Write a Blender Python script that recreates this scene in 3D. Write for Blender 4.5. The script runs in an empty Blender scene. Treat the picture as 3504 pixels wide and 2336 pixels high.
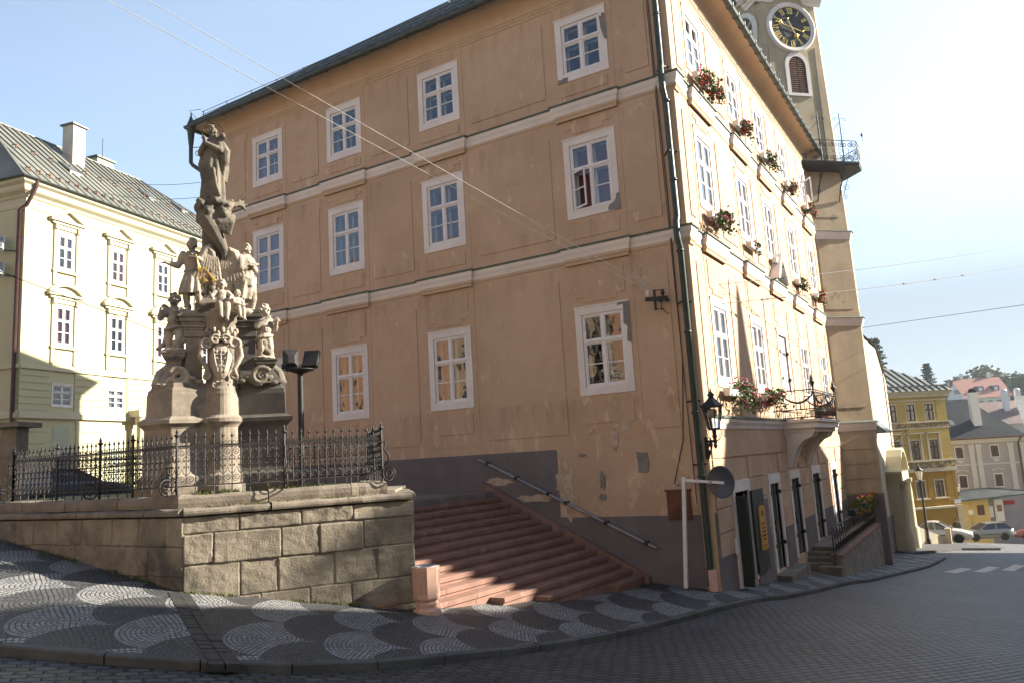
import bpy, math, random
import numpy as np
from mathutils import Vector, Matrix, Euler
random.seed(11); R=math.radians
SC=bpy.context.scene; COL=SC.collection
rnd=random.uniform
# ------------------------------------------------------------------ mesh helpers
def V(*a): return Vector(a)
SPLIT={'plaster_patch','plaster_hole','mortar_repair','gutter_bracket','pipe_clamp','socle','hinge','insulator','window_hood'}
class MB:
    def __init__(s,M=None): s.v=[]; s.f=[]; s.M=M; s.sm=[]
    def add(s,vs,fs,smooth=False):
        n=len(s.v)
        for p in vs:
            p=Vector(p); s.v.append(s.M@p if s.M else p)
        for f in fs: s.f.append([n+i for i in f]); s.sm.append(smooth)
        return s
    def box(s,a,b):
        x0,x1=sorted((a[0],b[0])); y0,y1=sorted((a[1],b[1])); z0,z1=sorted((a[2],b[2]))
        return s.add([(x0,y0,z0),(x1,y0,z0),(x1,y1,z0),(x0,y1,z0),(x0,y0,z1),(x1,y0,z1),(x1,y1,z1),(x0,y1,z1)],
          [(0,3,2,1),(4,5,6,7),(0,1,5,4),(1,2,6,5),(2,3,7,6),(3,0,4,7)])
    def bar(s,p,q,w,h=None,up=(0,0,1)):
        h=h or w; p=Vector(p); q=Vector(q); d=(q-p).normalized(); u=Vector(up)
        if abs(d.dot(u))>.98: u=Vector((1,0,0))
        a=d.cross(u).normalized()*w/2; b=a.cross(d).normalized()*h/2
        return s.add([p-a-b,p+a-b,p+a+b,p-a+b,q-a-b,q+a-b,q+a+b,q-a+b],[(0,3,2,1),(4,5,6,7),(0,1,5,4),(1,2,6,5),(2,3,7,6),(3,0,4,7)])
    def prism(s,poly,z0,z1,axis=None):
        """poly = 2-D outline counter-clockwise; extruded in z"""
        n=len(poly); vs=[(p[0],p[1],z0) for p in poly]+[(p[0],p[1],z1) for p in poly]
        fs=[tuple(range(n-1,-1,-1)),tuple(range(n,2*n))]+[(i,(i+1)%n,n+(i+1)%n,n+i) for i in range(n)]
        return s.add(vs,fs)
    def loft(s,rings,cap=True,smooth=True,closed=True):
        n=len(rings[0]); vs=[p for r in rings for p in r]; fs=[]
        for k in range(len(rings)-1):
            for i in range(n if closed else n-1):
                j=(i+1)%n; fs.append((k*n+i,k*n+j,(k+1)*n+j,(k+1)*n+i))
        s.add(vs,fs,smooth)
        if cap and closed: s.add(rings[0],[tuple(range(n-1,-1,-1))]); s.add(rings[-1],[tuple(range(n))])
        return s
    def lathe(s,prof,c=(0,0,0),n=16,sx=1,sy=1,smooth=True,ph=0):
        rings=[[(c[0]+r*sx*math.cos(2*math.pi*i/n+ph),c[1]+r*sy*math.sin(2*math.pi*i/n+ph),c[2]+z) for i in range(n)] for r,z in prof]
        return s.loft(rings,True,smooth)
    def ell(s,c,r,rot=None,n=12,m=8):
        if not hasattr(r,'__len__'): r=(r,r,r)
        Rm=rot or Matrix.Identity(3); c=Vector(c); rings=[]
        for k in range(m+1):
            t=-math.pi/2+math.pi*k/m; t=max(min(t,1.54),-1.54)
            rings.append([c+Rm@Vector((r[0]*math.cos(t)*math.cos(a),r[1]*math.cos(t)*math.sin(a),r[2]*math.sin(t))) for a in [2*math.pi*i/n for i in range(n)]])
        return s.loft(rings)
    def tube(s,pts,r,n=6,closed=False,smooth=True,flat=1):
        pts=[Vector(p) for p in pts]; N=len(pts); rr=r if hasattr(r,'__len__') else [r]*N
        rings=[]; up=None
        for i,p in enumerate(pts):
            a=pts[i-1] if (i or closed) else p; b=pts[(i+1)%N] if (i<N-1 or closed) else p
            d=(b-a); d=d.normalized() if d.length>1e-9 else Vector((0,0,1))
            if up is None: up=Vector((0,0,1)) if abs(d.z)<.9 else Vector((1,0,0))
            x=d.cross(up)
            if x.length<1e-4: up=Vector((1,0,0)) if abs(d.x)<.9 else Vector((0,1,0)); x=d.cross(up)
            x.normalize(); y=x.cross(d).normalized(); up=y
            rings.append([p+(x*math.cos(2*math.pi*k/n)+y*flat*math.sin(2*math.pi*k/n))*rr[i] for k in range(n)])
        if closed: rings.append(rings[0])
        return s.loft(rings,not closed,smooth)
    def pieces(s):
        par=list(range(len(s.v)))
        def find(a):
            while par[a]!=a: par[a]=par[par[a]]; a=par[a]
            return a
        for f in s.f:
            for i in f[1:]: par[find(i)]=find(f[0])
        out={}
        for f,k in zip(s.f,s.sm): out.setdefault(find(f[0]),[]).append((f,k))
        res=[]
        for fs in out.values():
            m=MB(); idx={}
            for f,k in fs:
                for i in f:
                    if i not in idx: idx[i]=len(m.v); m.v.append(s.v[i])
                m.f.append([idx[i] for i in f]); m.sm.append(k)
            res.append(m)
        return res
    def build(s,name,mat,parent=None,local=False,bevel=0,smooth=False,auto=None):
        if name in SPLIT and not auto:
            return [m.build(name,mat,parent,local,bevel,smooth,True) for m in s.pieces()][0]
        me=bpy.data.meshes.new(name)
        vs=s.v
        if parent is not None and not local:
            inv=ROOT[parent.name].inverted(); vs=[inv@p for p in vs]
        me.from_pydata([tuple(p) for p in vs],[],s.f); me.validate()
        if len(me.polygons)==len(s.sm): me.polygons.foreach_set('use_smooth',[bool(smooth or k) for k in s.sm])
        o=bpy.data.objects.new(name,me); COL.objects.link(o)
        if mat: me.materials.append(mat)
        if parent is not None: o.parent=parent; ROOT[o.name]=ROOT[parent.name]
        else: ROOT[o.name]=Matrix.Identity(4)
        if bevel:
            b=o.modifiers.new('bevel','BEVEL'); b.width=bevel; b.segments=2; b.limit_method='ANGLE'
        return o
ROOT={}
def tag(o,label=None,cat=None,group=None,kind=None):
    for k,v in (('label',label),('category',cat),('group',group),('kind',kind)):
        if v: o[k]=v
    return o
def thing(name,loc,label,cat,group=None,rz=0):
    o=bpy.data.objects.new(name,None); COL.objects.link(o); o.location=loc; o.rotation_euler=(0,0,rz); o.empty_display_size=.2
    ROOT[o.name]=Matrix.Translation(loc)@Matrix.Rotation(rz,4,'Z')
    return tag(o,label,cat,group)
def copy_tree(o,loc=None,rz=None,label=None,parent=None):
    c=o.copy(); COL.objects.link(c)
    if parent is not None: c.parent=parent
    if loc is not None: c.location=loc
    if rz is not None: c.rotation_euler=(0,0,rz)
    if label: c['label']=label
    for ch in list(o.children): copy_tree(ch,parent=c)
    return c
def spiral(c,u,w,r0,r1,turns,a0=0,n=26,sgn=1):
    """flat scroll in the plane of u,w"""
    u=Vector(u); w=Vector(w); c=Vector(c); out=[]
    for i in range(n+1):
        t=i/n; a=a0+sgn*turns*2*math.pi*t; r=r0+(r1-r0)*t
        out.append(c+u*r*math.cos(a)+w*r*math.sin(a))
    return out
# ------------------------------------------------------------------ materials
class NT:
    def __init__(s,name):
        s.m=bpy.data.materials.new(name); s.m.use_nodes=True; s.t=s.m.node_tree; s.n=s.t.nodes; s.l=s.t.links
        s.b=s.n['Principled BSDF']; s.pos=s.n.new('ShaderNodeNewGeometry').outputs['Position']
    def nd(s,typ,ins=(),**kw):
        x=s.n.new(typ)
        for k,v in kw.items(): setattr(x,k,v)
        for k,v in (ins.items() if isinstance(ins,dict) else enumerate(ins)):
            if v is None: continue
            if hasattr(v,'is_output') or isinstance(v,bpy.types.NodeSocket): s.l.new(v,x.inputs[k])
            else: x.inputs[k].default_value=v
        return x
    def m_(s,op,a,b=None,c=None):
        return s.nd('ShaderNodeMath',[a,b,c],operation=op).outputs[0]
    def scalepos(s,sc):
        return s.nd('ShaderNodeVectorMath',[s.pos,sc],operation='MULTIPLY').outputs[0]
    def noise(s,scale,detail=5,rough=.6,vec=None,dist=0):
        return s.nd('ShaderNodeTexNoise',{'Vector':vec or s.pos,'Scale':scale,'Detail':detail,'Roughness':rough,'Distortion':dist}).outputs['Fac']
    def ramp(s,f,lo,hi,a=0,b=1):
        x=s.nd('ShaderNodeMapRange',{0:f,1:lo,2:hi,3:a,4:b}); x.interpolation_type='SMOOTHSTEP'; return x.outputs[0]
    def mix(s,f,a,b,blend='MIX'):
        x=s.n.new('ShaderNodeMix'); x.data_type='RGBA'; x.blend_type=blend
        for k,v in ((0,f),(6,a),(7,b)):
            if isinstance(v,bpy.types.NodeSocket): s.l.new(v,x.inputs[k])
            else: x.inputs[k].default_value=(*v,1) if hasattr(v,'__len__') and len(v)==3 else v
        return x.outputs[2]
    def out(s,col,rough=.85,bump=None,bd=.01,spec=.3,metal=0,bs=.6):
        for k,v in (('Base Color',col),('Roughness',rough),('Metallic',metal),('Specular IOR Level',spec)):
            if isinstance(v,bpy.types.NodeSocket): s.l.new(v,s.b.inputs[k])
            else: s.b.inputs[k].default_value=(*v,1) if hasattr(v,'__len__') else v
        if bump is not None:
            bn=s.nd('ShaderNodeBump',{'Height':bump,'Distance':bd,'Strength':bs}); s.l.new(bn.outputs[0],s.b.inputs['Normal'])
        return s.m
def mat(name,c1,c2=None,scale=2.,rough=.85,bs=30.,bd=.004,spec=.3,metal=0,c3=None,patch=.62,pscale=1.3,streak=0,pw=.05):
    t=NT(name); c2=c2 or tuple(x*.8 for x in c1)
    col=t.mix(t.ramp(t.noise(scale,6),.35,.65),c1,c2)
    if c3: col=t.mix(t.ramp(t.noise(pscale,8,.68,dist=.3),patch,patch+pw),col,c3)
    if streak:
        sv=t.scalepos((2.6,2.6,.22)); col=t.mix(t.ramp(t.noise(1.1,4,vec=sv),.42,.8,0,streak*.7),col,tuple(x*.62 for x in c2))
    fine=t.noise(bs,5,.65); col=t.mix(t.ramp(fine,.3,.7,0,.14),col,tuple(x*.75 for x in c2))
    return t.out(col,rough,fine,bd,spec,metal)
MT={}
def G(n): return MT[n]
MT['ochre']=mat('ochre_stucco',(.50,.335,.215),(.445,.295,.19),.55,c3=(.57,.42,.28),patch=.605,pscale=1.7,streak=.5,bd=.003)
MT['ochre_l']=mat('pale_ochre_stucco',(.54,.385,.255),(.48,.345,.225),.6,streak=.3,bd=.003)
MT['trim']=mat('white_plaster_trim',(.74,.68,.63),(.66,.60,.56),1.2,c3=(.50,.44,.39),patch=.66,pscale=2.5)
MT['white']=mat('white_paint',(.74,.71,.70),(.66,.63,.62),4.,rough=.5,bd=.001)
MT['socle']=mat('grey_socle_plaster',(.175,.145,.14),(.135,.115,.115),1.1,c3=(.24,.20,.18),patch=.66,pscale=1.6,streak=.35)
MT['flash']=mat('green_copper_flashing',(.055,.075,.06),(.10,.12,.095),3.,rough=.6)
MT['zinc']=mat('dark_zinc_gutter',(.045,.055,.05),(.07,.08,.07),3.,rough=.45,metal=.3)
MT['pipe']=mat('green_painted_downpipe',(.035,.05,.042),(.05,.065,.055),3.,rough=.4)
MT['iron']=mat('black_wrought_iron',(.018,.018,.02),(.035,.028,.025),8.,rough=.55)
MT['gold']=mat('gilded_metal',(.85,.60,.18),(.75,.48,.12),8.,rough=.35,metal=.8)
MT['black']=mat('black_clock_face',(.012,.012,.014),(.02,.02,.02),3.,rough=.5)
MT['stone']=mat('grey_brown_sandstone',(.29,.245,.19),(.17,.14,.108),2.2,c3=(.085,.075,.06),patch=.53,pscale=1.6,pw=.14,bs=45,bd=.01)
MT['stone_d']=mat('stained_shaded_sandstone',(.10,.09,.075),(.06,.053,.045),2.,c3=(.16,.14,.11),patch=.60,pscale=2.,bs=45,bd=.01)  # dark stain plus the shade of the column's unlit right side, in the colour
MT['statue']=mat('pale_carved_sandstone',(.37,.315,.25),(.26,.22,.175),3.,c3=(.12,.105,.085),patch=.54,pscale=3.,pw=.12,bs=60,bd=.006)
MT['statue_d']=mat('weathered_shaded_sandstone',(.17,.145,.11),(.10,.085,.066),3.,c3=(.09,.08,.065),patch=.57,pscale=3.,bs=60,bd=.006)  # weathered tone darkened further to carry the column's shadow side
MT['block']=mat('weathered_wall_stone',(.27,.23,.175),(.16,.137,.105),1.5,c3=(.07,.062,.052),patch=.50,pscale=1.1,pw=.2,bs=35,bd=.02)
MT['mortar']=mat('old_lime_mortar',(.22,.195,.155),(.15,.13,.105),5.,bd=.01)
MT['cap']=mat('worn_coping_stone',(.22,.185,.145),(.14,.118,.092),2.,c3=(.13,.12,.09),patch=.6,pscale=3.,bs=30,bd=.02)
MT['redstone']=mat('reddish_step_stone',(.255,.143,.108),(.19,.108,.083),2.,c3=(.30,.185,.145),patch=.6,pscale=1.7,bs=40,bd=.003)
MT['pinkstone']=mat('pale_pink_stone',(.55,.35,.27),(.50,.31,.24),2.,bs=50,bd=.003)
MT['dark']=mat('dark_interior',(.012,.012,.013),(.02,.018,.018),1.,rough=.9)
MT['navy']=mat('dim_blue_room',(.02,.03,.055),(.01,.016,.03),1.5,rough=.8)
MT['wine']=mat('dim_red_room',(.16,.03,.03),(.10,.02,.02),1.5,rough=.8)
MT['amber']=mat('dim_orange_room',(.22,.10,.045),(.14,.06,.03),1.2,rough=.8)
MT['curtain']=mat('net_curtain',(.20,.20,.22),(.14,.14,.16),6.,rough=.9)
MT['greyiron']=mat('grey_iron_shutter',(.085,.10,.105),(.06,.07,.075),2.,rough=.5,metal=.2)
MT['shut']=mat('dark_green_shutter',(.022,.03,.027),(.03,.038,.034),2.,rough=.6)
MT['greyshut']=mat('pale_grey_shutter',(.34,.34,.35),(.28,.28,.29),2.,rough=.6)
MT['sign']=mat('mustard_sign_board',(.50,.25,.035),(.42,.20,.03),3.,rough=.5)
MT['brown']=mat('rusty_brown_metal',(.16,.065,.03),(.09,.04,.025),6.,rough=.8)
MT['steel']=mat('grey_painted_steel',(.28,.29,.31),(.22,.23,.25),3.,rough=.45,metal=.3)
MT['signgrey']=mat('grey_sign_back',(.075,.08,.09),(.09,.095,.105),3.,rough=.45,metal=.3)
MT['wire']=mat('pale_cable',(.75,.72,.66),(.6,.57,.52),5.,rough=.5)
MT['cream']=mat('pale_yellow_stucco',(.47,.44,.275),(.44,.41,.255),.8,bd=.002)
MT['cream_t']=mat('cream_plaster_trim',(.52,.48,.33),(.47,.43,.295),1.,bd=.002)
MT['ochre_t']=mat('shaded_side_stucco',(.50,.42,.27),(.45,.38,.24),.8,bd=.002)
MT['metalroof']=mat('grey_green_sheet_roof',(.19,.19,.16),(.14,.14,.122),.5,c3=(.22,.15,.09),patch=.64,pscale=.8,rough=.55,metal=.2)
MT['roofdark']=mat('dark_sheet_roof',(.06,.07,.068),(.10,.11,.105),.8,rough=.45,metal=.3)
MT['towerst']=mat('tower_stucco',(.45,.36,.24),(.36,.285,.19),.7,c3=(.27,.225,.16),patch=.6,pscale=.9,streak=.5,bd=.006)
MT['leaf']=mat('geranium_leaf',(.075,.125,.03),(.045,.08,.018),6.,rough=.6)
MT['pot']=mat('white_planter',(.72,.70,.66),(.62,.6,.56),4.,rough=.6)
for n,c in (('pink',(.62,.14,.22)),('red',(.55,.035,.03)),('orange',(.68,.11,.03)),('rose',(.60,.25,.30))): MT['fl_'+n]=mat('petal_'+n,c,tuple(x*.8 for x in c),8.,rough=.6)
def ochre():
    t=NT('weathered_ochre_stucco'); sp=t.nd('ShaderNodeSeparateXYZ',[t.pos]); z=sp.outputs[2]
    col=t.mix(t.ramp(t.noise(.5,6),.35,.65),(.515,.36,.245),(.45,.31,.207))
    col=t.mix(t.ramp(t.noise(3.2,6,.7),.5,.75,0,.35),col,(.40,.26,.165))                      # trowel mottling
    sv=t.scalepos((3.2,3.2,.3)); st=t.ramp(t.noise(1.2,5,vec=sv),.45,.72); m=None
    for zt,L in ((11.62,1.2),(8.45,1.1),(4.68,1.3),(9.45,.9),(5.8,.8),(1.38,1.0)):            # rain streaks below ledges and sills
        d=t.m_('SUBTRACT',zt,z); f=t.m_('MULTIPLY',t.ramp(d,0.,.06),t.ramp(d,.15,L,1,0)); m=f if m is None else t.m_('MAXIMUM',m,f)
    col=t.mix(t.m_('MULTIPLY',t.m_('MULTIPLY',m,st),.42),col,(.25,.165,.105))
    sv2=t.scalepos((2.0,2.0,.75)); pk=t.noise(1.5,9,.72,vec=sv2,dist=.4); low=t.ramp(z,-1.5,3.5,.055,0.)
    col=t.mix(t.ramp(t.m_('ADD',pk,low),.60,.635,0,.75),col,(.60,.44,.30)); col=t.mix(t.ramp(t.noise(4.5,8,.7),.665,.70,0,.7),col,(.62,.47,.36))   # flaked paint
    col=t.mix(t.m_('MULTIPLY',t.ramp(z,-2.2,1.2,1,0),t.ramp(t.noise(1.1,5),.4,.65,0,.5)),col,(.36,.24,.16))      # rising damp
    fine=t.noise(45,5,.7); h=t.m_('ADD',t.m_('MULTIPLY',fine,.5),t.m_('MULTIPLY',t.noise(2.2,3),1.6)); return t.out(col,.9,h,.006,.2)
MT['ochre']=ochre()
def glass():
    t=NT('window_glass'); t.n.remove(t.b); o=t.n['Material Output']
    tr=t.nd('ShaderNodeBsdfTransparent',{0:(.86,.9,.92,1)}); gl=t.nd('ShaderNodeBsdfGlossy',{'Roughness':.02,'Color':(1,1,1,1)})
    wv=t.nd('ShaderNodeBump',{'Height':t.noise(1.6,2),'Distance':.012,'Strength':.5}); t.l.new(wv.outputs[0],gl.inputs['Normal'])
    fr=t.nd('ShaderNodeFresnel',{0:1.52}); f=t.m_('MULTIPLY_ADD',fr.outputs[0],1.7,.03)
    mx=t.nd('ShaderNodeMixShader',{0:f,1:tr.outputs[0],2:gl.outputs[0]}); t.l.new(mx.outputs[0],o.inputs[0]); return t.m
MT['glass']=glass()
# ------------------------------------------------------------------ camera, sun, sky
RR=Vector((.84945326,.52444958,-.05815324)); RU=Vector((.1278366,-.09761693,.9869796)); RF=Vector((-.5119443,.84582716,.14996487))
cam=bpy.data.cameras.new('camera'); co=bpy.data.objects.new('camera',cam); COL.objects.link(co)
Mx=Matrix((RR,RU,-RF)).transposed().to_4x4(); co.matrix_world=Mx
cam.sensor_width=36; cam.lens=36*2645.75/3504; cam.clip_end=6000; cam.clip_start=.1; SC.camera=co
AZ,EL=R(50),R(25.5)
sd=Vector((math.sin(AZ)*math.cos(EL),math.cos(AZ)*math.cos(EL),math.sin(EL)))
sl=bpy.data.lights.new('sun','SUN'); so=bpy.data.objects.new('sun',sl); COL.objects.link(so)
so.rotation_euler=sd.to_track_quat('Z','Y').to_euler(); sl.energy=5.0; sl.angle=R(.53); sl.color=(1,.92,.78)
W=bpy.data.worlds.new('World'); SC.world=W; W.use_nodes=True
sky=W.node_tree.nodes.new('ShaderNodeTexSky'); sky.sky_type='NISHITA'; sky.sun_disc=False; sky.sun_elevation=EL; sky.sun_rotation=AZ
sky.air_density=1.0; sky.dust_density=.7; sky.ozone_density=1.0; sky.altitude=600
bg=W.node_tree.nodes['Background']; W.node_tree.links.new(sky.outputs[0],bg.inputs[0]); bg.inputs[1].default_value=.055
HZ_A,HZ_B,HZ_LOW=2.05,1.9,.6
SC.view_settings.view_transform='Standard'; SC.view_settings.look='None'; SC.view_settings.exposure=1.9; SC.view_settings.gamma=1
SC.render.engine='CYCLES'; SC.cycles.max_bounces=8; SC.cycles.diffuse_bounces=4; SC.cycles.transparent_max_bounces=16
# ------------------------------------------------------------------ ground surface
GA=np.array([(-10.38,7.45,-1.645),(-8.385,10.33,-2.33),(-15.73,7.44,-.895),(-7.18,15.53,-2.85),(-7.49,13.2,-2.72),(-7.95,12.2,-2.6),(-8.1,10.6,-2.43),
(-5.373,17,-3.03),(-5.373,19.53,-3.35),(-5.373,21.2,-3.55),(-5.373,25.5,-3.82),(-5.373,35,-4.95),(-4.7,18.6,-3.40),(-3.95,26.2,-4.25),(0,0,-1.75),(10,5,-2.7),(8,20,-4.0),(12,35,-5.9),
(-4,38,-5.4),(-4,52,-6.3),(-3,63,-7.4),(-4,88,-9.8),(10,52,-6.9),(10,65,-8.0),(10,88,-10),(-20,80,-9.3),(40,80,-10),(25,50,-7.6),(30,10,-4),
(-22,8,-.3),(-30,0,1.0),(-15,-10,.3),(0,-20,-.4),(20,-20,-1.5),(-40,20,.6),(-45,-20,2.5)])
def _fit():
    n=len(GA); d=np.linalg.norm(GA[:,None,:2]-GA[None,:,:2],axis=2); K=np.where(d>0,d**2*np.log(d+1e-9),0)+np.eye(n)*3
    P=np.c_[np.ones(n),GA[:,:2]]; A=np.block([[K,P],[P.T,np.zeros((3,3))]]); return np.linalg.solve(A,np.r_[GA[:,2],0,0,0])
GW=_fit()
def gz(x,y):
    x=min(max(x,-50),45); y=min(max(y,-25),95)
    d=np.hypot(x-GA[:,0],y-GA[:,1]); return float((GW[:len(GA)]*np.where(d>0,d**2*np.log(d+1e-9),0)).sum()+GW[-3]+GW[-2]*x+GW[-1]*y)
def zstep(x): return -2.79-.487*(x+7.07)
def ystep(x): return float(np.interp(x,[-8.4,-7.9,-7.62,-7.34,-7.0],[9.9,10.6,12.33,13.2,15.6]))
def gzp(x,y):
    z=gz(x,y)
    if y>10 and x<-7.5 and y>ystep(x+.45)+.8: z=min(z,zstep(x)-.45)
    if x<-10.4 and y>7.6: z=min(z,-.95)
    return z
KY=[-30,-8,0,2.3,3.98,4.61,5.21,6.21,8.62,13.6,16.6,24.6,38.5,44]; KX=[-60,-25,-13.6,-10.6,-8.34,-7.46,-6.66,-6.05,-5.62,-5.03,-4.60,-3.93,-2.95,-2.6]
def kx(y): return float(np.interp(y,KY,KX))
KYs=list(np.arange(-8,44.01,.35))
def kxs(y): return sum(kx(y+d) for d in (-.7,-.35,0,.35,.7))/5
def scallop_mat():
    t=NT('patterned_cobble_pavement')
    # rows of scales run along U, scales open along Wv
    ang=math.atan2(1.42,-1.25)   # direction of a row in the ground plane
    ca,sa=math.cos(ang),math.sin(ang); w=2.05; r=w/2
    sp=t.nd('ShaderNodeSeparateXYZ',[t.pos]); wob=t.noise(.5,2)
    x=t.m_('ADD',sp.outputs[0],t.m_('MULTIPLY_ADD',wob,.3,-.15)); y=t.m_('ADD',sp.outputs[1],t.m_('MULTIPLY_ADD',wob,-.3,.15))
    x=t.m_('SUBTRACT',x,-8.49); y=t.m_('SUBTRACT',y,4.32)
    u=t.m_('ADD',t.m_('MULTIPLY',x,ca),t.m_('MULTIPLY',y,sa)); v=t.m_('MULTIPLY',t.m_('ADD',t.m_('MULTIPLY',x,-sa),t.m_('MULTIPLY',y,ca)),1.83)
    k=t.m_('FLOOR',t.m_('DIVIDE',v,r)); par=t.m_('FLOORED_MODULO',k,2.)
    def cen(par_):   # du to nearest centre for a row of this parity
        return t.m_('SUBTRACT',t.m_('FLOORED_MODULO',t.m_('SUBTRACT',u,t.m_('MULTIPLY',par_,r)),w),r)
    du=cen(par); dv=t.m_('SUBTRACT',v,t.m_('MULTIPLY',k,r))
    d1=t.m_('SQRT',t.m_('ADD',t.m_('MULTIPLY',du,du),t.m_('MULTIPLY',dv,dv)))
    ins=t.m_('LESS_THAN',d1,r); inv=t.m_('SUBTRACT',1.,ins); par2=t.m_('SUBTRACT',1.,par)
    du2=cen(par2); dv2=t.m_('SUBTRACT',dv,r); d2=t.m_('SQRT',t.m_('ADD',t.m_('MULTIPLY',du2,du2),t.m_('MULTIPLY',dv2,dv2)))
    sel=lambda a,b:t.m_('ADD',t.m_('MULTIPLY',a,ins),t.m_('MULTIPLY',b,inv))
    D=t.m_('ADD',sel(d1,d2),t.m_('MULTIPLY_ADD',t.noise(4.,3),.07,-.035)); A=sel(t.m_('ARCTAN2',dv,du),t.m_('ARCTAN2',dv2,du2)); own=sel(par,par2)
    st=.092; q=t.m_('DIVIDE',D,st); ring=t.m_('FLOOR',q); fr=t.m_('FRACT',q)
    rad=t.m_('MAXIMUM',t.m_('MULTIPLY',t.m_('ADD',ring,.5),st),.05)
    aa=t.m_('ADD',t.m_('DIVIDE',t.m_('MULTIPLY',A,rad),.10),t.m_('MULTIPLY',ring,.37)); fa=t.m_('FRACT',aa)
    jr=t.m_('MINIMUM',fr,t.m_('SUBTRACT',1.,fr)); ja=t.m_('MINIMUM',fa,t.m_('SUBTRACT',1.,fa))
    jo=t.ramp(t.m_('MINIMUM',jr,ja),.04,.17)
    cid=t.nd('ShaderNodeCombineXYZ',[ring,t.m_('FLOOR',aa),t.m_('ADD',k,t.m_('MULTIPLY',t.m_('FLOOR',t.m_('DIVIDE',u,w)),7.))])
    wn=t.nd('ShaderNodeTexWhiteNoise',[cid.outputs[0]]).outputs[0]
    lite=t.mix(wn,(.285,.285,.28),(.165,.167,.168)); dk=t.mix(wn,(.078,.078,.08),(.038,.039,.041))
    col=t.mix(own,lite,dk); col=t.mix(t.ramp(t.noise(1.3,6),.42,.70,0,.42),col,(.07,.068,.062))
    col=t.mix(jo,(.012,.012,.011),col)
    h=t.m_('ADD',jo,t.m_('MULTIPLY',t.noise(60,3),.3)); return t.out(col,.6,h,.02,.4,bs=.9)
def sett_mat():
    t=NT('dark_sett_road')
    mp=t.nd('ShaderNodeMapping',{'Vector':t.pos,'Rotation':(0,0,R(-62))})
    wv=t.nd('ShaderNodeVectorMath',[mp.outputs[0],t.nd('ShaderNodeVectorMath',[t.nd('ShaderNodeTexNoise',{'Vector':t.pos,'Scale':.6}).outputs['Color'],(.25,.25,0)],operation='MULTIPLY').outputs[0]],operation='ADD').outputs[0]
    b=t.nd('ShaderNodeTexBrick',{'Vector':wv,'Color1':(.018,.019,.020,1),'Color2':(.066,.067,.068,1),'Mortar':(.003,.003,.003,1),'Scale':1.,'Mortar Size':.026,'Mortar Smooth':.9,'Brick Width':.22,'Row Height':.135})
    b.offset_frequency=2
    col=t.mix(t.ramp(t.noise(.8,5),.35,.7,0,.5),b.outputs[0],(.02,.0195,.019)); col=t.mix(t.ramp(t.noise(.35,4),.45,.7,0,.45),col,(.075,.077,.08)); col=t.mix(t.ramp(t.noise(9,4),.45,.75,0,.3),col,(.075,.076,.08))
    h=t.m_('ADD',t.m_('MULTIPLY',b.outputs['Fac'],-1.),t.m_('MULTIPLY',t.noise(25,3),.45)); return t.out(col,.5,h,.035,.45,bs=1.)
MT['scallop']=scallop_mat(); MT['sett']=sett_mat()
def grid(name,xs_fn,ys,nx,zf,m,kind='structure'):
    vs=[];fs=[]
    for y in ys:
        X=xs_fn(y)
        for x in X: vs.append((x,y,zf(x,y)))
    n=nx
    for j in range(len(ys)-1):
        for i in range(n-1): fs.append((j*n+i,j*n+i+1,(j+1)*n+i+1,(j+1)*n+i))
    mb=MB(); mb.add(vs,fs,True); o=mb.build(name,m); tag(o,kind=kind); return o
us=np.array([0,.01,.03,.06,.1,.14,.18,.22,.26,.3,.34,.38,.42,.46,.5,.56,.64,.75,.87,1.])
grid('pavement',lambda y:[kxs(y)-.11-u*20 for u in us],KYs,len(us),gzp,MT['scallop'])
ur=np.array([0,.02,.05,.08,.12,.17,.23,.3,.4,.55,.75,1.])
ry=KYs+list(np.arange(45,100,2.))
def kroad(y): return kxs(y)+.02 if y<44 else kxs(44)-(y-44)*2.2
grid('road',lambda y:[kroad(y)+u*45 for u in ur],ry,len(ur),lambda x,y:gz(x,y)-.09,MT['sett'])
MT['earth']=mat('dry_grass_earth',(.11,.11,.05),(.07,.075,.035),.2,rough=.95)
tx=[-3000,-800,-300,-150,-80,-50,-35,-25,-15,-5,5,15,25,35,45,60,100,200,500,3000]; ty=[-3000,-600,-150,-60,-25,-10,0,10,20,30,45,60,75,90,110,150,300,800,4000]
grid('ground',lambda y:tx,ty,len(tx),lambda x,y:gz(x,y)-.9-(.0 if abs(x)<60 else 3),MT['earth'])
# kerb stones
def kerb():
    mb=MB(); y=-6.
    while y<43:
        L=.9+rnd(-.1,.1)
        a=Vector((kxs(y),y,0)); b=Vector((kxs(y+L*.9),y+L*.9,0)); d=b-a; s=L/d.length; y2=y+L*.9*s
        b=Vector((kxs(y2),y2,0)); d=(b-a).normalized(); n=Vector((-d.y,d.x,0))*.12; g=d*.008
        j=rnd(-.006,.006)
        zs=lambda p:gz(p.x,p.y)
        P=[a+g,b-g]; top=[]; 
        vs=[]
        for p in P:
            z=zs(p); vs+=[Vector((p.x,p.y,z-.3)),Vector((p.x,p.y,z-.012+j)),Vector((p.x,p.y,z+.006+j))+n*.1,Vector((p.x,p.y,z+.008+j))+n,Vector((p.x,p.y,z-.3))+n]
        mb.add(vs,[(0,5,6,1),(1,6,7,2),(2,7,8,3),(3,8,9,4),(0,1,2,3,4),(9,8,7,6,5)]); y=y2
    return mb
MT['kerb']=mat('worn_grey_kerb_stone',(.085,.083,.080),(.05,.049,.047),1.2,rough=.7,bs=20,bd=.01)
tag(kerb().build('kerb',MT['kerb']),kind='structure')
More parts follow.
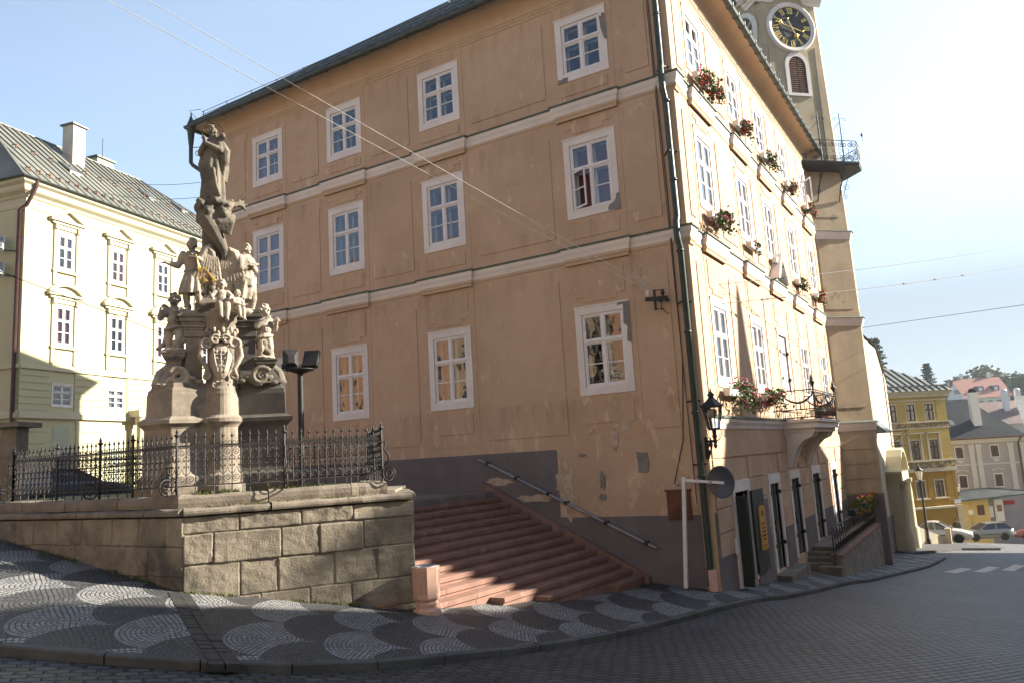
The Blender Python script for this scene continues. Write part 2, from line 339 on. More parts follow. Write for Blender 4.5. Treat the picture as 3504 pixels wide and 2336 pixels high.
# drain strip of two sett rows crossing the pavement from the plinth corner
def strip():
    mb=MB(); a=Vector((-10.33,7.33,0)); b=Vector((-6.62,5.22,0)); d=(b-a).normalized(); n=Vector((-d.y,d.x,0)); L=(b-a).length; k=0; s=0
    while s<L-.1:
        for w in (-.15,.0):
            p0=a+d*s+n*(w); l=.17+rnd(-.02,.02); q=[p0,p0+d*(l),p0+d*l+n*.137,p0+n*.137]; h=rnd(.004,.014)
            vs=[Vector((p.x,p.y,gz(p.x,p.y)-.05)) for p in q]+[Vector((p.x,p.y,gz(p.x,p.y)+h)) for p in q]
            mb.add(vs,[(4,5,6,7),(0,1,5,4),(1,2,6,5),(2,3,7,6),(3,0,4,7)])
        s+=.185
    return mb
MT['sett2']=mat('dark_drain_setts',(.042,.041,.040),(.026,.026,.026),9.,rough=.6,bs=30,bd=.01)
tag(strip().build('drain_strip',MT['sett2']),kind='structure')
# ------------------------------------------------------------------ facade kit
class Face:
    """a vertical wall plane: u along the wall, z up, n out of the wall"""
    def __init__(s,o,u,n): s.o=Vector(o); s.u=Vector(u); s.n=Vector(n)
    def P(s,u,z,n=0): return s.o+s.u*u+s.n*n+Vector((0,0,z))
    def box(s,mb,u0,u1,z0,z1,n0,n1):
        vs=[s.P(u,z,n) for n in (n0,n1) for z in (z0,z1) for u in (u0,u1)]
        mb.add(vs,[(0,2,3,1),(4,5,7,6),(0,1,5,4),(2,6,7,3),(0,4,6,2),(1,3,7,5)])
    def poly(s,mb,pts,n0,n1):
        N=len(pts); vs=[s.P(u,z,n0) for u,z in pts]+[s.P(u,z,n1) for u,z in pts]
        mb.add(vs,[tuple(range(N-1,-1,-1)),tuple(range(N,2*N))]+[(i,(i+1)%N,N+(i+1)%N,N+i) for i in range(N)])
    def sheet(s,mb,u0,u1,z0,z1,holes,n=0,depth=.1,step=0,edge=False):
        """wall skin with openings and their reveals"""
        U=sorted({u0,u1,*[h[0] for h in holes],*[h[1] for h in holes]}); Zs=sorted({z0,z1,*[h[2] for h in holes],*[h[3] for h in holes]})
        U=[a for a in U if u0<=a<=u1]; Zs=[a for a in Zs if z0<=a<=z1]
        for i in range(len(U)-1):
            for j in range(len(Zs)-1):
                cu,cz=(U[i]+U[i+1])/2,(Zs[j]+Zs[j+1])/2
                if any(h[0]<cu<h[1] and h[2]<cz<h[3] for h in holes): continue
                mb.add([s.P(U[i],Zs[j],n),s.P(U[i+1],Zs[j],n),s.P(U[i+1],Zs[j+1],n),s.P(U[i],Zs[j+1],n)],[(0,1,2,3)])
        rects=list(holes)+([(u0,u1,z0,z1)] if edge else [])
        for a,b,c,d in rects:
            q=[(a,c),(b,c),(b,d),(a,d)]
            for i in range(4):
                p,r=q[i],q[(i+1)%4]; mb.add([s.P(*p,n),s.P(*r,n),s.P(*r,n-depth),s.P(*p,n-depth)],[(0,1,2,3)])
def window(F,root,u0,u1,z0,z1,room='navy',sw=.17,n=.012,split=.38,double=True,open_leaf=False,name='window',fs=1.,deep=.30,curt=None,missing=()):
    """u0..z1 = outer edge of the white surround; returns the frame (the part) with surround, pane and room as sub-parts"""
    a,b,c,d=u0+sw,u1-sw,z0+sw*1.15,z1-sw
    fr=MB(); fw=.055*fs; n0,n1=n-.075,n-.01
    F.box(fr,a,a+fw,c,d,n0,n1); F.box(fr,b-fw,b,c,d,n0,n1); F.box(fr,a+fw,b-fw,d-fw,d,n0,n1); F.box(fr,a+fw,b-fw,c,c+fw,n0,n1)
    zt=d-(d-c)*split; mu=(a+b)/2
    m4=.042*fs; F.box(fr,mu-m4,mu+m4,c+fw,d-fw,n0,n1+.004); F.box(fr,a+fw,mu-m4,zt-m4,zt+m4,n0,n1+.006); F.box(fr,mu+m4,b-fw,zt-m4,zt+m4,n0,n1+.006)
    F.box(fr,a+fw,b-fw,zt-.006,zt+.012,n1+.006,n1+.025)
    zb=(c+fw+zt-.045)/2
    for p,q in ((a+fw,mu-.045),(mu+.045,b-fw)):
        for (e,g) in ((c+fw,zt-.045),(zt+.045,d-fw)):
            w=.026*fs
            if open_leaf and p<mu and e<zt-.1 and g<zt: continue
            F.box(fr,p,p+w,e,g,n0+.01,n1-.012); F.box(fr,q-w,q,e,g,n0+.01,n1-.012); F.box(fr,p+w,q-w,g-w,g,n0+.01,n1-.012); F.box(fr,p+w,q-w,e,e+w,n0+.01,n1-.012)
        if not(open_leaf and p<mu): F.box(fr,p+.028,q-.028,zb-.014,zb+.014,n0+.012,n1-.014)
    if open_leaf:   # left lower casement swung ajar
        p,q,e,g=a+fw,mu-.045,c+fw,zt-.045; L=q-p; an=R(24); du=F.u*math.cos(an)+F.n*math.sin(an)
        for (s0,s1,t0,t1) in ((0,.04,e,g),(L-.04,L,e,g),(.04,L-.04,g-.04,g),(.04,L-.04,e,e+.04),(.04,L-.04,zb-.014,zb+.014)):
            P0=F.P(p,0,n1-.02); nn=du.cross(Vector((0,0,1)))
            vs=[P0+du*s_+nn*k+Vector((0,0,t_)) for k in (0,.035) for t_ in (t0,t1) for s_ in (s0,s1)]
            fr.add(vs,[(0,2,3,1),(4,5,7,6),(0,1,5,4),(2,6,7,3),(0,4,6,2),(1,3,7,5)])
    o=fr.build(name,MT['white'],root)
    su=MB(); nf=n+.022
    lo=z0
    F.box(su,u0,a,lo,z1,n-.08,nf); F.box(su,b,u1,lo,z1,n-.08,nf); F.box(su,a,b,d,z1,n-.08,nf); F.box(su,a,b,lo,c,n-.08,nf+.004)
    F.box(su,u0-.02,u1+.02,z1,z1+.035,n-.02,nf+.015)
    su.build('surround',MT['trim'],o)
    if missing:
        ms=MB()
        for pts in missing: F.poly(ms,pts,nf,nf+.006)
        ms.build('mortar_repair',MT['mortar_g'],o)
    g=MB()
    if open_leaf: g.add([F.P(mu,c+.02,n-.04),F.P(b-.02,c+.02,n-.04),F.P(b-.02,d-.02,n-.04),F.P(mu,d-.02,n-.04)],[(0,1,2,3)]); g.add([F.P(a+.02,zt,n-.04),F.P(mu,zt,n-.04),F.P(mu,d-.02,n-.04),F.P(a+.02,d-.02,n-.04)],[(0,1,2,3)])
    else: g.add([F.P(a+.02,c+.02,n-.04),F.P(b-.02,c+.02,n-.04),F.P(b-.02,d-.02,n-.04),F.P(a+.02,d-.02,n-.04)],[(0,1,2,3)])
    g.build('pane',MT['glass'],o)
    if double:      # white box reveal and inner sashes of the double window
        iv=MB(); i0,i1=n-.08,n-deep
        for q in (((a,c),(a,d)),((b,c),(b,d)),((a,c),(b,c)),((a,d),(b,d))):
            (p0,p1)=q; iv.add([F.P(*p0,i0),F.P(*p1,i0),F.P(*p1,i1),F.P(*p0,i1)],[(0,1,2,3)])
        w=.055
        F.box(iv,a,a+w,c,d,i1-.05,i1); F.box(iv,b-w,b,c,d,i1-.05,i1); F.box(iv,a+w,b-w,d-w,d,i1-.05,i1); F.box(iv,a+w,b-w,c,c+w,i1-.05,i1)
        F.box(iv,mu-.04,mu+.04,c+w,d-w,i1-.05,i1); F.box(iv,a+w,mu-.04,zt-.035,zt+.035,i1-.05,i1); F.box(iv,mu+.04,b-w,zt-.035,zt+.035,i1-.05,i1)
        iv.build('inner_sash',MT['white'],o)
    rm=MB(); e=n-deep-.09 if double else n-.14
    F.box(rm,a-.1,b+.1,c-.1,d+.1,e-.05,e); rm.build('room',MT[room],o)
    if curt:
        cm=MB(); k=14
        for p,q in ((a+.06,a+.06+(b-a)*.32),(b-.06-(b-a)*.32,b-.06)):
            pts=[(p+(q-p)*i/k, e+.04+.02*math.sin(i*1.9)) for i in range(k+1)]
            for i in range(k): cm.add([F.P(pts[i][0],c,pts[i][1]),F.P(pts[i+1][0],c,pts[i+1][1]),F.P(pts[i+1][0],d,pts[i+1][1]),F.P(pts[i][0],d,pts[i][1])],[(0,1,2,3)])
        cm.build('curtain',MT['curtain'],o)
    return o
MT['mortar_g']=mat('grey_mortar',(.22,.205,.19),(.17,.16,.15),4.,bd=.01)
def sweep(mb,path,prof,closed=False,up=None):
    """path = plan points, prof = (outward offset to the right of travel, z); mitred"""
    P=[Vector((p[0],p[1],0)) for p in path]; N=len(P); rings=[]
    for i in range(N):
        if closed: a,b=P[i-1],P[(i+1)%N]
        else: a,b=(P[i-1] if i else None),(P[i+1] if i<N-1 else None)
        ds=[]
        if a is not None: ds.append((P[i]-a).normalized())
        if b is not None: ds.append((b-P[i]).normalized())
        ns=[Vector((d.y,-d.x,0)) for d in ds]
        m=ns[0] if len(ns)==1 else (ns[0]+ns[1])/(1+ns[0].dot(ns[1]))
        rings.append([P[i]+m*o+Vector((0,0,z)) for o,z in prof])
    if closed: rings.append(rings[0])
    n=len(prof); vs=[p for r in rings for p in r]; fs=[]
    for k in range(len(rings)-1):
        for i in range(n-1): fs.append((k*n+i,(k+1)*n+i,(k+1)*n+i+1,k*n+i+1))
    mb.add(vs,fs)
    if not closed: mb.add(rings[0],[tuple(range(n))]); mb.add(rings[-1],[tuple(range(n-1,-1,-1))])
    return mb
# ------------------------------------------------------------------ town hall
XC,YC=-5.373,17.0; XW=-22.15; YB=34.4
FL=Face((0,YC,0),(1,0,0),(0,-1,0))          # u = world x
FR=Face((XC,0,0),(0,1,0),(1,0,0))           # u = world y
hall=thing('town_hall',(XC,YC,-3.05),'large ochre three-storey corner hall with white windows and a clock tower','building')
LC=[-19.4,-15.95,-12.27,-7.69]; RC=[18.86,22.5,25.6,28.98,32.62]
ROWS=[(1.42,3.56),(5.85,7.94),(9.5,11.24)]
def wrect(c,r,w=.72): return (c-w,c+w,ROWS[r][0],ROWS[r][1])
wallm=MB(); sw=.17
def inner(c,r): a,b,z0,z1=wrect(c,r); return (a+sw,b-sw,z0+sw*1.15,z1-sw)
LH=[inner(c,r) for c in LC for r in range(3)]
RH=[inner(c,r) for c in RC for r in range(3) if not (c==25.6 and r==0)]+[(25.6-.58,25.6+.58,.7,3.5)]
DOORS=[(18.55,19.75,-3.25),(21.98,23.0,-3.42),(24.6,25.72,-3.36),(27.9,29.1,-3.28),(31.6,32.6,-3.28)]
RH+=[(a,b,z,-1.08) for a,b,z in DOORS]
FL.sheet(wallm,XW,XC,-5,12,LH,0,.07); FR.sheet(wallm,YC,YB,-7,12,RH,0,.07)
YM=30.2; XM=-15.0
for (a,b) in (((XW,YC),(XW,YM)),((XW,YM),(XM,YM)),((XM,YM),(XM,YB)),((XM,YB),(XC,YB))): wallm.add([(*a,-5),(*a,12.2),(*b,12.2),(*b,-5)],[(0,1,2,3)])
# raised plaster fields
def fields(F,cols,u0,u1,rows=(0,1,2)):
    for r in rows:
        z0,z1=((.62,4.42),(5.33,8.2),(9.12,11.42))[r]; w0,w1=ROWS[r]
        edges=[u0]+[e for c in cols for e in (c-1.0,c+1.0)]+[u1]
        for i in range(0,len(edges),2):
            a,b=edges[i]+.12,edges[i+1]-.12
            if b-a<.35: continue
            F.box(wallm,a,b,z0+(.12 if r else -.1),z1-.1,-.05,.022)
        for c in cols:
            F.sheet(wallm,c-.86,c+.86,z0-.22,z1+.24,[inner(c,r)],.010,.03,edge=True)
            F.box(wallm,c-.66,c+.66,z0+(.0 if r else .12),w0-.16,-.03,.030)
            if r<2:
                F.box(wallm,c-.66,c+.66,w1+.26,z1+.10,-.03,.028); F.box(wallm,c-.44,c+.44,w1+.13,w1+.26,-.03,.028)
fields(FL,LC,XW+.25,XC-.45)
fields(FR,RC,YC+.25,YB-.1)
# stepped left-facade plaster below, ground floor rustication on the street side
def cut(u0,u1,z0,z1,pad=.27):
    iv=[(u0,u1)]
    for a,b,_ in DOORS:
        if z0>-.75 or z1<-3.6: continue
        n=[]
        for p,q in iv:
            if b+pad<=p or a-pad>=q: n.append((p,q)); continue
            if a-pad>p: n.append((p,a-pad))
            if b+pad<q: n.append((b+pad,q))
        iv=n
    return iv
for z0,z1 in ((-.24,.22),(-.79,-.27),(-1.34,-.82),(-1.88,-1.37),(-2.4,-1.91)):
    for p,q in cut(YC+.16,YB,z0,z1):
        if q-p>.08: FR.box(wallm,p,q,z0,z1,-.05,.03)
wallm.build('wall',MT['ochre'],hall)
so_=MB()
FL.poly(so_,[(XW,-5),(XC-.0,-5),(XC-.0,-1.45),(-8.86,-1.47),(-8.92,-1.62),(-9.0,-1.46),(-9.19,-1.46),(-9.18,.17),(XW,.17)],-.02,.012)
for p,q in cut(YC,21.6,-5,-1.42): FR.box(so_,p,q,-5,-1.42,-.02,.034 if p>17.1 else .012)
for p,q in cut(21.6,YB,-5,-2.37): FR.box(so_,p,q,-5,-2.37,-.02,.034)
so_.build('socle',MT['socle'],hall)
# patches of repair on the left wall
pm=MB()
def blob(cx,cz,rx,rz,n=22,sd=0,n0=-.01,n1=None,F=FL,mb=pm):
    n1=n1 or .0135+.0007*sd; r_=random.Random(sd); k=[r_.uniform(.62,1.15) for _ in range(n)]
    F.poly(mb,[(cx+rx*k[i]*math.cos(2*math.pi*i/n),cz+rz*k[i]*math.sin(2*math.pi*i/n)) for i in range(n)],n0,n1)
blob(-9.0,-.62,.26,.62,sd=1); blob(-8.88,-1.1,.2,.34,sd=2); blob(-10.9,-.55,.5,.1,sd=4); blob(-9.9,-1.0,.55,.10,sd=5); blob(-6.05,-.75,.25,.2,sd=9)
blob(-7.35,.75,.3,.22,sd=11); blob(-7.6,.35,.1,.3,sd=12); blob(-8.2,.55,.12,.1,sd=13); blob(-6.7,4.1,.14,.25,sd=14); blob(-6.6,3.9,.2,.2,sd=15)
pm.build('plaster_patch',mat('bare_plaster_patch',(.50,.40,.30),(.40,.32,.25),6.,c3=(.43,.28,.17),patch=.5,pscale=5),hall)
pk=MB(); blob(-8.0,-.62,.08,.22,sd=21,mb=pk); blob(-8.02,-1.0,.1,.08,sd=22,mb=pk); blob(-8.5,.0,.1,.04,sd=23,mb=pk); blob(-6.95,-.25,.16,.32,n=8,sd=24,mb=pk)
pk.build('plaster_hole',MT['mortar_g'],hall)
# string courses with breaks forward over the window axes
def course(F_,path_cols,ztop,is_top):
    mw,mf,ml=MB(),MB(),MB()
    pr=lambda o:[(o-.03,ztop-.27),(o+.02,ztop-.27),(o+.035,ztop-.2),(o+.075,ztop-.12),(o+.08,ztop-.03),(o-.03,ztop-.03)]
    lo=lambda o:[(o-.05,ztop-.43),(o-.01,ztop-.43),(o+.0,ztop-.37),(o+.03,ztop-.33),(o+.015,ztop-.27),(o-.05,ztop-.27)]
    fl=lambda o:[(o-.06,ztop-.03),(o+.115,ztop-.03),(o+.115,ztop+.012),(o-.06,ztop+.07)]
    return mw,mf,ml,pr,lo,fl
def path_breaks():
    b=.10
    P=[(XW,YC)]
    for c in LC: P+=[(c-.86,YC),(c-.86,YC-b),(c+.86,YC-b),(c+.86,YC)]
    P+=[(XC-.30,YC),(XC-.30,YC-.03),(XC+.05,YC-.03),(XC+.05,YC+.28),(XC,YC+.28)]
    for c in RC: P+=[(XC,c-.86),(XC+b,c-.86),(XC+b,c+.86),(XC,c+.86)]
    P+=[(XC,YB)]; return P
for ztop in (5.09,8.88):
    mw,mf,ml,pr,lo,fl=course(None,None,ztop,0); P=path_breaks()
    P=[p for i,p in enumerate(P) if i==0 or (Vector(p)-Vector(P[i-1])).length>1e-4]
    sweep(mw,P,pr(0)); sweep(mf,P,fl(0)); sweep(ml,P,lo(0))
    c=mw.build('string_course',MT['trim'],hall); mf.build('flashing',MT['flash'],c); ml.build('lower_moulding',MT['ochre_l'],c)
mw,mf,ml,pr,lo,fl=course(None,None,.70,0); P=[(XC-.3,YC),(XC,YC),(XC,YB)]
P=[(XC+.0,YC+.02),(XC,YB)]
sweep(mw,P,pr(0)); sweep(mf,P,fl(0)); c=mw.build('string_course',MT['trim'],hall); mf.build('flashing',MT['flash'],c)
# cornice: mouldings, cove and gutter
P4=[(XW,YM),(XW,YC),(XC,YC),(XC,YB)]
mo=MB(); sweep(mo,P4,[(-.05,11.62),(.02,11.62),(.03,11.68),(.055,11.70),(.055,11.74),(.09,11.78),(.09,11.82),(.05,11.84),(-.05,11.84)]); mo.build('cornice_moulding',MT['ochre_l'],hall)
cv=MB(); pr=[(-.05,11.80)]+[(.045+.50*(1-math.cos(t)),11.82+.40*math.sin(t)) for t in [k*math.pi/2/9 for k in range(10)]]+[(.545,12.28),(-.05,12.4)]
sweep(cv,P4,pr); cv.build('cove',MT['ochre_l'],hall)
gt=MB(); g0=.64; sweep(gt,P4,[(g0-.09,12.34)]+[(g0+.085*math.cos(a),12.22+.085*math.sin(a)) for a in [math.pi+k*math.pi/6 for k in range(7)]]+[(g0+.10,12.25),(g0-.09,12.26)]); 
gu=gt.build('gutter',MT['zinc'],hall)
br=MB()
y=17.6
while y<34: br.tube([(XC+g0+.1*math.cos(a),y,12.215+.1*math.sin(a)) for a in [math.pi*(1+k/6) for k in range(7)]]+[(XC+g0+.1,y,12.30)],.012,4); y+=.62
x=XW+.5
while x<XC: br.tube([(x,YC-g0-.1*math.cos(a),12.215+.1*math.sin(a)) for a in [math.pi*(1+k/6) for k in range(7)]],.012,4); x+=.8
br.build('gutter_bracket',MT['zinc'],gu)
rf=MB(); e=.62; t=e+8.6; zr=12.30; k=.82
q=[(XW-e,YC-e),(XC+e,YC-e),(XC+e,YM+e),(XW-e,YM+e)]; h=(YM-YC+2*e)/2; zt=zr+k*h
vs=[(*p,zr) for p in q]+[(XW-e+h,YC-e+h,zt),(XC+e-h+.02,YC-e+h,zt)]
rf.add(vs,[(0,1,5,4),(1,2,5),(2,3,4,5),(3,0,4)]); rf.add([(*p,zr-.05) for p in q],[(3,2,1,0)])
for i in range(4):
    a,b=q[i],q[(i+1)%4]; rf.add([(*a,zr-.05),(*b,zr-.05),(*b,zr),(*a,zr)],[(0,1,2,3)])
xr=(XM-e+XC+e)/2; zw=zr+k*(XC+e-xr)*.98; rf.add([(XC+e,YM,zr),(XC+e,YB+e,zr),(xr,YM-4,zw),(xr,YB+e,zw),(XM-e,YM+e,zr),(XM-e,YB+e,zr)],[(0,1,3,2),(2,3,5,4),(3,1,5)])
roof=rf.build('roof',MT['roofdark'],hall)
# standing seams, hip caps and snow guards
sm=MB(); x=XW
while x<XC:
    L=min(h,x-XW+e+.0,XC+e-x)
    if L>.4: sm.bar((x,YC-e+.03,zr+.03),(x,YC-e+L-.05,zr+k*(L-.05)+.03),.03,.05)
    x+=.62
for yy in np.arange(YC,YB,.62):
    for X0,sg in ((XC+e,-1),):
        L=min(h,yy-YC+e,5.)
        if L>.4: sm.bar((X0-.03,yy,zr+.03),(X0+sg*(L-.05),yy,zr+k*(L-.05)+.03),.03,.05)
sm.bar((XW-e,YC-e,zr+.03),(XW-e+h,YC-e+h,zt+.03),.12,.07); sm.bar((XC+e,YC-e,zr+.03),(XC+e-h,YC-e+h,zt+.03),.12,.07)
sm.build('roof_seam',MT['roofdark'],roof)
sg=MB(); z_=lambda d:zr+k*d
for d in (.35,):
    y0=YC-e+d
    x=XW-.2
    while x<XC+.2: sg.bar((x,y0,z_(d)),(x,y0-.03,z_(d)+.26),.018); x+=1.25
    for hh in (.13,.24): sg.tube([(XW-.3,y0-.02,z_(d)+hh),(XC+.3,y0-.02,z_(d)+hh)],.011,5)
sg.tube([(XW-e+.2,YC-e+.25,zr+.25),(XW-e+.05,YC-e+.02,zr+.55),(XW-e+.3,YC-e+.3,zr+.62)],.012,5)
# diamond snow guard lattice nearer the corner
for i in range(26):
    x0=-18+i*.55
    for d0 in (.5,1.5,2.5):
        for sgn in (1,-1):
            if d0+1<min(x0-XW,h): sg.bar((x0,YC-e+d0,z_(d0)+.05),(x0+sgn*.55,YC-e+d0+1.,z_(d0+1)+.05),.035,.05)
sg.build('snow_guard',MT['greyiron'],roof)
# rainwater heads and downpipes
hp=MB(); cx,cy=XW-.5,YC-.58
hp.lathe([(.02,12.75),(.03,12.62),(.16,12.22),(.17,12.1),(.13,12.05),(.10,11.7),(.075,11.5)],(cx,cy,0),10)
hp.tube([(cx,cy,11.6),(cx,cy,10.9),(cx+.05,cy+.05,10.8),(XW+.0,YC-.12,10.35),(XW+.02,YC-.10,10.2),(XW+.02,YC-.10,-1)],.07,8)
hb=hp.build('downpipe',MT['zinc'],hall)
sb=MB(); sb.tube([(cx,cy,11.45),(XW,YC-.3,11.45)],.014,5); sb.tube(spiral((cx+.22,cy+.15,11.22),(.75,.66,0),(0,0,1),.14,.03,1.4),.012,5); sb.tube(spiral((XW-.1,YC-.3,11.15),(.75,.66,0),(0,0,1),.14,.03,1.4),.012,5); sb.build('scroll_stay',MT['iron'],hb)
dp=MB(); px,py=-5.60,YC-.14
dp.tube([(XC-.2,YC-g0,12.15),(XC-.2,YC-g0,11.95),(px,py-.1,11.5),(px,py,11.3),(px,py,9.1),(px+.02,py-.12,8.95),(px+.03,py-.12,8.4),(px+.03,py,8.2),(px+.05,py,5.3),(px+.06,py-.14,5.15),(px+.06,py-.14,4.75),(px+.06,py,4.55),(px+.06,py,-2.5),(px+.04,py,-2.95)],.075,12)
for z in (10.4,8.15,6.2,4.5,2.6,.8,-.6): dp.lathe([(.076,-.03),(.088,-.03),(.088,.03),(.076,.03)],(px+(.0 if z>9 else .05),py,z),12)
d_=dp.build('downpipe',MT['pipe'],hall)
cl=MB()
for z in (9.02,6.9,3.3,1.05,-.35): cl.bar((px-.16,YC,z),(px+.0,py-.09,z),.02,.035); cl.bar((px+.16,YC,z),(px+.05,py-.09,z),.02,.035)
cl.build('pipe_clamp',MT['iron'],d_)
ft=MB(); ft.lathe([(.10,-3.3),(.10,-2.62),(.085,-2.60)],(px+.09,py+.0,0),12); ft.build('pipe_foot',MT['pinkstone'],d_)
tn=MB(); tn.tube([(px-.22,YC-.02,11),(px-.2,YC-.03,8.6),(px-.17,YC-.02,6),(px-.17,YC-.03,2),(px-.33,YC-.02,.2),(px-.62,YC-.03,-.75),(px-.5,YC-.03,-.8)],.011,5); tn.tube([(px-.26,YC-.02,11),(px-.14,YC-.03,-1.2)],.009,5); tn.build('wall_cable',MT['iron'],hall)
# windows
rooms={(0,0):'navy',(0,1):'amber',(0,2):'wine',(1,0):'navy',(1,1):'amber',(1,2):'dark',(2,0):'amber',(2,1):'wine',(2,2):'navy',(3,0):'dark',(3,1):'wine',(3,2):'navy'}
for i,c in enumerate(LC):
    for r in range(3):
        a,b,z0,z1=wrect(c,r); mis=()
        if (i,r)==(3,2): mis=[[(b-.14,z1-.6),(b-.16,z1-.25),(b-.1,z1-.3),(b-.08,z1-.2),(b+.0,z1-.25),(b+.01,z1-.95),(b-.06,z1-.92)],[(a,z0),(a+.28,z0),(a+.3,z0+.12),(a+.16,z0+.14),(a+.1,z0+.1),(a,z0+.13)]]
        if (i,r)==(3,1): mis=[[(b-.32,z0+.02),(b+.01,z0-.01),(b+.0,z0+.42),(b-.08,z0+.4),(b-.1,z0+.28),(b-.18,z0+.2),(b-.3,z0+.14)]]
        if (i,r)==(3,0): mis=[[(b-.16,z1-.52),(b-.14,z1-.05),(b-.3,z1-.07),(b-.28,z1+.0),(b+.01,z1+.02),(b+.01,z1-1.0),(b-.1,z1-.95),(b-.07,z1-.6)]]
        window(FL,hall,a,b,z0,z1,rooms[(i,r)],open_leaf=(i,r)==(3,1),missing=mis,double=(i,r)!=(0,1),curt=(i,r)==(2,0))
for i,c in enumerate(RC):
    for r in range(3):
        if i==2 and r==0: continue
        a,b,z0,z1=wrect(c,r); window(FR,hall,a,b,z0,z1,'curtain' if r==0 else 'navy',double=r>0,deep=.25)
# casement standing open by the tower, shutter panel ajar on the middle axis
oc=MB(); 
for (p,q) in (((33.1,9.55),(33.1,11.0)),((33.1,9.55),(33.1,9.6))): pass
c0=Vector((XC+.03,33.14,0)); du=Vector((.62,-.78,0))
for s0,s1,t0,t1 in ((0,.05,9.7,10.75),(.5,.55,9.7,10.75),(.05,.5,10.7,10.75),(.05,.5,9.7,9.75)): oc.bar(c0+du*((s0+s1)/2)+Vector((0,0,t0)),c0+du*((s0+s1)/2)+Vector((0,0,t1)),s1-s0,.04,up=du) if s1-s0<.1 else oc.bar(c0+du*s0+Vector((0,0,(t0+t1)/2)),c0+du*s1+Vector((0,0,(t0+t1)/2)),.04,t1-t0)
oc.build('open_casement',MT['white'],hall)
# ground-floor doors
DL=[]
for i,(a,b,z) in enumerate(DOORS):
    s=MB(); w=.2 if i else .16
    FR.box(s,a-.16,a,z,-1.08,-.1,.05); FR.box(s,b,b+.16,z,-1.08,-.1,.05); FR.box(s,a-.16,b+.16,-1.08,-.82,-.1,.055)
    sur=MB(); 
    if i==0:
        l=MB(); FR.box(l,a+.02,b-.02,z,-1.1,-.55,-.5); o=s.build('door',MT['trim'],hall); l.build('passage',MT['dark'],o)
        lf=MB(); P0=FR.P(b-.3,0,-.1); FR.box(lf,a+.45,b,z,-1.1,-.42,-.38); lf.build('inner_leaf',MT['greyiron'],o)
        k=MB(); k.box((XC+.05,a-.02,z+.02),(XC+.30,a+.03,-1.16)); sh=k.build('open_leaf',MT['shut'],o)
        k2=MB(); FR.box(k2,b+.02,b+1.12,z+.12,-1.12,.06,.11); FR.box(k2,b+.05,b+.15,z+.2,z+.3,.11,.125); FR.box(k2,b+.05,b+1.05,-1.5,-1.45,.11,.12); FR.box(k2,b+.05,b+1.05,z+.5,z+.55,.11,.12)
        k2.build('folded_shutter',MT['shut'],o)
        continue
    lf=MB(); m=(a+b)/2; FR.box(lf,a,m-.012,z,-1.08,-.14,-.09); FR.box(lf,m+.012,b,z,-1.08,-.14,-.09)
    for zz in (-1.4,-2.1,-2.8):
        FR.box(lf,a,m-.03,zz,zz+.05,-.09,-.075); FR.box(lf,m+.03,b,zz,zz+.05,-.09,-.075)
    FR.box(lf,m-.05,m+.05,z,-1.08,-.09,-.07)
    o=s.build('door',MT['trim'],hall); lf.build('leaf',MT['greyiron' if i<4 else 'greyshut'],o)
    hd=MB(); FR.box(hd,m-.25,m+.25,-2.28,-2.2,-.075,-.03); FR.box(hd,m-.05,m+.06,-2.45,-2.1,-.075,-.02)
    for zz in (-1.38,-2.78):
        for e in (a,b): FR.box(hd,e-.06,e+.06,zz,zz+.1,-.05,.075)
    hd.build('latch',MT['iron'],o)
    if i==2: pass
sgb=MB()
n=14; a,b=DOORS[0][1]+.38,DOORS[0][1]+1.0
pts=[(a,-2.62),(b,-2.62),(b,-1.62)]+[((a+b)/2+.31*math.cos(t),-1.62+.1*math.sin(t)) for t in [k*math.pi/n for k in range(1,n)]]+[(a,-1.62)]
FR.poly(sgb,pts,.115,.145)
sgn_=tag(sgb.build('shop_sign',MT['sign']),'tall mustard sign board with rounded top on the dark open shutter','sign')
tb=MB()
for zz,wd,hh in ((-1.72,.14,.14),(-1.98,.34,.035),(-2.08,.36,.04),(-2.17,.3,.05),(-2.27,.34,.05),(-2.36,.28,.04),(-2.52,.4,.02)): FR.box(tb,(a+b)/2-wd/2,(a+b)/2+wd/2,zz-hh/2,zz+hh/2,.145,.149)
tb.build('lettering',MT['brown'],sgn_); ROOT
# balcony door shutters
bd=MB(); a,b=25.6-.56,25.6+.56
FR.box(bd,a-.14,a,.72,3.56,-.08,.035); FR.box(bd,b,b+.14,.72,3.56,-.08,.035); FR.box(bd,a-.14,b+.14,3.4,3.62,-.08,.04); o=bd.build('door',MT['trim'],hall)
lf=MB(); 
for p in np.arange(a,b-.1,.28): FR.box(lf,p,p+.272,.72,3.4,-.06,-.02)
for zz in (1.15,2.0,2.85): FR.box(lf,a,b,zz,zz+.04,-.02,-.008)
lf.build('leaf',MT['greyshut'],o)
hd=MB()
for zz in (1.15,2.0,2.85):
    for e in (a,b): FR.box(hd,e-.07,e+.07,zz-.03,zz+.07,-.01,.06)
hd.build('hinge',MT['iron'],o)
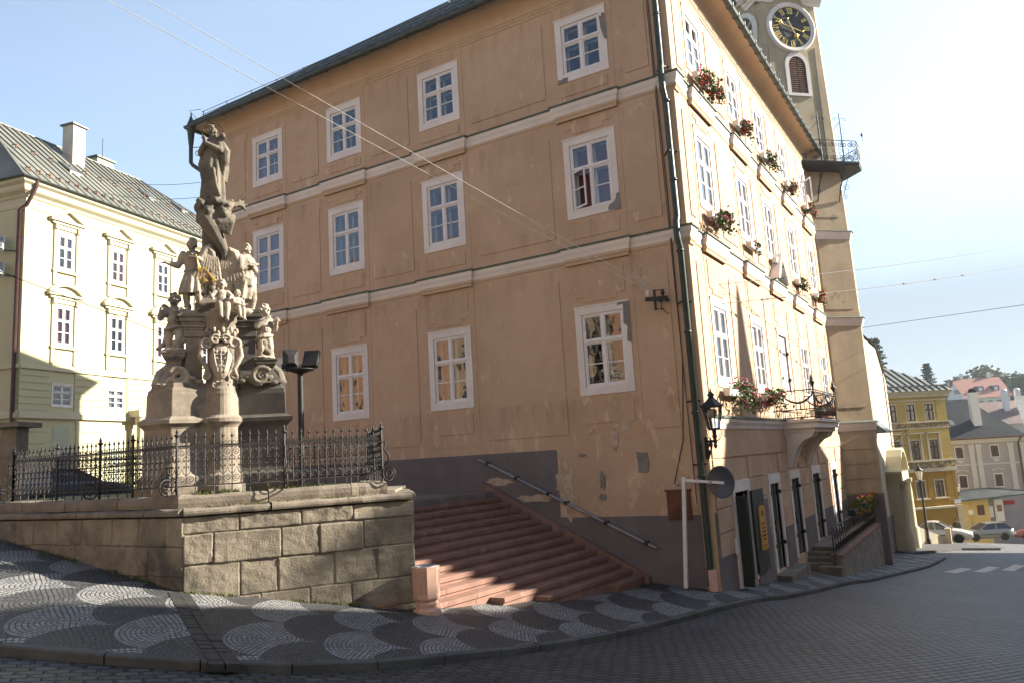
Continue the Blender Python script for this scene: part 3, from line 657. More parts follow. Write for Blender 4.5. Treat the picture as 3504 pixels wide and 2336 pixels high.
# stone balcony on consoles with iron railing
bz,b0,b1,bo=.62,24.5,28.2,1.0
bm=MB(); FR.box(bm,b0,b1,.42,.60,-.02,bo); FR.box(bm,b0-.05,b1+.05,.60,.68,-.02,bo+.06); FR.box(bm,b0+.08,b1-.08,.30,.42,-.02,bo-.1)
bal=bm.build('balcony',MT['trim'],hall)
for c0_ in (24.6,25.05,27.2,27.65):
    cs=MB(); prof=[(0,-.72),(.06,-.74),(.12,-.62),(.2,-.42),(.34,-.14),(.55,.06),(.78,.16),(.86,.3),(0,.3)]
    cs.add([FR.P(c0_,z,n) for n,z in prof]+[FR.P(c0_+.3,z,n) for n,z in prof],[tuple(range(8,-1,-1)),tuple(range(9,18))]+[(i,(i+1)%9,9+(i+1)%9,9+i) for i in range(9)])
    cs.build('console',MT['trim'],bal)
rl=MB(); ra,rb,ro=b0+.03,b1-.03,bo-.03
def rbar(u,n,z0,z1,w=.016): rl.bar(FR.P(u,z0,n),FR.P(u,z1,n),w)
cor=[(ra,0),(ra,ro),(rb,ro),(rb,0)]
for z in (.74,.98,1.56): rl.tube([FR.P(u,z,n) for u,n in cor],.02,6)
def rail_run(p,q):
    p=Vector(p);q=Vector(q);L=(q-p).length;N=max(2,int(L/.135))
    for i in range(1,N):
        t=p.lerp(q,i/N); rbar(t[0],t[1],.98,1.5,.013)
        if i%2==0:
            m=p.lerp(q,(i-1)/N); d=(q-p)/N
            rl.tube([FR.P(m[0]+d[0]*.5*math.cos(a)+d[0]*.0,1.46+.07*math.sin(a),m[1]+d[1]*.5*math.cos(a)) for a in [k*math.pi/6 for k in range(7)]],.010,4)
    # key pattern in the lower band
    K=max(2,int(L/.26))
    for i in range(K):
        t=p.lerp(q,(i+.15)/K); w=p.lerp(q,(i+.7)/K); m=p.lerp(q,(i+.42)/K)
        rl.tube([FR.P(t[0],.76,t[1]),FR.P(t[0],.93,t[1]),FR.P(w[0],.93,w[1]),FR.P(w[0],.81,w[1]),FR.P(m[0],.81,m[1]),FR.P(m[0],.87,m[1])],.010,4,smooth=False)
rail_run(cor[0],cor[1]); rail_run(cor[1],cor[2]); rail_run(cor[3],cor[2])
for (u0_,n0_),(u1_,n1_) in (((ra,.05),(ra,ro)),((ra,ro),((ra+rb)/2,ro)),(((ra+rb)/2,ro),(rb,ro)),((rb,ro),(rb,.05))):
    pts=[FR.P(u0_+(u1_-u0_)*t,1.48-.30*math.sin(math.pi*t)**.7,n0_+(n1_-n0_)*t) for t in [k/14 for k in range(15)]]; rl.tube(pts,[.018+.02*math.sin(math.pi*k/14) for k in range(15)],6)
    rl.ell(FR.P(u0_,1.48,n0_),.045,n=8,m=6)
for u,n in ((ra,ro),(rb,ro)):
    rbar(u,n,.68,1.6,.035); rl.lathe([(.015,1.58),(.03,1.66),(.075,1.74),(.085,1.80),(.05,1.82),(.055,1.88),(.03,1.95),(.008,2.05)],FR.P(u,0,n),10)
rl.build('railing',MT['iron'],bal)
# pediment (sloping stone gable) above the middle axis
pd=MB(); zc=5.14; c_=25.6
for sx in (-1,1):
    P=[(c_+sx*.82,zc),(c_,zc+.95),(c_,zc+.78),(c_+sx*.62,zc)]
    if sx>0: P=P[::-1]
    FR.poly(pd,P,.0,.32)
FR.poly(pd,[(c_-.6,zc),(c_+.6,zc),(c_,zc+.75)],0,.06)
pd.build('pediment',MT['trim'],hall)
# number plates / small panels
pl=MB(); FR.box(pl,26.9,27.12,-.45,-.15,.03,.04); FR.box(pl,18.15,18.3,-2.45,-2.1,.034,.07); pl.build('number_plate',MT['white'],hall)
mb=MB(); mb.box((-6.42,YC-.02,-1.55),(-5.88,YC-.06,-.92)); mb.box((-6.46,YC-.02,-.92),(-5.84,YC-.08,-.88)); mb.box((-6.40,YC-.06,-1.53),(-5.98,YC-.072,-.94)); mb.build('meter_box_door',MT['brown'],hall)
# corner pier: lamp bracket side strip
cp=MB(); FL.box(cp,XC-.30,XC,-5,11.6,0,.02); cp.build('corner_pier',MT['ochre_l'],hall)
# ------------------------------------------------------------------ tower
T0=Vector((-5.373,34.4,0)); TD=Vector((.70711,.70711,0)); TN=Vector((.70711,-.70711,0))
def sright(z): return float(np.interp(z,[-8,-2.2,5.1,8.8,14.85,19.2,30],[1.80,1.75,1.72,1.68,1.50,1.37,1.30]))
def sleft(z): return float(np.interp(z,[-8,8,19.2],[-1.62,-1.45,-1.32]))
def tring(z,o=0,ch=.22):
    """octagonal plan ring at height z, pushed out by o"""
    a,b=sleft(z),sright(z); w=b-a; c=T0+TD*((a+b)/2)-TN*(w/2+ch); H=w/2+ch+o; h=w/2+o*.41
    out=[]
    for k in range(4):
        n=Matrix.Rotation(k*math.pi/2,3,'Z')@TN; d=Matrix.Rotation(k*math.pi/2,3,'Z')@TD
        for s in (-h,h): p=c+n*H+d*s; out.append(Vector((p.x,p.y,z)))
    return out
tw=MB(); tw.loft([tring(z) for z in (-8,-2.2,2,5.1,8.8,12,14.85,17,19.2,24)],True,False)
tower=tw.build('tower',MT['towerst'],hall)
def tband(z0,prof,m,name):
    b=MB(); b.loft([tring(z,o) for o,z in prof],True,False); return b.build(name,m,tower)
for zt in (.70,5.09,8.88):
    tband(0,[(.0,zt-.36),(.03,zt-.36),(.05,zt-.30),(.04,zt-.28),(.06,zt-.27),(.11,zt-.12),(.13,zt-.03)],MT['trim'],'string_course'); tband(0,[(.0,zt-.03),(.17,zt-.03),(.17,zt-.015),(.0,zt+.06)],MT['flash'],'flashing')
TF=Face(T0,TD,TN)
rp=MB()
for z0,z1 in ((-.42,.18),(-1.02,-.46),(-1.62,-1.06),(-2.2,-1.66)): TF.box(rp,-.05,1.52,z0,z1,-.1,.035)
for z0,z1 in ((5.45,8.3),(1.3,4.5)): TF.box(rp,.1,1.45,z0,z1,-.1,.025)
TF.box(rp,-1.5,1.72,4.98+.1,5.33,-.1,.03); TF.box(rp,.15,1.3,9.5,11.3,-.1,.02)
for s0,s1 in ((-1.2,-1.0),(1.12,1.3)): TF.box(rp,s0,s1,12.0,17.4,-.1,.03)
rp.build('plaster_field',MT['towerst'],tower)
tso=MB(); tso.loft([tring(z,.02) for z in (-7,-2.26)],True,False); tso.build('socle',MT['socle'],tower)
# clock: dial, ring, gilded numerals and hands
def clock(F,cs,cz,nm):
    n=.09; rg=MB()
    prof=[(.98,.0),(.98,.09),(1.02,.13),(1.08,.10),(1.12,.14),(1.18,.12),(1.2,.0)]
    rings=[[F.P(cs+r*math.cos(a),cz+r*math.sin(a),nn) for r,nn in prof] for a in [2*math.pi*k/56 for k in range(57)]]
    vs=[p for r in rings for p in r]; m=len(prof); rg.add(vs,[(k*m+i,(k+1)*m+i,(k+1)*m+i+1,k*m+i+1) for k in range(56) for i in range(m-1)],True)
    o=rg.build('clock',MT['trim'],tower)
    d=MB(); F.poly(d,[(cs+1.0*math.cos(2*math.pi*k/56),cz+1.0*math.sin(2*math.pi*k/56)) for k in range(56)],-.02,.06); d.build('dial',MT['black'],o)
    for k,tx in enumerate('XII I II III IV V VI VII VIII IX X XI'.split()):
        th=math.pi/2-k*math.pi/6; cr=Vector((math.cos(th),math.sin(th))); tg=Vector((math.sin(th),-math.cos(th)))   # radial out, clockwise tangent
        wd={'I':.075,'V':.15,'X':.15}; W_=sum(wd[c] for c in tx); x=-W_/2; nu=MB()
        def st(x0,y0,x1,y1,w):
            p=Vector((cs,cz))+tg*x0+cr*(.79+y0); q=Vector((cs,cz))+tg*x1+cr*(.79+y1); dd=(q-p).normalized(); nn=Vector((-dd.y,dd.x))*w/2
            F.poly(nu,[tuple(p-nn),tuple(q-nn),tuple(q+nn),tuple(p+nn)],.06,.072)
        h_=.135
        for c in tx:
            w=wd[c]
            if c=='I': st(x+w/2,-h_,x+w/2,h_,.034)
            if c=='V': st(x+.02,h_,x+w/2,-h_,.036); st(x+w-.02,h_,x+w/2,-h_,.018)
            if c=='X': st(x+.02,h_,x+w-.02,-h_,.036); st(x+w-.02,h_,x+.02,-h_,.018)
            x+=w
        st(-W_/2,-h_,W_/2,-h_,.014); st(-W_/2,h_,W_/2,h_,.014)
        nu.build('numeral',MT['gold'],o)
    for ang,L,tail in ((288,.80,.56),(156,.62,.42)):
        hd=MB(); th=math.pi/2-R(ang); d2=(math.cos(th),math.sin(th)); e=.09 if L>.7 else .105
        P=lambda s:F.P(cs+d2[0]*s,cz+d2[1]*s,e)
        hd.bar(P(-tail),P(L*.7),.03,.012,up=F.n); hd.bar(P(L*.7),P(L),.05,.012,up=F.n); hd.ell(P(L*.68),.085,n=8,m=6); hd.ell(P(L*.82),(.05),n=8,m=6)
        hd.ell(P(-tail),.06,n=8,m=6); 
        for sg_ in (-1,1): q=F.P(cs+d2[0]*L*.74-d2[1]*.09*sg_,cz+d2[1]*L*.74+d2[0]*.09*sg_,e); hd.ell(q,.05,n=8,m=6)
        hd.build('clock_hand',MT['gold'],o)
    return o
clock(TF,.04,18.28,'f')
a_,b_=sleft(18.3),sright(18.3); w_=b_-a_; cc=T0+TD*((a_+b_)/2)-TN*(w_/2+.22)
TL=Face(cc-TD*(w_/2+.22),TN,-TD); clock(TL,.28,18.28,'l')
# louvred belfry opening
lv=MB(); sc,z0,z1,hw=.12,15.17,16.45,.42
arch=lambda w,zb,zs:[(sc-w,zb),(sc+w,zb)]+[(sc+w*math.cos(t),zs+w*1.1*math.sin(t)) for t in [k*math.pi/12 for k in range(13)]]
ou=arch(.6,z0-.13,z1); inn=arch(hw,z0,z1)
for i in range(len(ou)):
    j=(i+1)%len(ou)
    for n_,fl in ((.06,False),):
        lv.add([TF.P(*ou[i],n_),TF.P(*ou[j],n_),TF.P(*inn[j],n_),TF.P(*inn[i],n_)],[(0,1,2,3)]); lv.add([TF.P(*ou[i],n_),TF.P(*ou[j],n_),TF.P(*ou[j],-.02),TF.P(*ou[i],-.02)],[(0,1,2,3)]); lv.add([TF.P(*inn[i],n_),TF.P(*inn[j],n_),TF.P(*inn[j],.0),TF.P(*inn[i],.0)],[(0,1,2,3)])
o=lv.build('louvre',MT['trim'],tower)
bk=MB(); TF.poly(bk,inn,-.01,.004); bk.build('opening',MT['dark'],o)
sl_=MB(); z=z0+.03
while z<z1+.40:
    w=hw if z<z1 else hw*math.sqrt(max(0,1-((z-z1)/(hw*1.1))**2))
    if w>.08:
        for s0,s1 in ((sc-w,sc-.015),(sc+.015,sc+w)):
            sl_.add([TF.P(s0,z,.05),TF.P(s1,z,.05),TF.P(s1,z+.075,.012),TF.P(s0,z+.075,.012),TF.P(s0,z-.012,.05),TF.P(s1,z-.012,.05)],[(0,1,2,3),(4,5,1,0)])
    z+=.098
sl_.build('slat',MT['brown'],o)
# main cornice, broken by the arch over each dial
co_=MB(); prof=[(0,19.42),(.07,19.42),(.10,19.52),(.18,19.58),(.2,19.66),(.34,19.72),(.46,19.84),(.48,19.98),(.0,20.1)]
for F,cs in ((TF,.04),(TL,0.)):
    for sg_ in (-1,1):
        s0,s1=(cs+.62*sg_),(cs+2.1*sg_)
        def ring(s,dz=0): return [F.P(s,z+dz,o_) for o_,z in prof]
        e1=cs+sg_*1.62
        rr=[ring(s0,.30),ring(s0+.15*sg_,.06),ring(s0+.3*sg_),ring(e1)]
        vs=[p for r in rr for p in r]; m=len(prof); co_.add(vs,[(k*m+i,(k+1)*m+i,(k+1)*m+i+1,k*m+i+1) for k in range(3) for i in range(m-1)]); co_.add(rr[0],[tuple(range(m))]); co_.add(rr[-1],[tuple(range(m))])
    arc=[[F.P(cs+(1.0+o_*.0)*r_*math.cos(t),18.75+r_*math.sin(t),o_) for o_,r_ in ((0,1.30),(.1,1.30),(.14,1.38),(.3,1.45),(.42,1.55),(.44,1.70),(0,1.75))] for t in [R(38)+R(104)*k/14 for k in range(15)]]
    vs=[p for r in arc for p in r]; co_.add(vs,[(k*7+i,(k+1)*7+i,(k+1)*7+i+1,k*7+i+1) for k in range(14) for i in range(6)])
co_.build('cornice',MT['trim'],tower)
tu=MB(); tu.loft([tring(20.1,.5),tring(20.6,.2),tring(22.5,-.2),tring(25,-.9)],True,True); tu.build('roof',MT['flash'],tower)
# tower gallery
gb=MB(); gb.loft([tring(11.56,.86,.1),tring(11.68,.90,.1)],True,False)
gal=gb.build('gallery',MT['iron'],tower)
gr=MB(); rr=tring(11.68,.86,.1)
for i in range(8):
    p,q=rr[i],rr[(i+1)%8]; L=(q-p).length
    if L<.05: continue
    d=(q-p)/L; U_=Vector((0,0,1))
    for z in (.04,.98): gr.tube([p+U_*z,q+U_*z],.02,5)
    K=max(1,int(L/.42))
    for k in range(K):
        c=p+d*(L*(k+.5)/K); g=L/K
        for zc,sgn in ((.2,1),(.8,-1)):
            gr.tube(spiral(c+d*(-g*.22)+U_*zc,d,U_*sgn,.13,.02,1.5,a0=-1.2),.017,4); gr.tube(spiral(c+d*(g*.22)+U_*zc,-d,U_*sgn,.13,.02,1.5,a0=-1.2),.017,4)
        gr.tube([c-d*g*.4+U_*.34,c-d*g*.4+U_*.66],.014,4); gr.tube([c-d*g*.35+U_*.6,c+U_*.5,c+d*g*.35+U_*.6],.009,4); gr.tube([c-d*g*.35+U_*.4,c+U_*.5,c+d*g*.35+U_*.4],.009,4)
    gr.bar(p,p+U_*1.0,.025)
gr.build('railing',MT['iron'],gal)
gk=MB()
for s in (-.55,.35,1.42):
    b0_=TF.P(s,10.2,.03); b1_=TF.P(s,11.56,.62); gk.tube([b0_,TF.P(s,10.75,.2),b1_],.032,5); gk.tube(spiral(TF.P(s,11.2,.42),TN,Vector((0,0,1)),.17,.03,1.6),.012,4); gk.tube(spiral(TF.P(s,10.55,.2),TN,Vector((0,0,1)),.10,.02,1.4),.012,4)
TRf=Face(cc+TD*(w_/2+.30),-TN,TD)
for s in (-.9,.6):
    gk.tube([TRf.P(s,9.9,.2),TRf.P(s,11.56,.85)],.018,5); gk.tube(spiral(TRf.P(s,11.15,.75),TD,Vector((0,0,1)),.17,.03,1.6),.011,4); gk.tube(spiral(TRf.P(s,10.7,.62),TD,Vector((0,0,1)),.13,.03,1.5),.011,4)
gk.build('bracket',MT['iron'],gal)
ga=MB()
for p,hh in ((TF.P(.2,11.68,.85),2.0),(TF.P(1.28,11.68,.85),2.0)):
    ga.tube([p,p+V(0,0,hh+.25)],[.035,.02],5); u=TD
    for zz in (hh,hh-.1):
        pass
    for sgn in (-1,1): ga.tube([p+V(0,0,hh)]+[q for q in spiral(p+V(0,0,hh-.06)+u*sgn*.26,u*sgn,V(0,0,1),.07,.03,.9,a0=math.pi/2,sgn=-1)],.010,4)
    ga.tube([p+V(0,0,hh-.15),p-u*.42+V(0,0,hh-.62),p-u*.42+V(0,0,hh-1.0)],.012,4)
    for k in range(4): ga.tube([p+V(0,0,hh-.3-.2*k),p+u*.22+V(0,0,hh-.3-.2*k)],.007,4)
ga.lathe([(.01,0),(.012,.2),(.06,.3),(.02,.38),(.0,.4)],TF.P(2.3,12.66,.86),6)
ga.build('aerial_pole',MT['iron'],gal)
# ------------------------------------------------------------------ monument terrace
ZT=-.25
def V2(x,y): return Vector((x,y,0))
P0,P1,P2,P3_,P4_=V2(-10.39,7.42),V2(-8.385,10.33),V2(-10.35,12.55),V2(-14.2,12.1),V2(-21,11.6); PL=V2(-21,7.42)
terr=thing('retaining_wall',(-10.39,7.42,-1.65),'low terrace wall of weathered sandstone blocks carrying the plague column','wall')
def stone_run(mb,a,b,ztop,zbot_f,courses,wmin,wmax,rs):
    r_=random.Random(rs); d=(b-a); L=d.length; d/=L; n=Vector((d.y,-d.x,0)); z=ztop; k=0
    while z>-3.2:
        h=courses[min(k,len(courses)-1)]*r_.uniform(.94,1.06); s=-.02 if k%2 else 0; s=0
        first=True
        while s<L-.02:
            w=r_.uniform(wmin,wmax)*(.6 if first and k%2 else 1); first=False
            e=min(L,s+w)
            if L-e<.25: e=L
            zz=max(zbot_f(a+d*s),zbot_f(a+d*e))
            if z>min(zbot_f(a+d*s),zbot_f(a+d*e))-.1:
                j=[r_.uniform(-.018,.02) for _ in range(4)]; g=r_.uniform(.001,.006); dz=[r_.uniform(-.012,.012) for _ in range(4)]
                q0,q1=a+d*(s+g),a+d*(e-g if e<L else e)
                o=n*r_.uniform(-.005,.02)
                vs=[q0-n*.3,q1-n*.3,q1-n*.3,q0-n*.3,q0+o+n*j[0],q1+o+n*j[1],q1+o+n*j[2],q0+o+n*j[3]]
                zs=[z-h+g,z-h+g,z-g,z-g,z-h+g+dz[0],z-h+g+dz[1],z-g+dz[2],z-g+dz[3]]
                if k==0: zs[6]=zs[7]=z-.004
                mb.add([Vector((p.x,p.y,zq)) for p,zq in zip(vs,zs)],[(0,1,2,3)[::-1],(4,5,6,7),(0,4,7,3),(1,2,6,5),(3,7,6,2),(0,1,5,4)])
            s=e
        z-=h; k+=1
bl=MB(); stone_run(bl,P0,P1,-.575,lambda p:gz(p.x,p.y),[.26,.46,.5,.46,.4],.55,1.0,3); stone_run(bl,PL,P0,-.575,lambda p:gz(p.x,p.y),[.42,.45,.45],.5,.95,5); stone_run(bl,P1,P2,-.575,lambda p:-2.4,[.3,.46,.5],.5,.9,6)
blk=bl.build('stone_block',MT['block'],terr,bevel=.022)
def rough(o,lev,st,sc):
    s_=o.modifiers.new('subdivide','SUBSURF'); s_.subdivision_type='SIMPLE'; s_.levels=s_.render_levels=lev
    t=bpy.data.textures.new('rough','CLOUDS'); t.noise_scale=sc; t.noise_depth=4; d=o.modifiers.new('displace','DISPLACE'); d.texture=t; d.strength=st; d.texture_coords='LOCAL'
rough(blk,4,.026,.13)
core=MB(); ins=lambda P,c,k:P+(c-P).normalized()*k
cen=V2(-13.5,9.9)
pol=[(p.x,p.y) for p in (ins(PL,cen,.012),ins(P0,cen,.02),ins(P1,cen,.02),ins(P2,cen,.02),P3_,P4_)]
core.prism(pol,-3.6,-.58); core.build('core',MT['mortar'],terr)
def coping(path,z0,z1,ov,depth,seglen,rs,name,m,rough=.012):
    r_=random.Random(rs); mb=MB()
    for a,b in zip(path,path[1:]):
        d=(b-a); L=d.length; d/=L; n=Vector((d.y,-d.x,0)); s=0
        while s<L-.03:
            w=r_.uniform(*seglen); e=min(L,s+w); 
            if L-e<.3: e=L
            g=r_.uniform(.004,.013); K=5; rings=[]
            dz0=r_.uniform(-.012,.012)
            for k in range(K+1):
                t=s+g+(e-s-2*g)*k/K; p=a+d*t; o1=ov+r_.uniform(-rough,rough)*1.6; zz=z1+dz0+r_.uniform(-rough,rough)
                pr=[(-depth,z0),(o1-.01,z0+.004),(o1,z0+(z1-z0)*.35),(o1-.006,z0+(z1-z0)*.72),(o1-.035,zz-.012),(o1-.07,zz),(-depth,zz)]
                rings.append([p+n*o+Vector((0,0,z)) for o,z in pr])
            mb.loft(rings,True,False); s=e
    return mb.build(name,m,terr)
O=lambda P,dx,dy:P+V2(dx,dy)
coping([PL,P0,P1,P2],-.555,-.455,.06,.45,(.7,1.3),8,'coping',MT['cap'])
U0,U1,U2,UL=V2(-10.72,7.56),V2(-8.86,10.26),V2(-10.65,12.15),V2(-21,7.56)
coping([UL,U0,U1,U2],-.452,ZT,.0,.42,(.9,1.7),9,'upper_step',MT['cap'],.010)
tp=MB(); vs=[];ids={}
tpoly=[UL+V2(0,.3),U0+V2(-.2,.28),U1+V2(-.32,.02),U2+V2(-.1,-.3),P3_,P4_]
tp.add([Vector((p.x,p.y,ZT-.03)) for p in tpoly],[tuple(range(6))]); tp.build('terrace_floor',mat('mossy_earth_and_gravel',(.17,.15,.10),(.10,.12,.05),1.5,c3=(.08,.11,.03),patch=.5,pscale=2.,bs=40,bd=.02),terr)
ap=MB(); ap.prism([(p.x,p.y) for p in (P0+V2(-.4,.35),P1+V2(-.45,.1),P2,P3_,P4_,PL+V2(0,.3))],-.6,-.40); ap.build('fill',MT['mortar'],terr)
# grass tufts along the terrace edge and wall foot
gs=MB(); r_=random.Random(4)
def tuft(p,h,n=7):
    for _ in range(n):
        a=r_.uniform(0,6.28); q=p+V(r_.uniform(-.05,.05),r_.uniform(-.05,.05),0); t=q+V(math.cos(a)*h*.5,math.sin(a)*h*.5,h*r_.uniform(.6,1.2)); w=V(-math.sin(a),math.cos(a),0)*.008
        gs.add([q-w,q+w,t],[(0,1,2)])
fd=(U1-U0).normalized(); fn=V2(-fd.y,fd.x)
for i in range(240):
    s=r_.uniform(.2,3.2); p=U0+fd*s+fn*r_.uniform(.1,.55)
    if math.sin(s*4.1)+math.sin(s*9.7)*.6>-.3: tuft(V(p.x,p.y,ZT-.01),r_.uniform(.03,.08))
for i in range(160):
    s=r_.uniform(0,3.5); p=P0+(P1-P0).normalized()*s-fn*r_.uniform(.0,.05); 
    if math.sin(s*3.3+1)>-.2: tuft(V(p.x,p.y,gz(p.x,p.y)),r_.uniform(.02,.06))
for i in range(160):
    p=P0+V2(-r_.uniform(0,5.5),-r_.uniform(0,.08)); 
    if math.sin(p.x*3.1)>-.3: tuft(V(p.x,p.y,gz(p.x,p.y)),r_.uniform(.02,.07))
for i in range(70):
    p=U0+fd*r_.uniform(.3,3)+fn*(-.3); tuft(V(p.x,p.y,-.45),r_.uniform(.02,.05),5)
tag(gs.build('grass_tufts',mat('short_grass',(.07,.10,.02),(.12,.12,.035),5.,rough=.8)),'sparse green grass growing along the foot and top of the terrace wall','grass',kind='stuff')
# ------------------------------------------------------------------ wrought iron fence
fence=thing('iron_fence',(-10.85,7.64,ZT),'black wrought iron fence with scrollwork and spear tips round the plague column','fence')
FP=[V2(-15.75,7.64),V2(-14.25,7.64),V2(-12.93,7.64),V2(-12.0,7.64),V2(-10.85,7.64),V2(-9.92,8.97),V2(-9.0,10.31),V2(-9.88,11.1),V2(-10.75,11.9),V2(-13.6,11.6),V2(-16.6,11.3),V2(-15.75,7.64)]
def panel(a,b,idx):
    d=(b-a); L=d.length; d/=L; up=V(0,0,1); mb=MB(); B=lambda s,z:a+d*s+V(0,0,ZT+z*.87)
    hid=idx>=8
    for z,w in ((.15,.022),(.86,.03),(.83,.014)) if not hid else ((.15,.022),(.86,.03)): mb.bar(B(0,z),B(L,z),.018,w)
    n=max(2,int(round(L/.135)))
    for i in range(n+1):
        s=L*i/n; mb.bar(B(s,-.02 if i%2==0 else .15),B(s,1.02),.013)
        mb.loft([[B(s,1.0)+d*x*w+up*0 for x in (-1,0,1,0)] if False else [B(s,z)+d*w*math.cos(t)+d.cross(up)*w*math.sin(t) for t in (0,1.57,3.14,4.71)] for z,w in ((1.0,.010),(1.03,.028),(1.045,.012),(1.12,.002))],True,False)
        mb.bar(B(s-.028,1.03),B(s+.028,1.03),.014)
        if i<n:
            g=L/n; c=s+g/2; m_=5 if hid else 9
            for zc,r1 in ((.915,.026),(.915,.026)):
                pass
            for sx in (-1,1):
                cc_=B(c+sx*g*.25,.905); mb.tube([cc_+d*.026*math.cos(t)+up*.026*math.sin(t) for t in [6.28*k/7 for k in range(7)]],.006,3,closed=True)
                mb.ell(B(c+sx*g*.28,.60),.016,n=5,m=4); mb.ell(B(c+sx*g*.28,.49),.016,n=5,m=4)
            mb.tube(spiral(B(c,.745),d,up,.060,.012,1.6,a0=1.57,n=m_+5),.007,3); mb.tube(spiral(B(c,.265),d,up,.066,.012,1.6,a0=-1.57,n=m_+5,sgn=-1),.007,3)
            mb.tube([B(c-g*.45,.68),B(c-g*.2,.64),B(c,.56),B(c+g*.2,.64),B(c+g*.45,.68)],.006,3); mb.tube([B(c-g*.45,.34),B(c-g*.2,.38),B(c,.46),B(c+g*.2,.38),B(c+g*.45,.34)],.006,3)
    return mb.build('panel',MT['iron'],fence)
for i,(a,b) in enumerate(zip(FP,FP[1:])): panel(a,b,i)
for i,p in enumerate(FP):
    mb=MB(); q=V(p.x,p.y,ZT-.05); mb.bar(q,q+V(0,0,.94),.032)
    mb.lathe([(.012,.93),(.045,.965),(.048,.98),(.016,.995),(.026,1.015),(.002,1.09)],q,6); mb.build('post',MT['iron'],fence)
    if i in (0,2,4,5,6) and i>0 or i==0:   # scroll stays standing out from the posts
        a,b=(FP[i-1] if i else FP[0]),FP[i+1]; d=(b-a).normalized(); n=V(d.y,-d.x,0)
        for nn in ([n] if i not in (4,6) else [n,V(d.x,d.y,0)] if i==6 else [V(0,-1,0),V(.82,-.57,0)]):
            nn=nn.normalized(); s=MB(); c=q+nn*.17+V(0,0,.19)
            s.tube(spiral(c,nn,V(0,0,1),.16,.035,1.9,a0=2.6,n=34),.012,5); s.tube([q+V(0,0,.72),q+nn*.10+V(0,0,.74),q+nn*.06+V(0,0,.60),q+nn*.16+V(0,0,.5),q+nn*.16+V(0,0,.40),q+nn*.03+V(0,0,.30)],.012,5); s.build('scroll_stay',MT['iron'],fence)
# ------------------------------------------------------------------ plague column
SC0=V(-11.38,8.83,0); ER=V(.613,.790,0); EF=V(.790,-.613,0)
STM=Matrix(((ER.x,EF.x,0,SC0.x),(ER.y,EF.y,0,SC0.y),(0,0,1,0),(0,0,0,1)))
col_=thing('plague_column',(SC0.x,SC0.y,-.25),'tall baroque sandstone column with stepped pedestal, scroll brackets and carved shield','monument')
def outset(poly,o):
    N=len(poly); out=[]
    for i in range(N):
        a,b,c=[Vector(poly[j%N]) for j in (i-1,i,i+1)]; d0=(b-a).normalized(); d1=(c-b).normalized()
        n0=Vector((d0.y,-d0.x)); n1=Vector((d1.y,-d1.x)); out.append(b+(n0+n1)/max(.5,1+n0.dot(n1))*o)
    return out
base=[(-1.18,.05),(-.74,.45),(-.21,.29)]+[(.05+.25*math.cos(t),.22+.25*math.sin(t)) for t in [R(158)-R(150)*k/10 for k in range(11)]]+[(.33,.17),(1.12,.33),(1.12,-.35),(.1,-.9),(-.5,-1.2),(-1.0,-.62)]
base=base[::-1]
if sum(a[0]*b[1]-a[1]*b[0] for a,b in zip(base,base[1:]+base[:1]))<0: base=base[::-1]
def stain_and_shade(o):
    """the right-hand block takes a dark stained stone with its shade put into the colour"""
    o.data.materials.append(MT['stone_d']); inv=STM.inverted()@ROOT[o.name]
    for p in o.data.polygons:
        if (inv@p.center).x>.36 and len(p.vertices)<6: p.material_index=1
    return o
def tier(mb,prof):
    mb.loft([[(p[0],p[1],z) for p in outset(base,o)] for o,z in prof],True,False)
mb=MB(STM); tier(mb,[(.14,-.32),(.14,-.14),(.08,-.12),(.08,.02),(.03,.07),(.01,.12),(.0,.80),(.0,.82)]); stain_and_shade(mb.build('plinth',MT['stone'],col_,bevel=.012))
mb=MB(STM); tier(mb,[(.0,.82),(.025,.86),(.055,.89),(.08,.91),(.08,.975),(.05,.99),(.0,1.03)]); stain_and_shade(mb.build('base_moulding',MT['stone'],col_))
mb=MB(STM); tier(mb,[(-.02,1.02),(-.03,1.40),(-.04,1.44),(-.045,1.48),(-.09,1.53),(-.095,1.60)]); stain_and_shade(mb.build('pedestal',MT['stone'],col_,bevel=.012))
def sculpt(mb,name,m,parent,voxel=.0095,smooth=1,disp=.004):
    o=mb.build(name,m,parent); r=o.modifiers.new('remesh','REMESH'); r.mode='VOXEL'; r.voxel_size=voxel; r.use_smooth_shade=True
    if smooth: s=o.modifiers.new('smooth','SMOOTH'); s.iterations=smooth; s.factor=.5
    if disp:
        t=bpy.data.textures.get('chisel') or bpy.data.textures.new('chisel','CLOUDS'); t.noise_scale=.035; t.noise_depth=3
        d=o.modifiers.new('displace','DISPLACE'); d.texture=t; d.strength=disp*2; d.texture_coords='LOCAL'
    return o
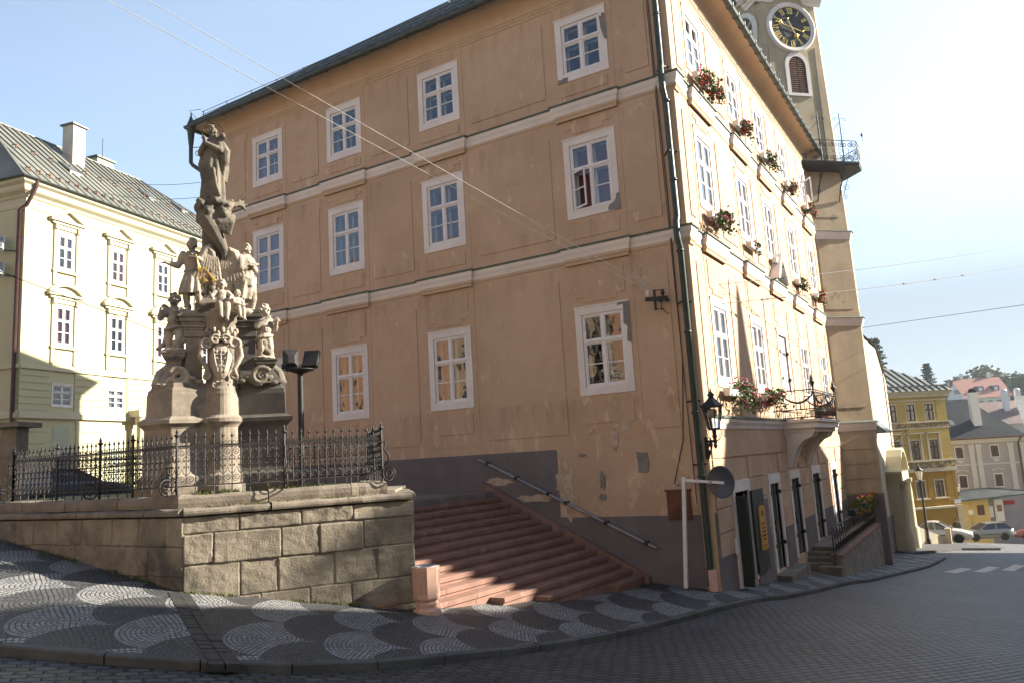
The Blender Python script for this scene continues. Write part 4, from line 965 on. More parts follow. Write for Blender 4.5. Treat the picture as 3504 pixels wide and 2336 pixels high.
# upper pedestal: central drum flanked by tall scrolled piers that carry the standing figures
mb=MB(STM)
mb.lathe([(.30,1.5),(.26,1.62),(.23,1.8),(.23,2.45),(.26,2.5),(.29,2.56),(.29,2.62),(.33,2.66),(.33,2.72),(.36,2.75),(.36,2.82)],(.04,.02,0),24)
mb.build('drum',MT['stone'],col_)
for s in (-1,1):
    mb=MB(STM); cx=.03+.44*s
    mb.box((cx-.13,-.40,1.5),(cx+.13,.12,2.40)); mb.box((cx-.16,-.43,2.40),(cx+.16,.15,2.52)); mb.box((cx-.19,-.47,2.56),(cx+.19,.18,2.62)); mb.box((cx-.17,-.45,2.52),(cx+.17,.16,2.56)); mb.box((cx-.23,-.5,2.66),(cx+.23,.22,2.74)); mb.box((cx-.20,-.48,2.62),(cx+.20,.19,2.66)); mb.box((cx-.26,-.52,2.74),(cx+.26,.25,2.80))
    mb.build('pier',MT['stone' if s<0 else 'stone_d'],col_,bevel=.01)  # right-hand pier uses the dark stone that includes its shade
    # S-shaped bracket with volutes, stepping down to the outer pedestal
    mb=MB(STM); X=lambda a:.03+s*a
    pts=[(.62,2.36),(.70,2.30),(.73,2.2),(.68,2.12),(.60,2.0),(.57,1.86),(.62,1.72),(.74,1.64),(.86,1.66)]
    mb.tube([(X(a),-.05,z) for a,z in pts],[.05,.075,.08,.06,.055,.055,.06,.06,.045],8)
    mb.ell((X(.70),.0,2.26),(.11,.16,.10)); mb.ell((X(.72),.1,2.30),.07); mb.ell((X(.76),.05,2.22),.06)
    for k in range(6): mb.ell((X(.60+.04*k),.08,2.36-.05*k+.03*(k%2)),(.055,.07,.06))
    mb.ell((X(.74),-.05,1.60),(.36,.24,.10)); 
    mb.tube(spiral((X(.66),.24,1.70),(s,0,0),(0,0,1),.17,.02,1.7,a0=.5),[.05-.03*k/26 for k in range(27)],6)
    for k in range(7): mb.ell((X(.35+.09*k),.2,1.62+.06*math.sin(k*1.7)),(.08,.07,.05),Matrix.Rotation(.5*math.sin(k),3,'Y'))
    mb.tube([(X(.9),.05,1.55),(X(1.0),.05,1.62),(X(.96),.05,1.78),(X(.84),.05,1.9),(X(.82),.05,2.0)],[.11,.12,.09,.07,.06],8)
    sculpt(mb,'scroll_bracket',MT['statue' if s<0 else 'statue_d'],col_,.016)
    mb=MB(STM); z1=2.16 if s<0 else 2.02; cx=X(.75)
    rings=[]
    for h,z in ((.27,1.58),(.22,1.66),(.14,1.80),(.115,1.92),(.12,z1-.18),(.15,z1-.13),(.18,z1-.09),(.18,z1-.05),(.205,z1-.03),(.205,z1)): rings.append([(cx+h*a,.02+h*b*.85,z) for a,b in ((-1,-1),(1,-1),(1,1),(-1,1))])
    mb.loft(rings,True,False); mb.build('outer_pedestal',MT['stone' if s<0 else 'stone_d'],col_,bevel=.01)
# crowned shield cartouche
mb=MB(STM); f0=.30
mb.ell((.03,f0,1.98),(.19,.09,.30)); mb.ell((.03,f0+.03,1.86),(.15,.09,.22)); mb.ell((.03,f0-.06,1.66),(.14,.10,.22))
for s in (-1,1):
    mb.tube(spiral((.03+.22*s,f0+.02,2.25),(s,0,0),(0,0,1),.10,.015,1.5,a0=-.8),[.045-.02*k/26 for k in range(27)],6)
    mb.tube([(.03+.31*s,f0,2.2),(.03+.33*s,f0,2.05),(.03+.27*s,f0+.02,1.92),(.03+.22*s,f0+.03,1.82),(.03+.24*s,f0+.03,1.72)],[.04,.05,.045,.04,.04],7)
    mb.tube(spiral((.03+.23*s,f0+.03,1.70),(s,0,0),(0,0,1),.075,.01,1.3,a0=1.2),.03,6)
    mb.tube(spiral((.03+.09*s,f0+.06,2.32),(-s,0,0),(0,0,1),.085,.01,1.3,a0=.6),.032,6)
    mb.tube(spiral((.03+.10*s,f0+.03,1.55),(s,0,0),(0,0,1),.06,.01,1.2,a0=2),.028,6)
mb.ell((.03,f0+.03,1.46),(.05,.05,.08))
for i in range(3):      # quartered shield in relief
    mb.tube([(.03-.12+.12*i,f0+.10,2.17),(.03-.10+.10*i,f0+.115,1.98),(.03-.05+.05*i,f0+.10,1.76)],.016,5)
for z in (2.06,1.94): mb.tube([(-.09,f0+.09,z),(.03,f0+.115,z),(.15,f0+.09,z)],.014,5)
for x,z in ((-.04,2.11),(.09,2.1),(-.03,2.0),(.09,1.99),(.0,1.87),(.07,1.86)): mb.ell((.03+x-.03,f0+.1,z),(.03,.025,.03))
sculpt(mb,'cartouche',MT['statue'],col_,.009,1)
mb=MB(STM)
for k in range(16):
    t=R(-20)+R(220)*k/15; mb.ell((.03+.30*math.cos(t)*.95,.05+.30*math.sin(t),2.40+(.09 if k%2 else .03)),(.035,.035,.06))
    mb.ell((.03+.30*math.cos(t)*.95,.05+.30*math.sin(t),2.34),(.05,.045,.03))
mb.lathe([(.26,2.30),(.30,2.32),(.30,2.38),(.24,2.42)],(.03,.05,0),20); sculpt(mb,'crown',MT['statue'],col_,.009,1)
# obelisk shaft with drapery, cloud and trumpet-like base of the cloud
mb=MB(STM); rings=[]
for w,z in ((.27,2.8),(.27,3.0),(.21,3.1),(.185,3.5),(.165,3.95),(.16,4.4),(.17,4.9)): rings.append([(-.12+w*a,-.12+w*b,z) for a,b in ((-.75,-1),(.75,-1),(1,-.75),(1,.75),(.75,1),(-.75,1),(-1,.75),(-1,-.75))])
mb.loft(rings,True,False); mb.build('shaft',MT['statue_d'],col_)
mb=MB(STM)
for k,(x,z,r) in enumerate(((-.10,3.95,.045),(-.10,3.86,.05),(-.11,3.76,.045),(-.10,3.68,.04),(-.12,3.58,.06),(-.05,3.54,.05),(-.12,3.48,.07),(-.10,3.36,.06),(-.11,3.26,.05))): mb.ell((x,.09+.012*k*.5,z),(r,r*.7,r*1.1))
sculpt(mb,'festoon',MT['statue_d'],col_,.012,1)
mb=MB(STM); rr_=random.Random(3)
mb.tube([(.10,.06,3.75),(.10,.08,3.95),(.0,.12,4.15),(-.10,.14,4.35),(-.22,.10,4.55),(-.24,.05,4.75)],[.03,.075,.12,.15,.165,.14],12)
mb.ell((-.10,.0,4.62),(.23,.22,.20)); mb.ell((-.26,.08,4.75),(.16,.16,.14)); mb.ell((.06,.05,4.72),(.16,.18,.13)); mb.ell((-.30,.02,4.55),(.09,.1,.09)); mb.ell((-.05,.1,4.83),(.25,.2,.09))
for k in range(9): t=.1+.11*k; mb.tube([(-.05+.03*k,.20,4.55),(-.0+.03*k,.25,4.45),(.02+.02*k,.22,4.3-.01*k)],.03,5)
for c in ((-.28,.2,4.78),(-.05,.22,4.86),(.16,.14,4.80),(-.18,.22,4.66),(.1,.2,4.62),(.2,.1,4.55)):
    mb.ell(c,(.085,.085,.095)); mb.ell((c[0],c[1]+.07,c[2]-.01),(.03,.035,.03))
    for k in range(6): mb.ell((c[0]+rr_.uniform(-.07,.07),c[1]+rr_.uniform(-.05,.03),c[2]+.06+rr_.uniform(-.02,.03)),.035)
mb.tube([(.14,.1,4.83),(.28,.06,4.84),(.36,.05,4.90),(.44,.04,4.93)],[.08,.06,.04,.015],7); mb.tube([(.3,.06,4.86),(.42,.05,4.82),(.47,.04,4.75)],[.045,.035,.015],7); mb.tube([(.33,.05,4.87),(.36,.05,4.97)],[.03,.012],6); mb.tube([(.4,.05,4.86),(.5,.04,4.87)],[.028,.01],6)
sculpt(mb,'cloud_and_cherubs',MT['statue_d'],col_,.015,1)
# ---- carved figures
def cap(mb,p,q,r0,r1): 
    p,q=Vector(p),Vector(q); mb.tube([p+(q-p)*t for t in (0,.3,.65,1)],[r0,r0*1.03+.0,(r0+r1)/2,r1],9); mb.ell(p,r0,n=9,m=6); mb.ell(q,r1,n=9,m=6)
def limb(mb,pts,rs):
    for (p,q,a,b) in zip(pts,pts[1:],rs,rs[1:]): cap(mb,p,q,a,b)
def hand(mb,p,d,s=1.):
    p=Vector(p); d=Vector(d).normalized(); x=d.cross(V(0,0,1)); x=x.normalized() if x.length>.1 else V(1,0,0)
    mb.ell(p+d*.02*s,(.028*s,.028*s,.02*s))
    for i,L in enumerate((.045,.055,.05,.04)): 
        b=p+d*.03*s+x*(i-1.5)*.013*s; mb.tube([b,b+d*L*.6*s-V(0,0,.003),b+d*L*s-V(0,0,.012*s)],[.008*s,.008*s,.006*s],5)
    b=p+x*.026*s; mb.tube([b,b+d*.02*s+x*.018*s,b+d*.04*s+x*.02*s],[.009*s,.009*s,.007*s],5)
def head(mb,c,r,face=(0,1,0),hair=1,sd=1,long=0):
    c=Vector(c); f=Vector(face).normalized(); sx=V(f.y,-f.x,0).normalized(); u=sx.cross(f); rot=Matrix((sx,f,u)).transposed()
    mb.ell(c,(r*.82,r*.95,r*1.18),rot,14,10); mb.ell(c+f*r*.45-u*r*.55,(r*.5,r*.5,r*.5),rot)     # skull, jaw
    mb.tube([c+f*r*.90+u*r*.30,c+f*r*1.22-u*r*.18],[r*.10,r*.17],6); mb.ell(c+f*r*.84-u*r*.50,(r*.26,r*.12,r*.08),rot); mb.ell(c+f*r*.80-u*r*.84,(r*.22,r*.18,r*.16),rot)
    for s in (-1,1):
        mb.ell(c+f*r*.80+sx*s*r*.33+u*r*.1,(r*.14,r*.08,r*.09),rot); mb.ell(c+f*r*.83+sx*s*r*.33+u*r*.30,(r*.26,r*.14,r*.08),rot); mb.ell(c+f*r*.62+sx*s*r*.5-u*r*.3,(r*.22,r*.2,r*.22),rot); mb.ell(c+sx*s*r*.84-u*r*.05,(r*.1,r*.18,r*.25),rot)
    r2=random.Random(sd)
    for k in range(int(46*hair)):
        th=r2.uniform(0,6.28); ph=r2.uniform(-.35,1.5); d=sx*math.cos(th)*math.cos(ph)+f*math.sin(th)*math.cos(ph)+u*math.sin(ph)
        if d.dot(f)>.55 and d.dot(u)<.72: continue
        mb.ell(c+Vector((d.x*r*.98,d.y*r*.98,d.z*r*1.2)),r*r2.uniform(.2,.32),n=7,m=5)
    for k in range(int(18*long)):
        a=r2.uniform(-1,1); mb.ell(c-f*r*.5*r2.uniform(.4,1)+sx*a*r*1.0-u*r*r2.uniform(.3,1.9),r*r2.uniform(.22,.34),n=7,m=5)
def drape(mb,lv,k=9,n=44,ph=0):
    """lv: (x,f,z,rx,rf,fold)"""
    mb.loft([[(x+rx*math.cos(t)*(1+a*math.cos(k*t+ph+z*2)),f+rf*math.sin(t)*(1+a*math.cos(k*t+ph+z*2)),z) for t in [2*math.pi*i/n for i in range(n)]] for x,f,z,rx,rf,a in lv])
def frame(r,f,z,rot=0): return STM@Matrix.Translation((r,f,z))@Matrix.Rotation(rot,4,'Z')
SG='carved figures on the plague column'
# standing winged figure with gilt trumpet
o_=(-.43,.0,2.80); T=thing('angel_statue',STM@V(*o_),'stone angel in pleated tunic with gilt trumpet, arm stretched out to the left','statue',SG); M_=frame(*o_,.1)@Matrix.Diagonal((.88,.88,1,1))
mb=MB(M_)
drape(mb,[(0,0,.0,.24,.2,.02),(0,0,.05,.22,.19,.03),(0,0,.08,.15,.13,.02)],5)
limb(mb,[(-.10,.0,.68),(-.115,.05,.40),(-.10,.0,.12)],[.095,.072,.045]); limb(mb,[(.09,.02,.68),(.12,.09,.40),(.13,.06,.12)],[.095,.072,.045])
for x,y in ((-.10,.05),(.135,.11)): mb.ell((x,y,.095),(.045,.09,.035)); mb.ell((x,y+.07,.085),(.045,.04,.025))
drape(mb,[(0,.02,.38,.25,.19,.15),(0,.02,.46,.245,.185,.14),(0,.01,.60,.21,.16,.12),(0,0,.74,.165,.125,.07),(0,0,.80,.145,.11,.03),(0,0,.86,.15,.11,.02)],11)
drape(mb,[(0,0,.84,.14,.105,.02),(0,.0,.95,.17,.12,.02),(0,0,1.06,.185,.125,.02),(0,0,1.13,.15,.10,.0),(0,.01,1.17,.07,.06,0)],6)
mb.tube([(.16*math.cos(t),.12*math.sin(t),.80+.015*math.sin(2*t)) for t in [6.28*k/16 for k in range(16)]],.022,5,closed=True)
for z,r in ((1.10,.10),(1.05,.13)): mb.tube([(-r,.09,z+.05),(-r*.5,.13,z),(0,.145,z-.02),(r*.5,.13,z),(r,.09,z+.05)],.02,5)
cap(mb,(0,.01,1.15),(0,.02,1.22),.05,.045); head(mb,(-.01,.03,1.29),.088,(-.12,1,-.12),1.3,4,1)
limb(mb,[(-.18,.0,1.10),(-.27,.0,.90),(-.46,.10,.93)],[.075,.058,.036]); hand(mb,(-.48,.11,.93),(-1,.3,0),1.3); limb(mb,[(.18,.0,1.10),(.27,.03,.90),(.13,.17,1.0)],[.08,.066,.042]); hand(mb,(.12,.18,1.0),(-1,.2,.3),1.3)
mb.ell((.24,.0,1.0),(.10,.09,.14)); mb.ell((-.2,0,1.02),(.08,.08,.1))
sculpt(mb,'figure',MT['statue'],T)
def wing(x,f,z,rz,ry,L,w,mir=1,Mf=None):
    mb=MB((Mf or M_)@Matrix.Translation((x,f,z))@Matrix.Rotation(rz,4,'Z')@Matrix.Rotation(ry,4,'Y'))
    mb.tube([(0,0,0),(.06*mir,0,.16),(.12*mir,0,.20),(.2*mir,0,.12),(.25*mir,0,-.05)],[.07,.09,.09,.07,.04],8)
    n=9
    for row,(len_,off,th) in enumerate(((L,0,.018),(L*.72,.02,.02),(L*.45,.04,.024))):
        for i in range(n):
            t=i/(n-1); a=-math.pi/2+(t-.5)*.55*mir; bx=(.02+t*w)*mir; bz=.12-.10*abs(t-.4); l=len_*(.75+.3*math.sin(math.pi*min(1,t*.8+.2)))
            p=V(bx,off,bz); d=V(math.cos(a),0,math.sin(a)); c=p+d*l/2
            mb.ell(c,(.034,th,l/2),Matrix.Rotation(-(a+math.pi/2),3,'Y'),8,6)
    return mb
sculpt(wing(.17,.10,1.02,-.1,.12,.78,.27),'wing',MT['statue'],T,.008,1)
mb=MB(M_); pts=[(.08,.20,1.06),(.12,.24,.93),(.17,.27,.80),(.20,.28,.72)]; mb.tube(pts,[.012,.013,.016,.02],8); mb.tube([(.20,.28,.72),(.26,.30,.60),(.29,.30,.54)],[.014,.022,.05],10)
mb.tube([(.16,.27,.80),(.28,.30,.78),(.42,.32,.60),(.46,.32,.54)],[.012,.013,.022,.05],10); mb.tube([(.12,.25,.92),(.15,.28,.76),(.16,.28,.64),(.14,.28,.58),(.20,.29,.60)],.012,8); mb.build('trumpet',MT['gold'],T)
# standing figure with folded arms, turned to the right
o_=(.46,-.05,2.80); T=thing('saint_statue',STM@V(*o_),'stone saint with crossed arms turned to the right, one leg bare','statue',SG); M_=frame(*o_,-.85)@Matrix.Diagonal((.88,.88,1,1))
mb=MB(M_)
mb.ell((0,.0,.06),(.26,.22,.09)); limb(mb,[(.09,.0,.68),(.11,.10,.40),(.11,.06,.13)],[.095,.075,.045]); limb(mb,[(-.09,-.02,.68),(-.11,.03,.40),(-.12,-.05,.13)],[.095,.07,.045])
for x,y in ((.11,.12),(-.12,.0)): mb.ell((x,y,.10),(.045,.10,.04))
drape(mb,[(-.04,-.04,.30,.20,.16,.14),(-.03,-.03,.42,.21,.18,.13),(-.01,-.01,.58,.20,.17,.10),(0,0,.72,.175,.15,.08),(0,0,.84,.16,.13,.06)],7,ph=1)
drape(mb,[(0,0,.80,.165,.14,.05),(0,.0,.94,.18,.14,.04),(0,-.01,1.05,.18,.13,.03),(0,-.01,1.11,.14,.10,0),(0,0,1.15,.07,.06,0)],7)
for k in range(5): mb.tube([(-.18,.06,.72-.03*k),(-.05,.18,.66-.03*k),(.10,.17,.70-.025*k),(.18,.05,.78-.02*k)],.024,5)
for k in range(4): mb.tube([(.14,.10,.72-.05*k),(.20,.08,.58-.06*k),(.16,.10,.46-.05*k),(.2,.06,.34)],.022,5)
mb.tube([(-.10,-.12,1.10),(-.18,-.12,.8),(-.16,-.10,.45),(-.18,-.08,.28)],[.06,.08,.08,.05],8)
cap(mb,(0,.0,1.12),(0,.02,1.19),.05,.045); head(mb,(.0,.03,1.245),.085,(.35,1,-.1),1.2,9,.7)
limb(mb,[(.17,.0,1.06),(.22,.06,.88),(-.02,.19,.90)],[.075,.06,.04]); limb(mb,[(-.17,.0,1.06),(-.22,.06,.86),(.05,.20,.95)],[.075,.06,.04]); hand(mb,(-.04,.19,.9),(-1,.1,.2),1.2); hand(mb,(.07,.2,.96),(1,0,.2),1.2)
drape(mb,[(0,-.0,.98,.20,.15,.06),(0,-.01,1.07,.19,.14,.04),(0,0,1.14,.10,.09,.02)],9)
sculpt(mb,'figure',MT['statue'],T); sculpt(wing(-.13,.12,.98,.1,-.05,.66,.24,-1,frame(*o_,0)),'wing',MT['statue'],T,.008,1)
def putto(o_,rot,pose,label,sd,s=1.,mt='statue'):
    T=thing('putto_statue',STM@V(*o_),label,'statue',SG); M_=frame(*o_,rot)@Matrix.Scale(s,4); mb=MB(M_); P=pose
    if 'seat' in P:
        mb.ell((0,-.05,.02),(.22,.16,.07)); hz=.12
        limb(mb,[(-.06,.0,hz),(-.07,.17,hz+.02),(-.05,.22,-.14)],[.075,.062,.038]); limb(mb,[(.06,.0,hz),(.09,.17,hz),(.06,.24,-.20)],[.075,.062,.038])
        mb.ell((-.05,.26,-.16),(.035,.06,.03)); mb.ell((.06,.28,-.22),(.035,.06,.03))
    else:
        hz=.36; kx_=P.get('knee',0)
        limb(mb,[(-.06,.0,hz),(-.075,.03+kx_,.21),(-.075,.0,.07)],[.075,.058,.04]); limb(mb,[(.06,.0,hz),(.08,.05,.21),(.07,.02,.07)],[.078,.06,.04])
        for x,y in ((-.075,.04),(.07,.06)): mb.ell((x,y,.05),(.035,.065,.03))
        mb.ell((0,0,.02),(.19,.16,.045))
    mb.ell((0,0,hz+.04),(.115,.10,.10)); mb.ell((0,.025,hz+.13),(.105,.105,.10)); mb.ell((0,.0,hz+.25),(.115,.09,.11))
    cap(mb,(0,0,hz+.32),(0,.01,hz+.37),.045,.045); head(mb,(0,.015,hz+.445),.090,P['face'],1.,sd)
    for sx,(e,h_) in zip((-1,1),P['arms']):
        limb(mb,[(sx*.115,0,hz+.29),e,h_],[.055,.045,.03]); hand(mb,h_,Vector(h_)-Vector(e),1.)
    for w in P.get('cloth',()): mb.tube(*w)
    if P.get('wings'):
        for sx in (-1,1): mb.ell((sx*.14,-.12,hz+.30),(.07,.03,.13),Matrix.Rotation(sx*.5,3,'Y')); 
    sculpt(mb,'figure',MT[mt],T,.0085)
    return T
belt=lambda z:([(.13*math.cos(t),.11*math.sin(t),z+.03*math.cos(t)) for t in [6.28*k/12 for k in range(13)]],.028,6)
putto((-.72,.04,2.16),.15,dict(face=(-.2,1,.25),arms=(((-.2,.03,.52),(-.17,.12,.62)),((.19,.05,.50),(.06,.14,.58))),cloth=(belt(.36),([(.1,-.1,.4),(.16,-.12,.6),(.19,-.08,.72)],[.05,.05,.03],6),([(-.12,-.1,.35),(-.16,-.1,.15),(-.25,.0,.04)],[.05,.04,.03],6)),wings=1),'pale stone putto standing on the left outer pedestal, chest turned to the sun',31,1.12)
putto((.76,.04,2.02),-.55,dict(face=(.3,1,.05),arms=(((-.18,.06,.52),(-.04,.16,.66)),((.17,.06,.50),(.10,.20,.60))),cloth=(belt(.37),([(.12,-.05,.38),(.15,-.06,.2),(.17,-.02,.05)],[.05,.05,.04],6),([(.1,.14,.6),(.17,.16,.66)],[.04,.05],6)),wings=1),'pale stone putto standing on the right outer pedestal with hands at its mouth',37,1.08)
putto((.04,.30,2.82),-.2,dict(seat=1,face=(.1,1,-.1),arms=(((-.21,.05,.3),(-.2,.16,.24)),((.20,.06,.32),(.14,.18,.26)))),'curly haired stone putto seated in the middle above the crowned shield',41,.84)
putto((.30,.26,2.80),-.6,dict(seat=1,face=(.4,1,-.2),arms=(((-.16,.08,.26),(-.05,.18,.24)),((.17,.08,.25),(.06,.2,.22)))),'smallest stone putto, seated against the knee of the saint with crossed arms',43,.62)
putto((.30,-.22,3.2),-.5,dict(seat=1,face=(.5,1,.1),arms=(((-.16,.08,.26),(-.05,.18,.24)),((.17,.08,.25),(.2,.1,.4)))),'stone cherub half hidden between the wings on the shaft',47,.8)
# praying figure on the cloud
o_=(-.10,.0,4.92); T=thing('madonna_statue',STM@V(*o_),'weathered robed stone figure praying on the cloud at the column top','statue',SG); M_=frame(*o_,.55)@Matrix.Diagonal((.9,.9,1,1))
mb=MB(M_)
drape(mb,[(0,.0,-.05,.26,.2,.08),(0,.0,.15,.25,.19,.11),(.01,.01,.4,.22,.18,.12),(.01,.02,.62,.20,.17,.10),(.0,.0,.80,.185,.15,.06),(0,0,.95,.19,.14,.04),(0,0,1.10,.19,.125,.03),(0,0,1.17,.13,.09,0),(0,0,1.2,.06,.055,0)],8)
drape(mb,[(.10,-.07,.35,.14,.12,.14),(.13,-.06,.6,.16,.14,.12),(.13,-.06,.85,.15,.13,.1),(.10,-.05,1.05,.13,.12,.06),(.05,-.04,1.15,.08,.08,0)],6,ph=2)
for k in range(6): mb.tube([(-.14+.05*k,.17,.72-.03*k),(-.10+.05*k,.19,.45),(-.05+.05*k,.20,.2),(.03+.05*k,.2,.0)],[.02,.028,.03,.026],6)
mb.tube([(-.16,.02,.95),(-.24,.0,.7),(-.20,.0,.45),(-.22,-.02,.34)],[.07,.08,.06,.03],8); mb.tube([(.19,.0,1.05),(.28,-.02,.9),(.27,-.02,.7),(.20,.0,.55)],[.08,.09,.08,.04],8)
mb.tube([(.12,-.02,1.16),(.24,-.0,1.22),(.28,.02,1.16),(.2,.04,1.1)],[.05,.055,.05,.04],7)
limb(mb,[(-.17,.02,1.06),(-.22,.08,.90),(-.06,.22,1.02)],[.075,.062,.04]); limb(mb,[(.17,.02,1.06),(.22,.08,.90),(.0,.22,1.02)],[.075,.062,.04])
mb.tube([(-.035,.235,1.0),(-.04,.25,1.10),(-.045,.25,1.17)],[.035,.034,.012],7); mb.tube([(-.01,.235,1.0),(-.02,.25,1.10),(-.03,.25,1.16)],[.03,.03,.012],7)
cap(mb,(0,.02,1.17),(0,.04,1.25),.05,.045); head(mb,(0,.06,1.32),.085,(-.25,1,-.18),1.1,13,1)
mb.ell((0,-.03,1.28),(.10,.07,.13))
sculpt(mb,'figure',MT['statue_d'],T,.010)
mb=MB(STM@Matrix.Translation((-.10,-.06,6.22))@Matrix.Rotation(.5,4,'Z')); mb.tube([(.21*math.cos(t),0,.21*math.sin(t)) for t in [6.28*k/30 for k in range(30)]],.007,5,closed=True)
for k in range(10): t=6.28*k/10+.2; mb.ell((.21*math.cos(t),0,.21*math.sin(t)),.022,n=5,m=4)
mb.tube([(0,0,-.21),(0,.02,-.3)],.008,4)
mb.build('halo',MT['iron'],T)
# ------------------------------------------------------------------ stairs
st=thing('stone_stairs',(-7.1,16.8,-2.9),'broad flight of reddish stone steps climbing along the ochre hall','stairs')
SX=[-11.093,-10.794,-10.5,-10.212,-9.929,-9.651,-9.363,-9.066,-8.775,-8.487,-8.192,-7.916,-7.618,-7.34,-7.06]; SZ=[-.785-.1402*i for i in range(15)]
SYL=[11.9,11.8,11.6,11.4,11.3,11.1,10.9,10.7,10.5,10.0,9.75,10.35,12.2,13.2,15.5]; YT=16.78
sh=lambda y:.06*(y-16.8)
for i in range(15):
    mb=MB(); x,z=SX[i],SZ[i]; y0=SYL[i]; xb=x-.46; rs=random.Random(i); y=y0
    while y<YT-.02:     # individual slabs
        e=min(YT,y+rs.uniform(1.1,1.9)); e=YT if YT-e<.5 else e; j=rs.uniform(-.004,.004); g=.004
        P=lambda yy,xx:(xx+sh(yy))
        q=[(P(y+g,xb),y+g),(P(y+g,x+.03+j),y+g),(P(e-g,x+.03+j),e-g),(P(e-g,xb),e-g)]
        mb.prism(q,z-.085,z+j*.5); 
        q=[(P(y+g,xb),y+g),(P(y+g,x+j),y+g),(P(e-g,x+j),e-g),(P(e-g,xb),e-g)]
        mb.prism(q,z-.36,z-.089); y=e
    mb.build('step',MT['redstone'],st,bevel=.006)
mb=MB(); a=(-11.35,-.52); b=(-6.95,-2.78)
mb.add([(a[0],YT,a[1]-.5),(a[0],YT,a[1]),(b[0],YT,b[1]),(b[0],YT,b[1]-.5),(a[0],YC-.01,a[1]-.5),(a[0],YC-.01,a[1]),(b[0],YC-.01,b[1]),(b[0],YC-.01,b[1]-.5)],[(0,3,2,1),(4,5,6,7),(1,2,6,5),(0,1,5,4),(3,7,6,2)]); mb.build('skirting',MT['redstone'],st)
mb=MB(); mb.prism([(-30,7.9),(-21.2,7.9),(-21.2,11.4),(-11.2,11.4),(-11.0,17.2),(-30,17.2)],-1.6,-.79); tag(mb.build('landing',mat('worn_landing_slabs',(.22,.19,.165),(.15,.13,.115),1.5,bs=30,bd=.01)),kind='structure')
hr=thing('handrail',(-9,16.9,-1.2),'grey steel handrail on black brackets along the stair wall','handrail')
A,B=V(-11.42,16.86,.045),V(-6.73,16.86,-2.165); mb=MB(); mb.tube([A,B],.034,10); mb.build('rail',MT['steel'],hr)
for t in (.055,.235,.425,.527,.745,.95):
    p=A.lerp(B,t); mb=MB(); dd=(B-A).normalized(); mb.tube([p-dd*.05,p+dd*.05],.042,8); mb.tube([p,p+V(0,.06,-.03),p+V(0,.135,.02)],.014,6); mb.lathe([(.035,0),(.035,.012)],(0,0,0),8) if False else None; mb.ell(p+V(0,.125,.02),(.035,.015,.035),n=8,m=6); mb.build('bracket',MT['iron'],hr)
# litter bin of pink stone
bn=thing('litter_bin',(-8.07,10.22,-2.4),'octagonal pale pink stone litter bin at the foot of the steps','bin',rz=.35)
mb=MB(Matrix.Translation((-8.07,10.22,-2.38))@Matrix.Rotation(.35,4,'Z')@Matrix.Scale(.74,4))
mb.lathe([(.30,-.08),(.30,.10),(.25,.15),(.235,.16),(.235,.20),(.255,.21),(.255,.25),(.235,.26),(.235,.29),(.275,.33),(.29,.36),(.305,1.0),(.305,1.02),(.26,1.02),(.25,.8),(.0,.8)],(0,0,0),8,smooth=False,ph=R(22.5)); b_=mb.build('body',MT['pinkstone'],bn)
mb=MB(Matrix.Translation((-8.07,10.22,-2.38))@Matrix.Rotation(.35,4,'Z')@Matrix.Scale(.74,4)); mb.lathe([(.25,.98),(.262,1.03),(.25,1.035),(.22,1.0),(.2,.9)],(0,0,0),16); mb.build('liner',MT['steel'],bn)
for k in range(8):
    a=R(45*k); n=V(math.cos(a),math.sin(a),0); u=V(-n.y,n.x,0); mb=MB(Matrix.Translation((-8.07,10.22,-2.38))@Matrix.Rotation(.35,4,'Z')@Matrix.Scale(.74,4)); rr=.305*math.cos(R(22.5))
    q=lambda s,z,o=.004:n*(rr*(.965+.045*(z-.36)/.64)+o)+u*s+V(0,0,z)
    w=.075
    for s0,s1,z0,z1 in ((-w,-w+.012,.46,.93),(w-.012,w,.46,.93),(-w,w,.46,.472),(-w,w,.918,.93)): mb.add([q(s0,z0),q(s1,z0),q(s1,z1),q(s0,z1)],[(0,1,2,3)])
    mb.add([q(-w,.46),q(-w+.016,.46),q(w,.93),q(w-.016,.93)],[(0,1,2,3)])
    if k%2==0: mb.build('panel_moulding',mat('darker_pink_stone',(.40,.24,.18),(.36,.21,.16),3.) if 'dp' not in MT else MT['dp'],bn)
# ------------------------------------------------------------------ street furniture by the corner
def lantern(mb,gl,c,h=.78,rw=.235,n=6):
    """six-sided tapered lantern; c = underside of the glass body"""
    c=Vector(c); H=h*.62
    ring=lambda r,z:[c+V(r*math.cos(2*math.pi*k/n),r*math.sin(2*math.pi*k/n),z) for k in range(n)]
    lo,hi=ring(rw*.5,0),ring(rw*.92,H)
    for a,b in zip(lo,hi): mb.bar(a,b,.018)
    for r_ in (lo,hi): mb.tube(r_,.014,5,closed=True,smooth=False)
    gl.loft([ring(rw*.49,.01),ring(rw*.90,H-.01)],False,False)
    mb.loft([ring(rw*1.06,H-.005),ring(rw*1.06,H+.02),ring(rw*.6,H+.12),ring(rw*.30,H+.19)],True,False)
    mb.lathe([(rw*.28,H+.18),(rw*.26,H+.24),(rw*.38,H+.255),(rw*.2,H+.30),(.02,H+.34),(.012,H+.40),(.0,H+.42)],c,10)
    for p in ring(rw*1.06,H+.02): mb.lathe([(.008,0),(.02,.02),(.004,.05)],p,5)
    mb.lathe([(rw*.55,-.03),(rw*.55,0),(rw*.2,0)],c,n,smooth=False)
MT['milk']=mat('frosted_lamp_glass',(.62,.58,.5),(.55,.5,.42),3.,rough=.3)
lp=thing('wall_lantern',(XC,YC,.1),'black six-sided lantern on an ornate bracket at the corner of the hall','lamp')
LC0=V(-5.08,16.58,.40); mb=MB(); gl=MB(); lantern(mb,gl,LC0,.76,.235)
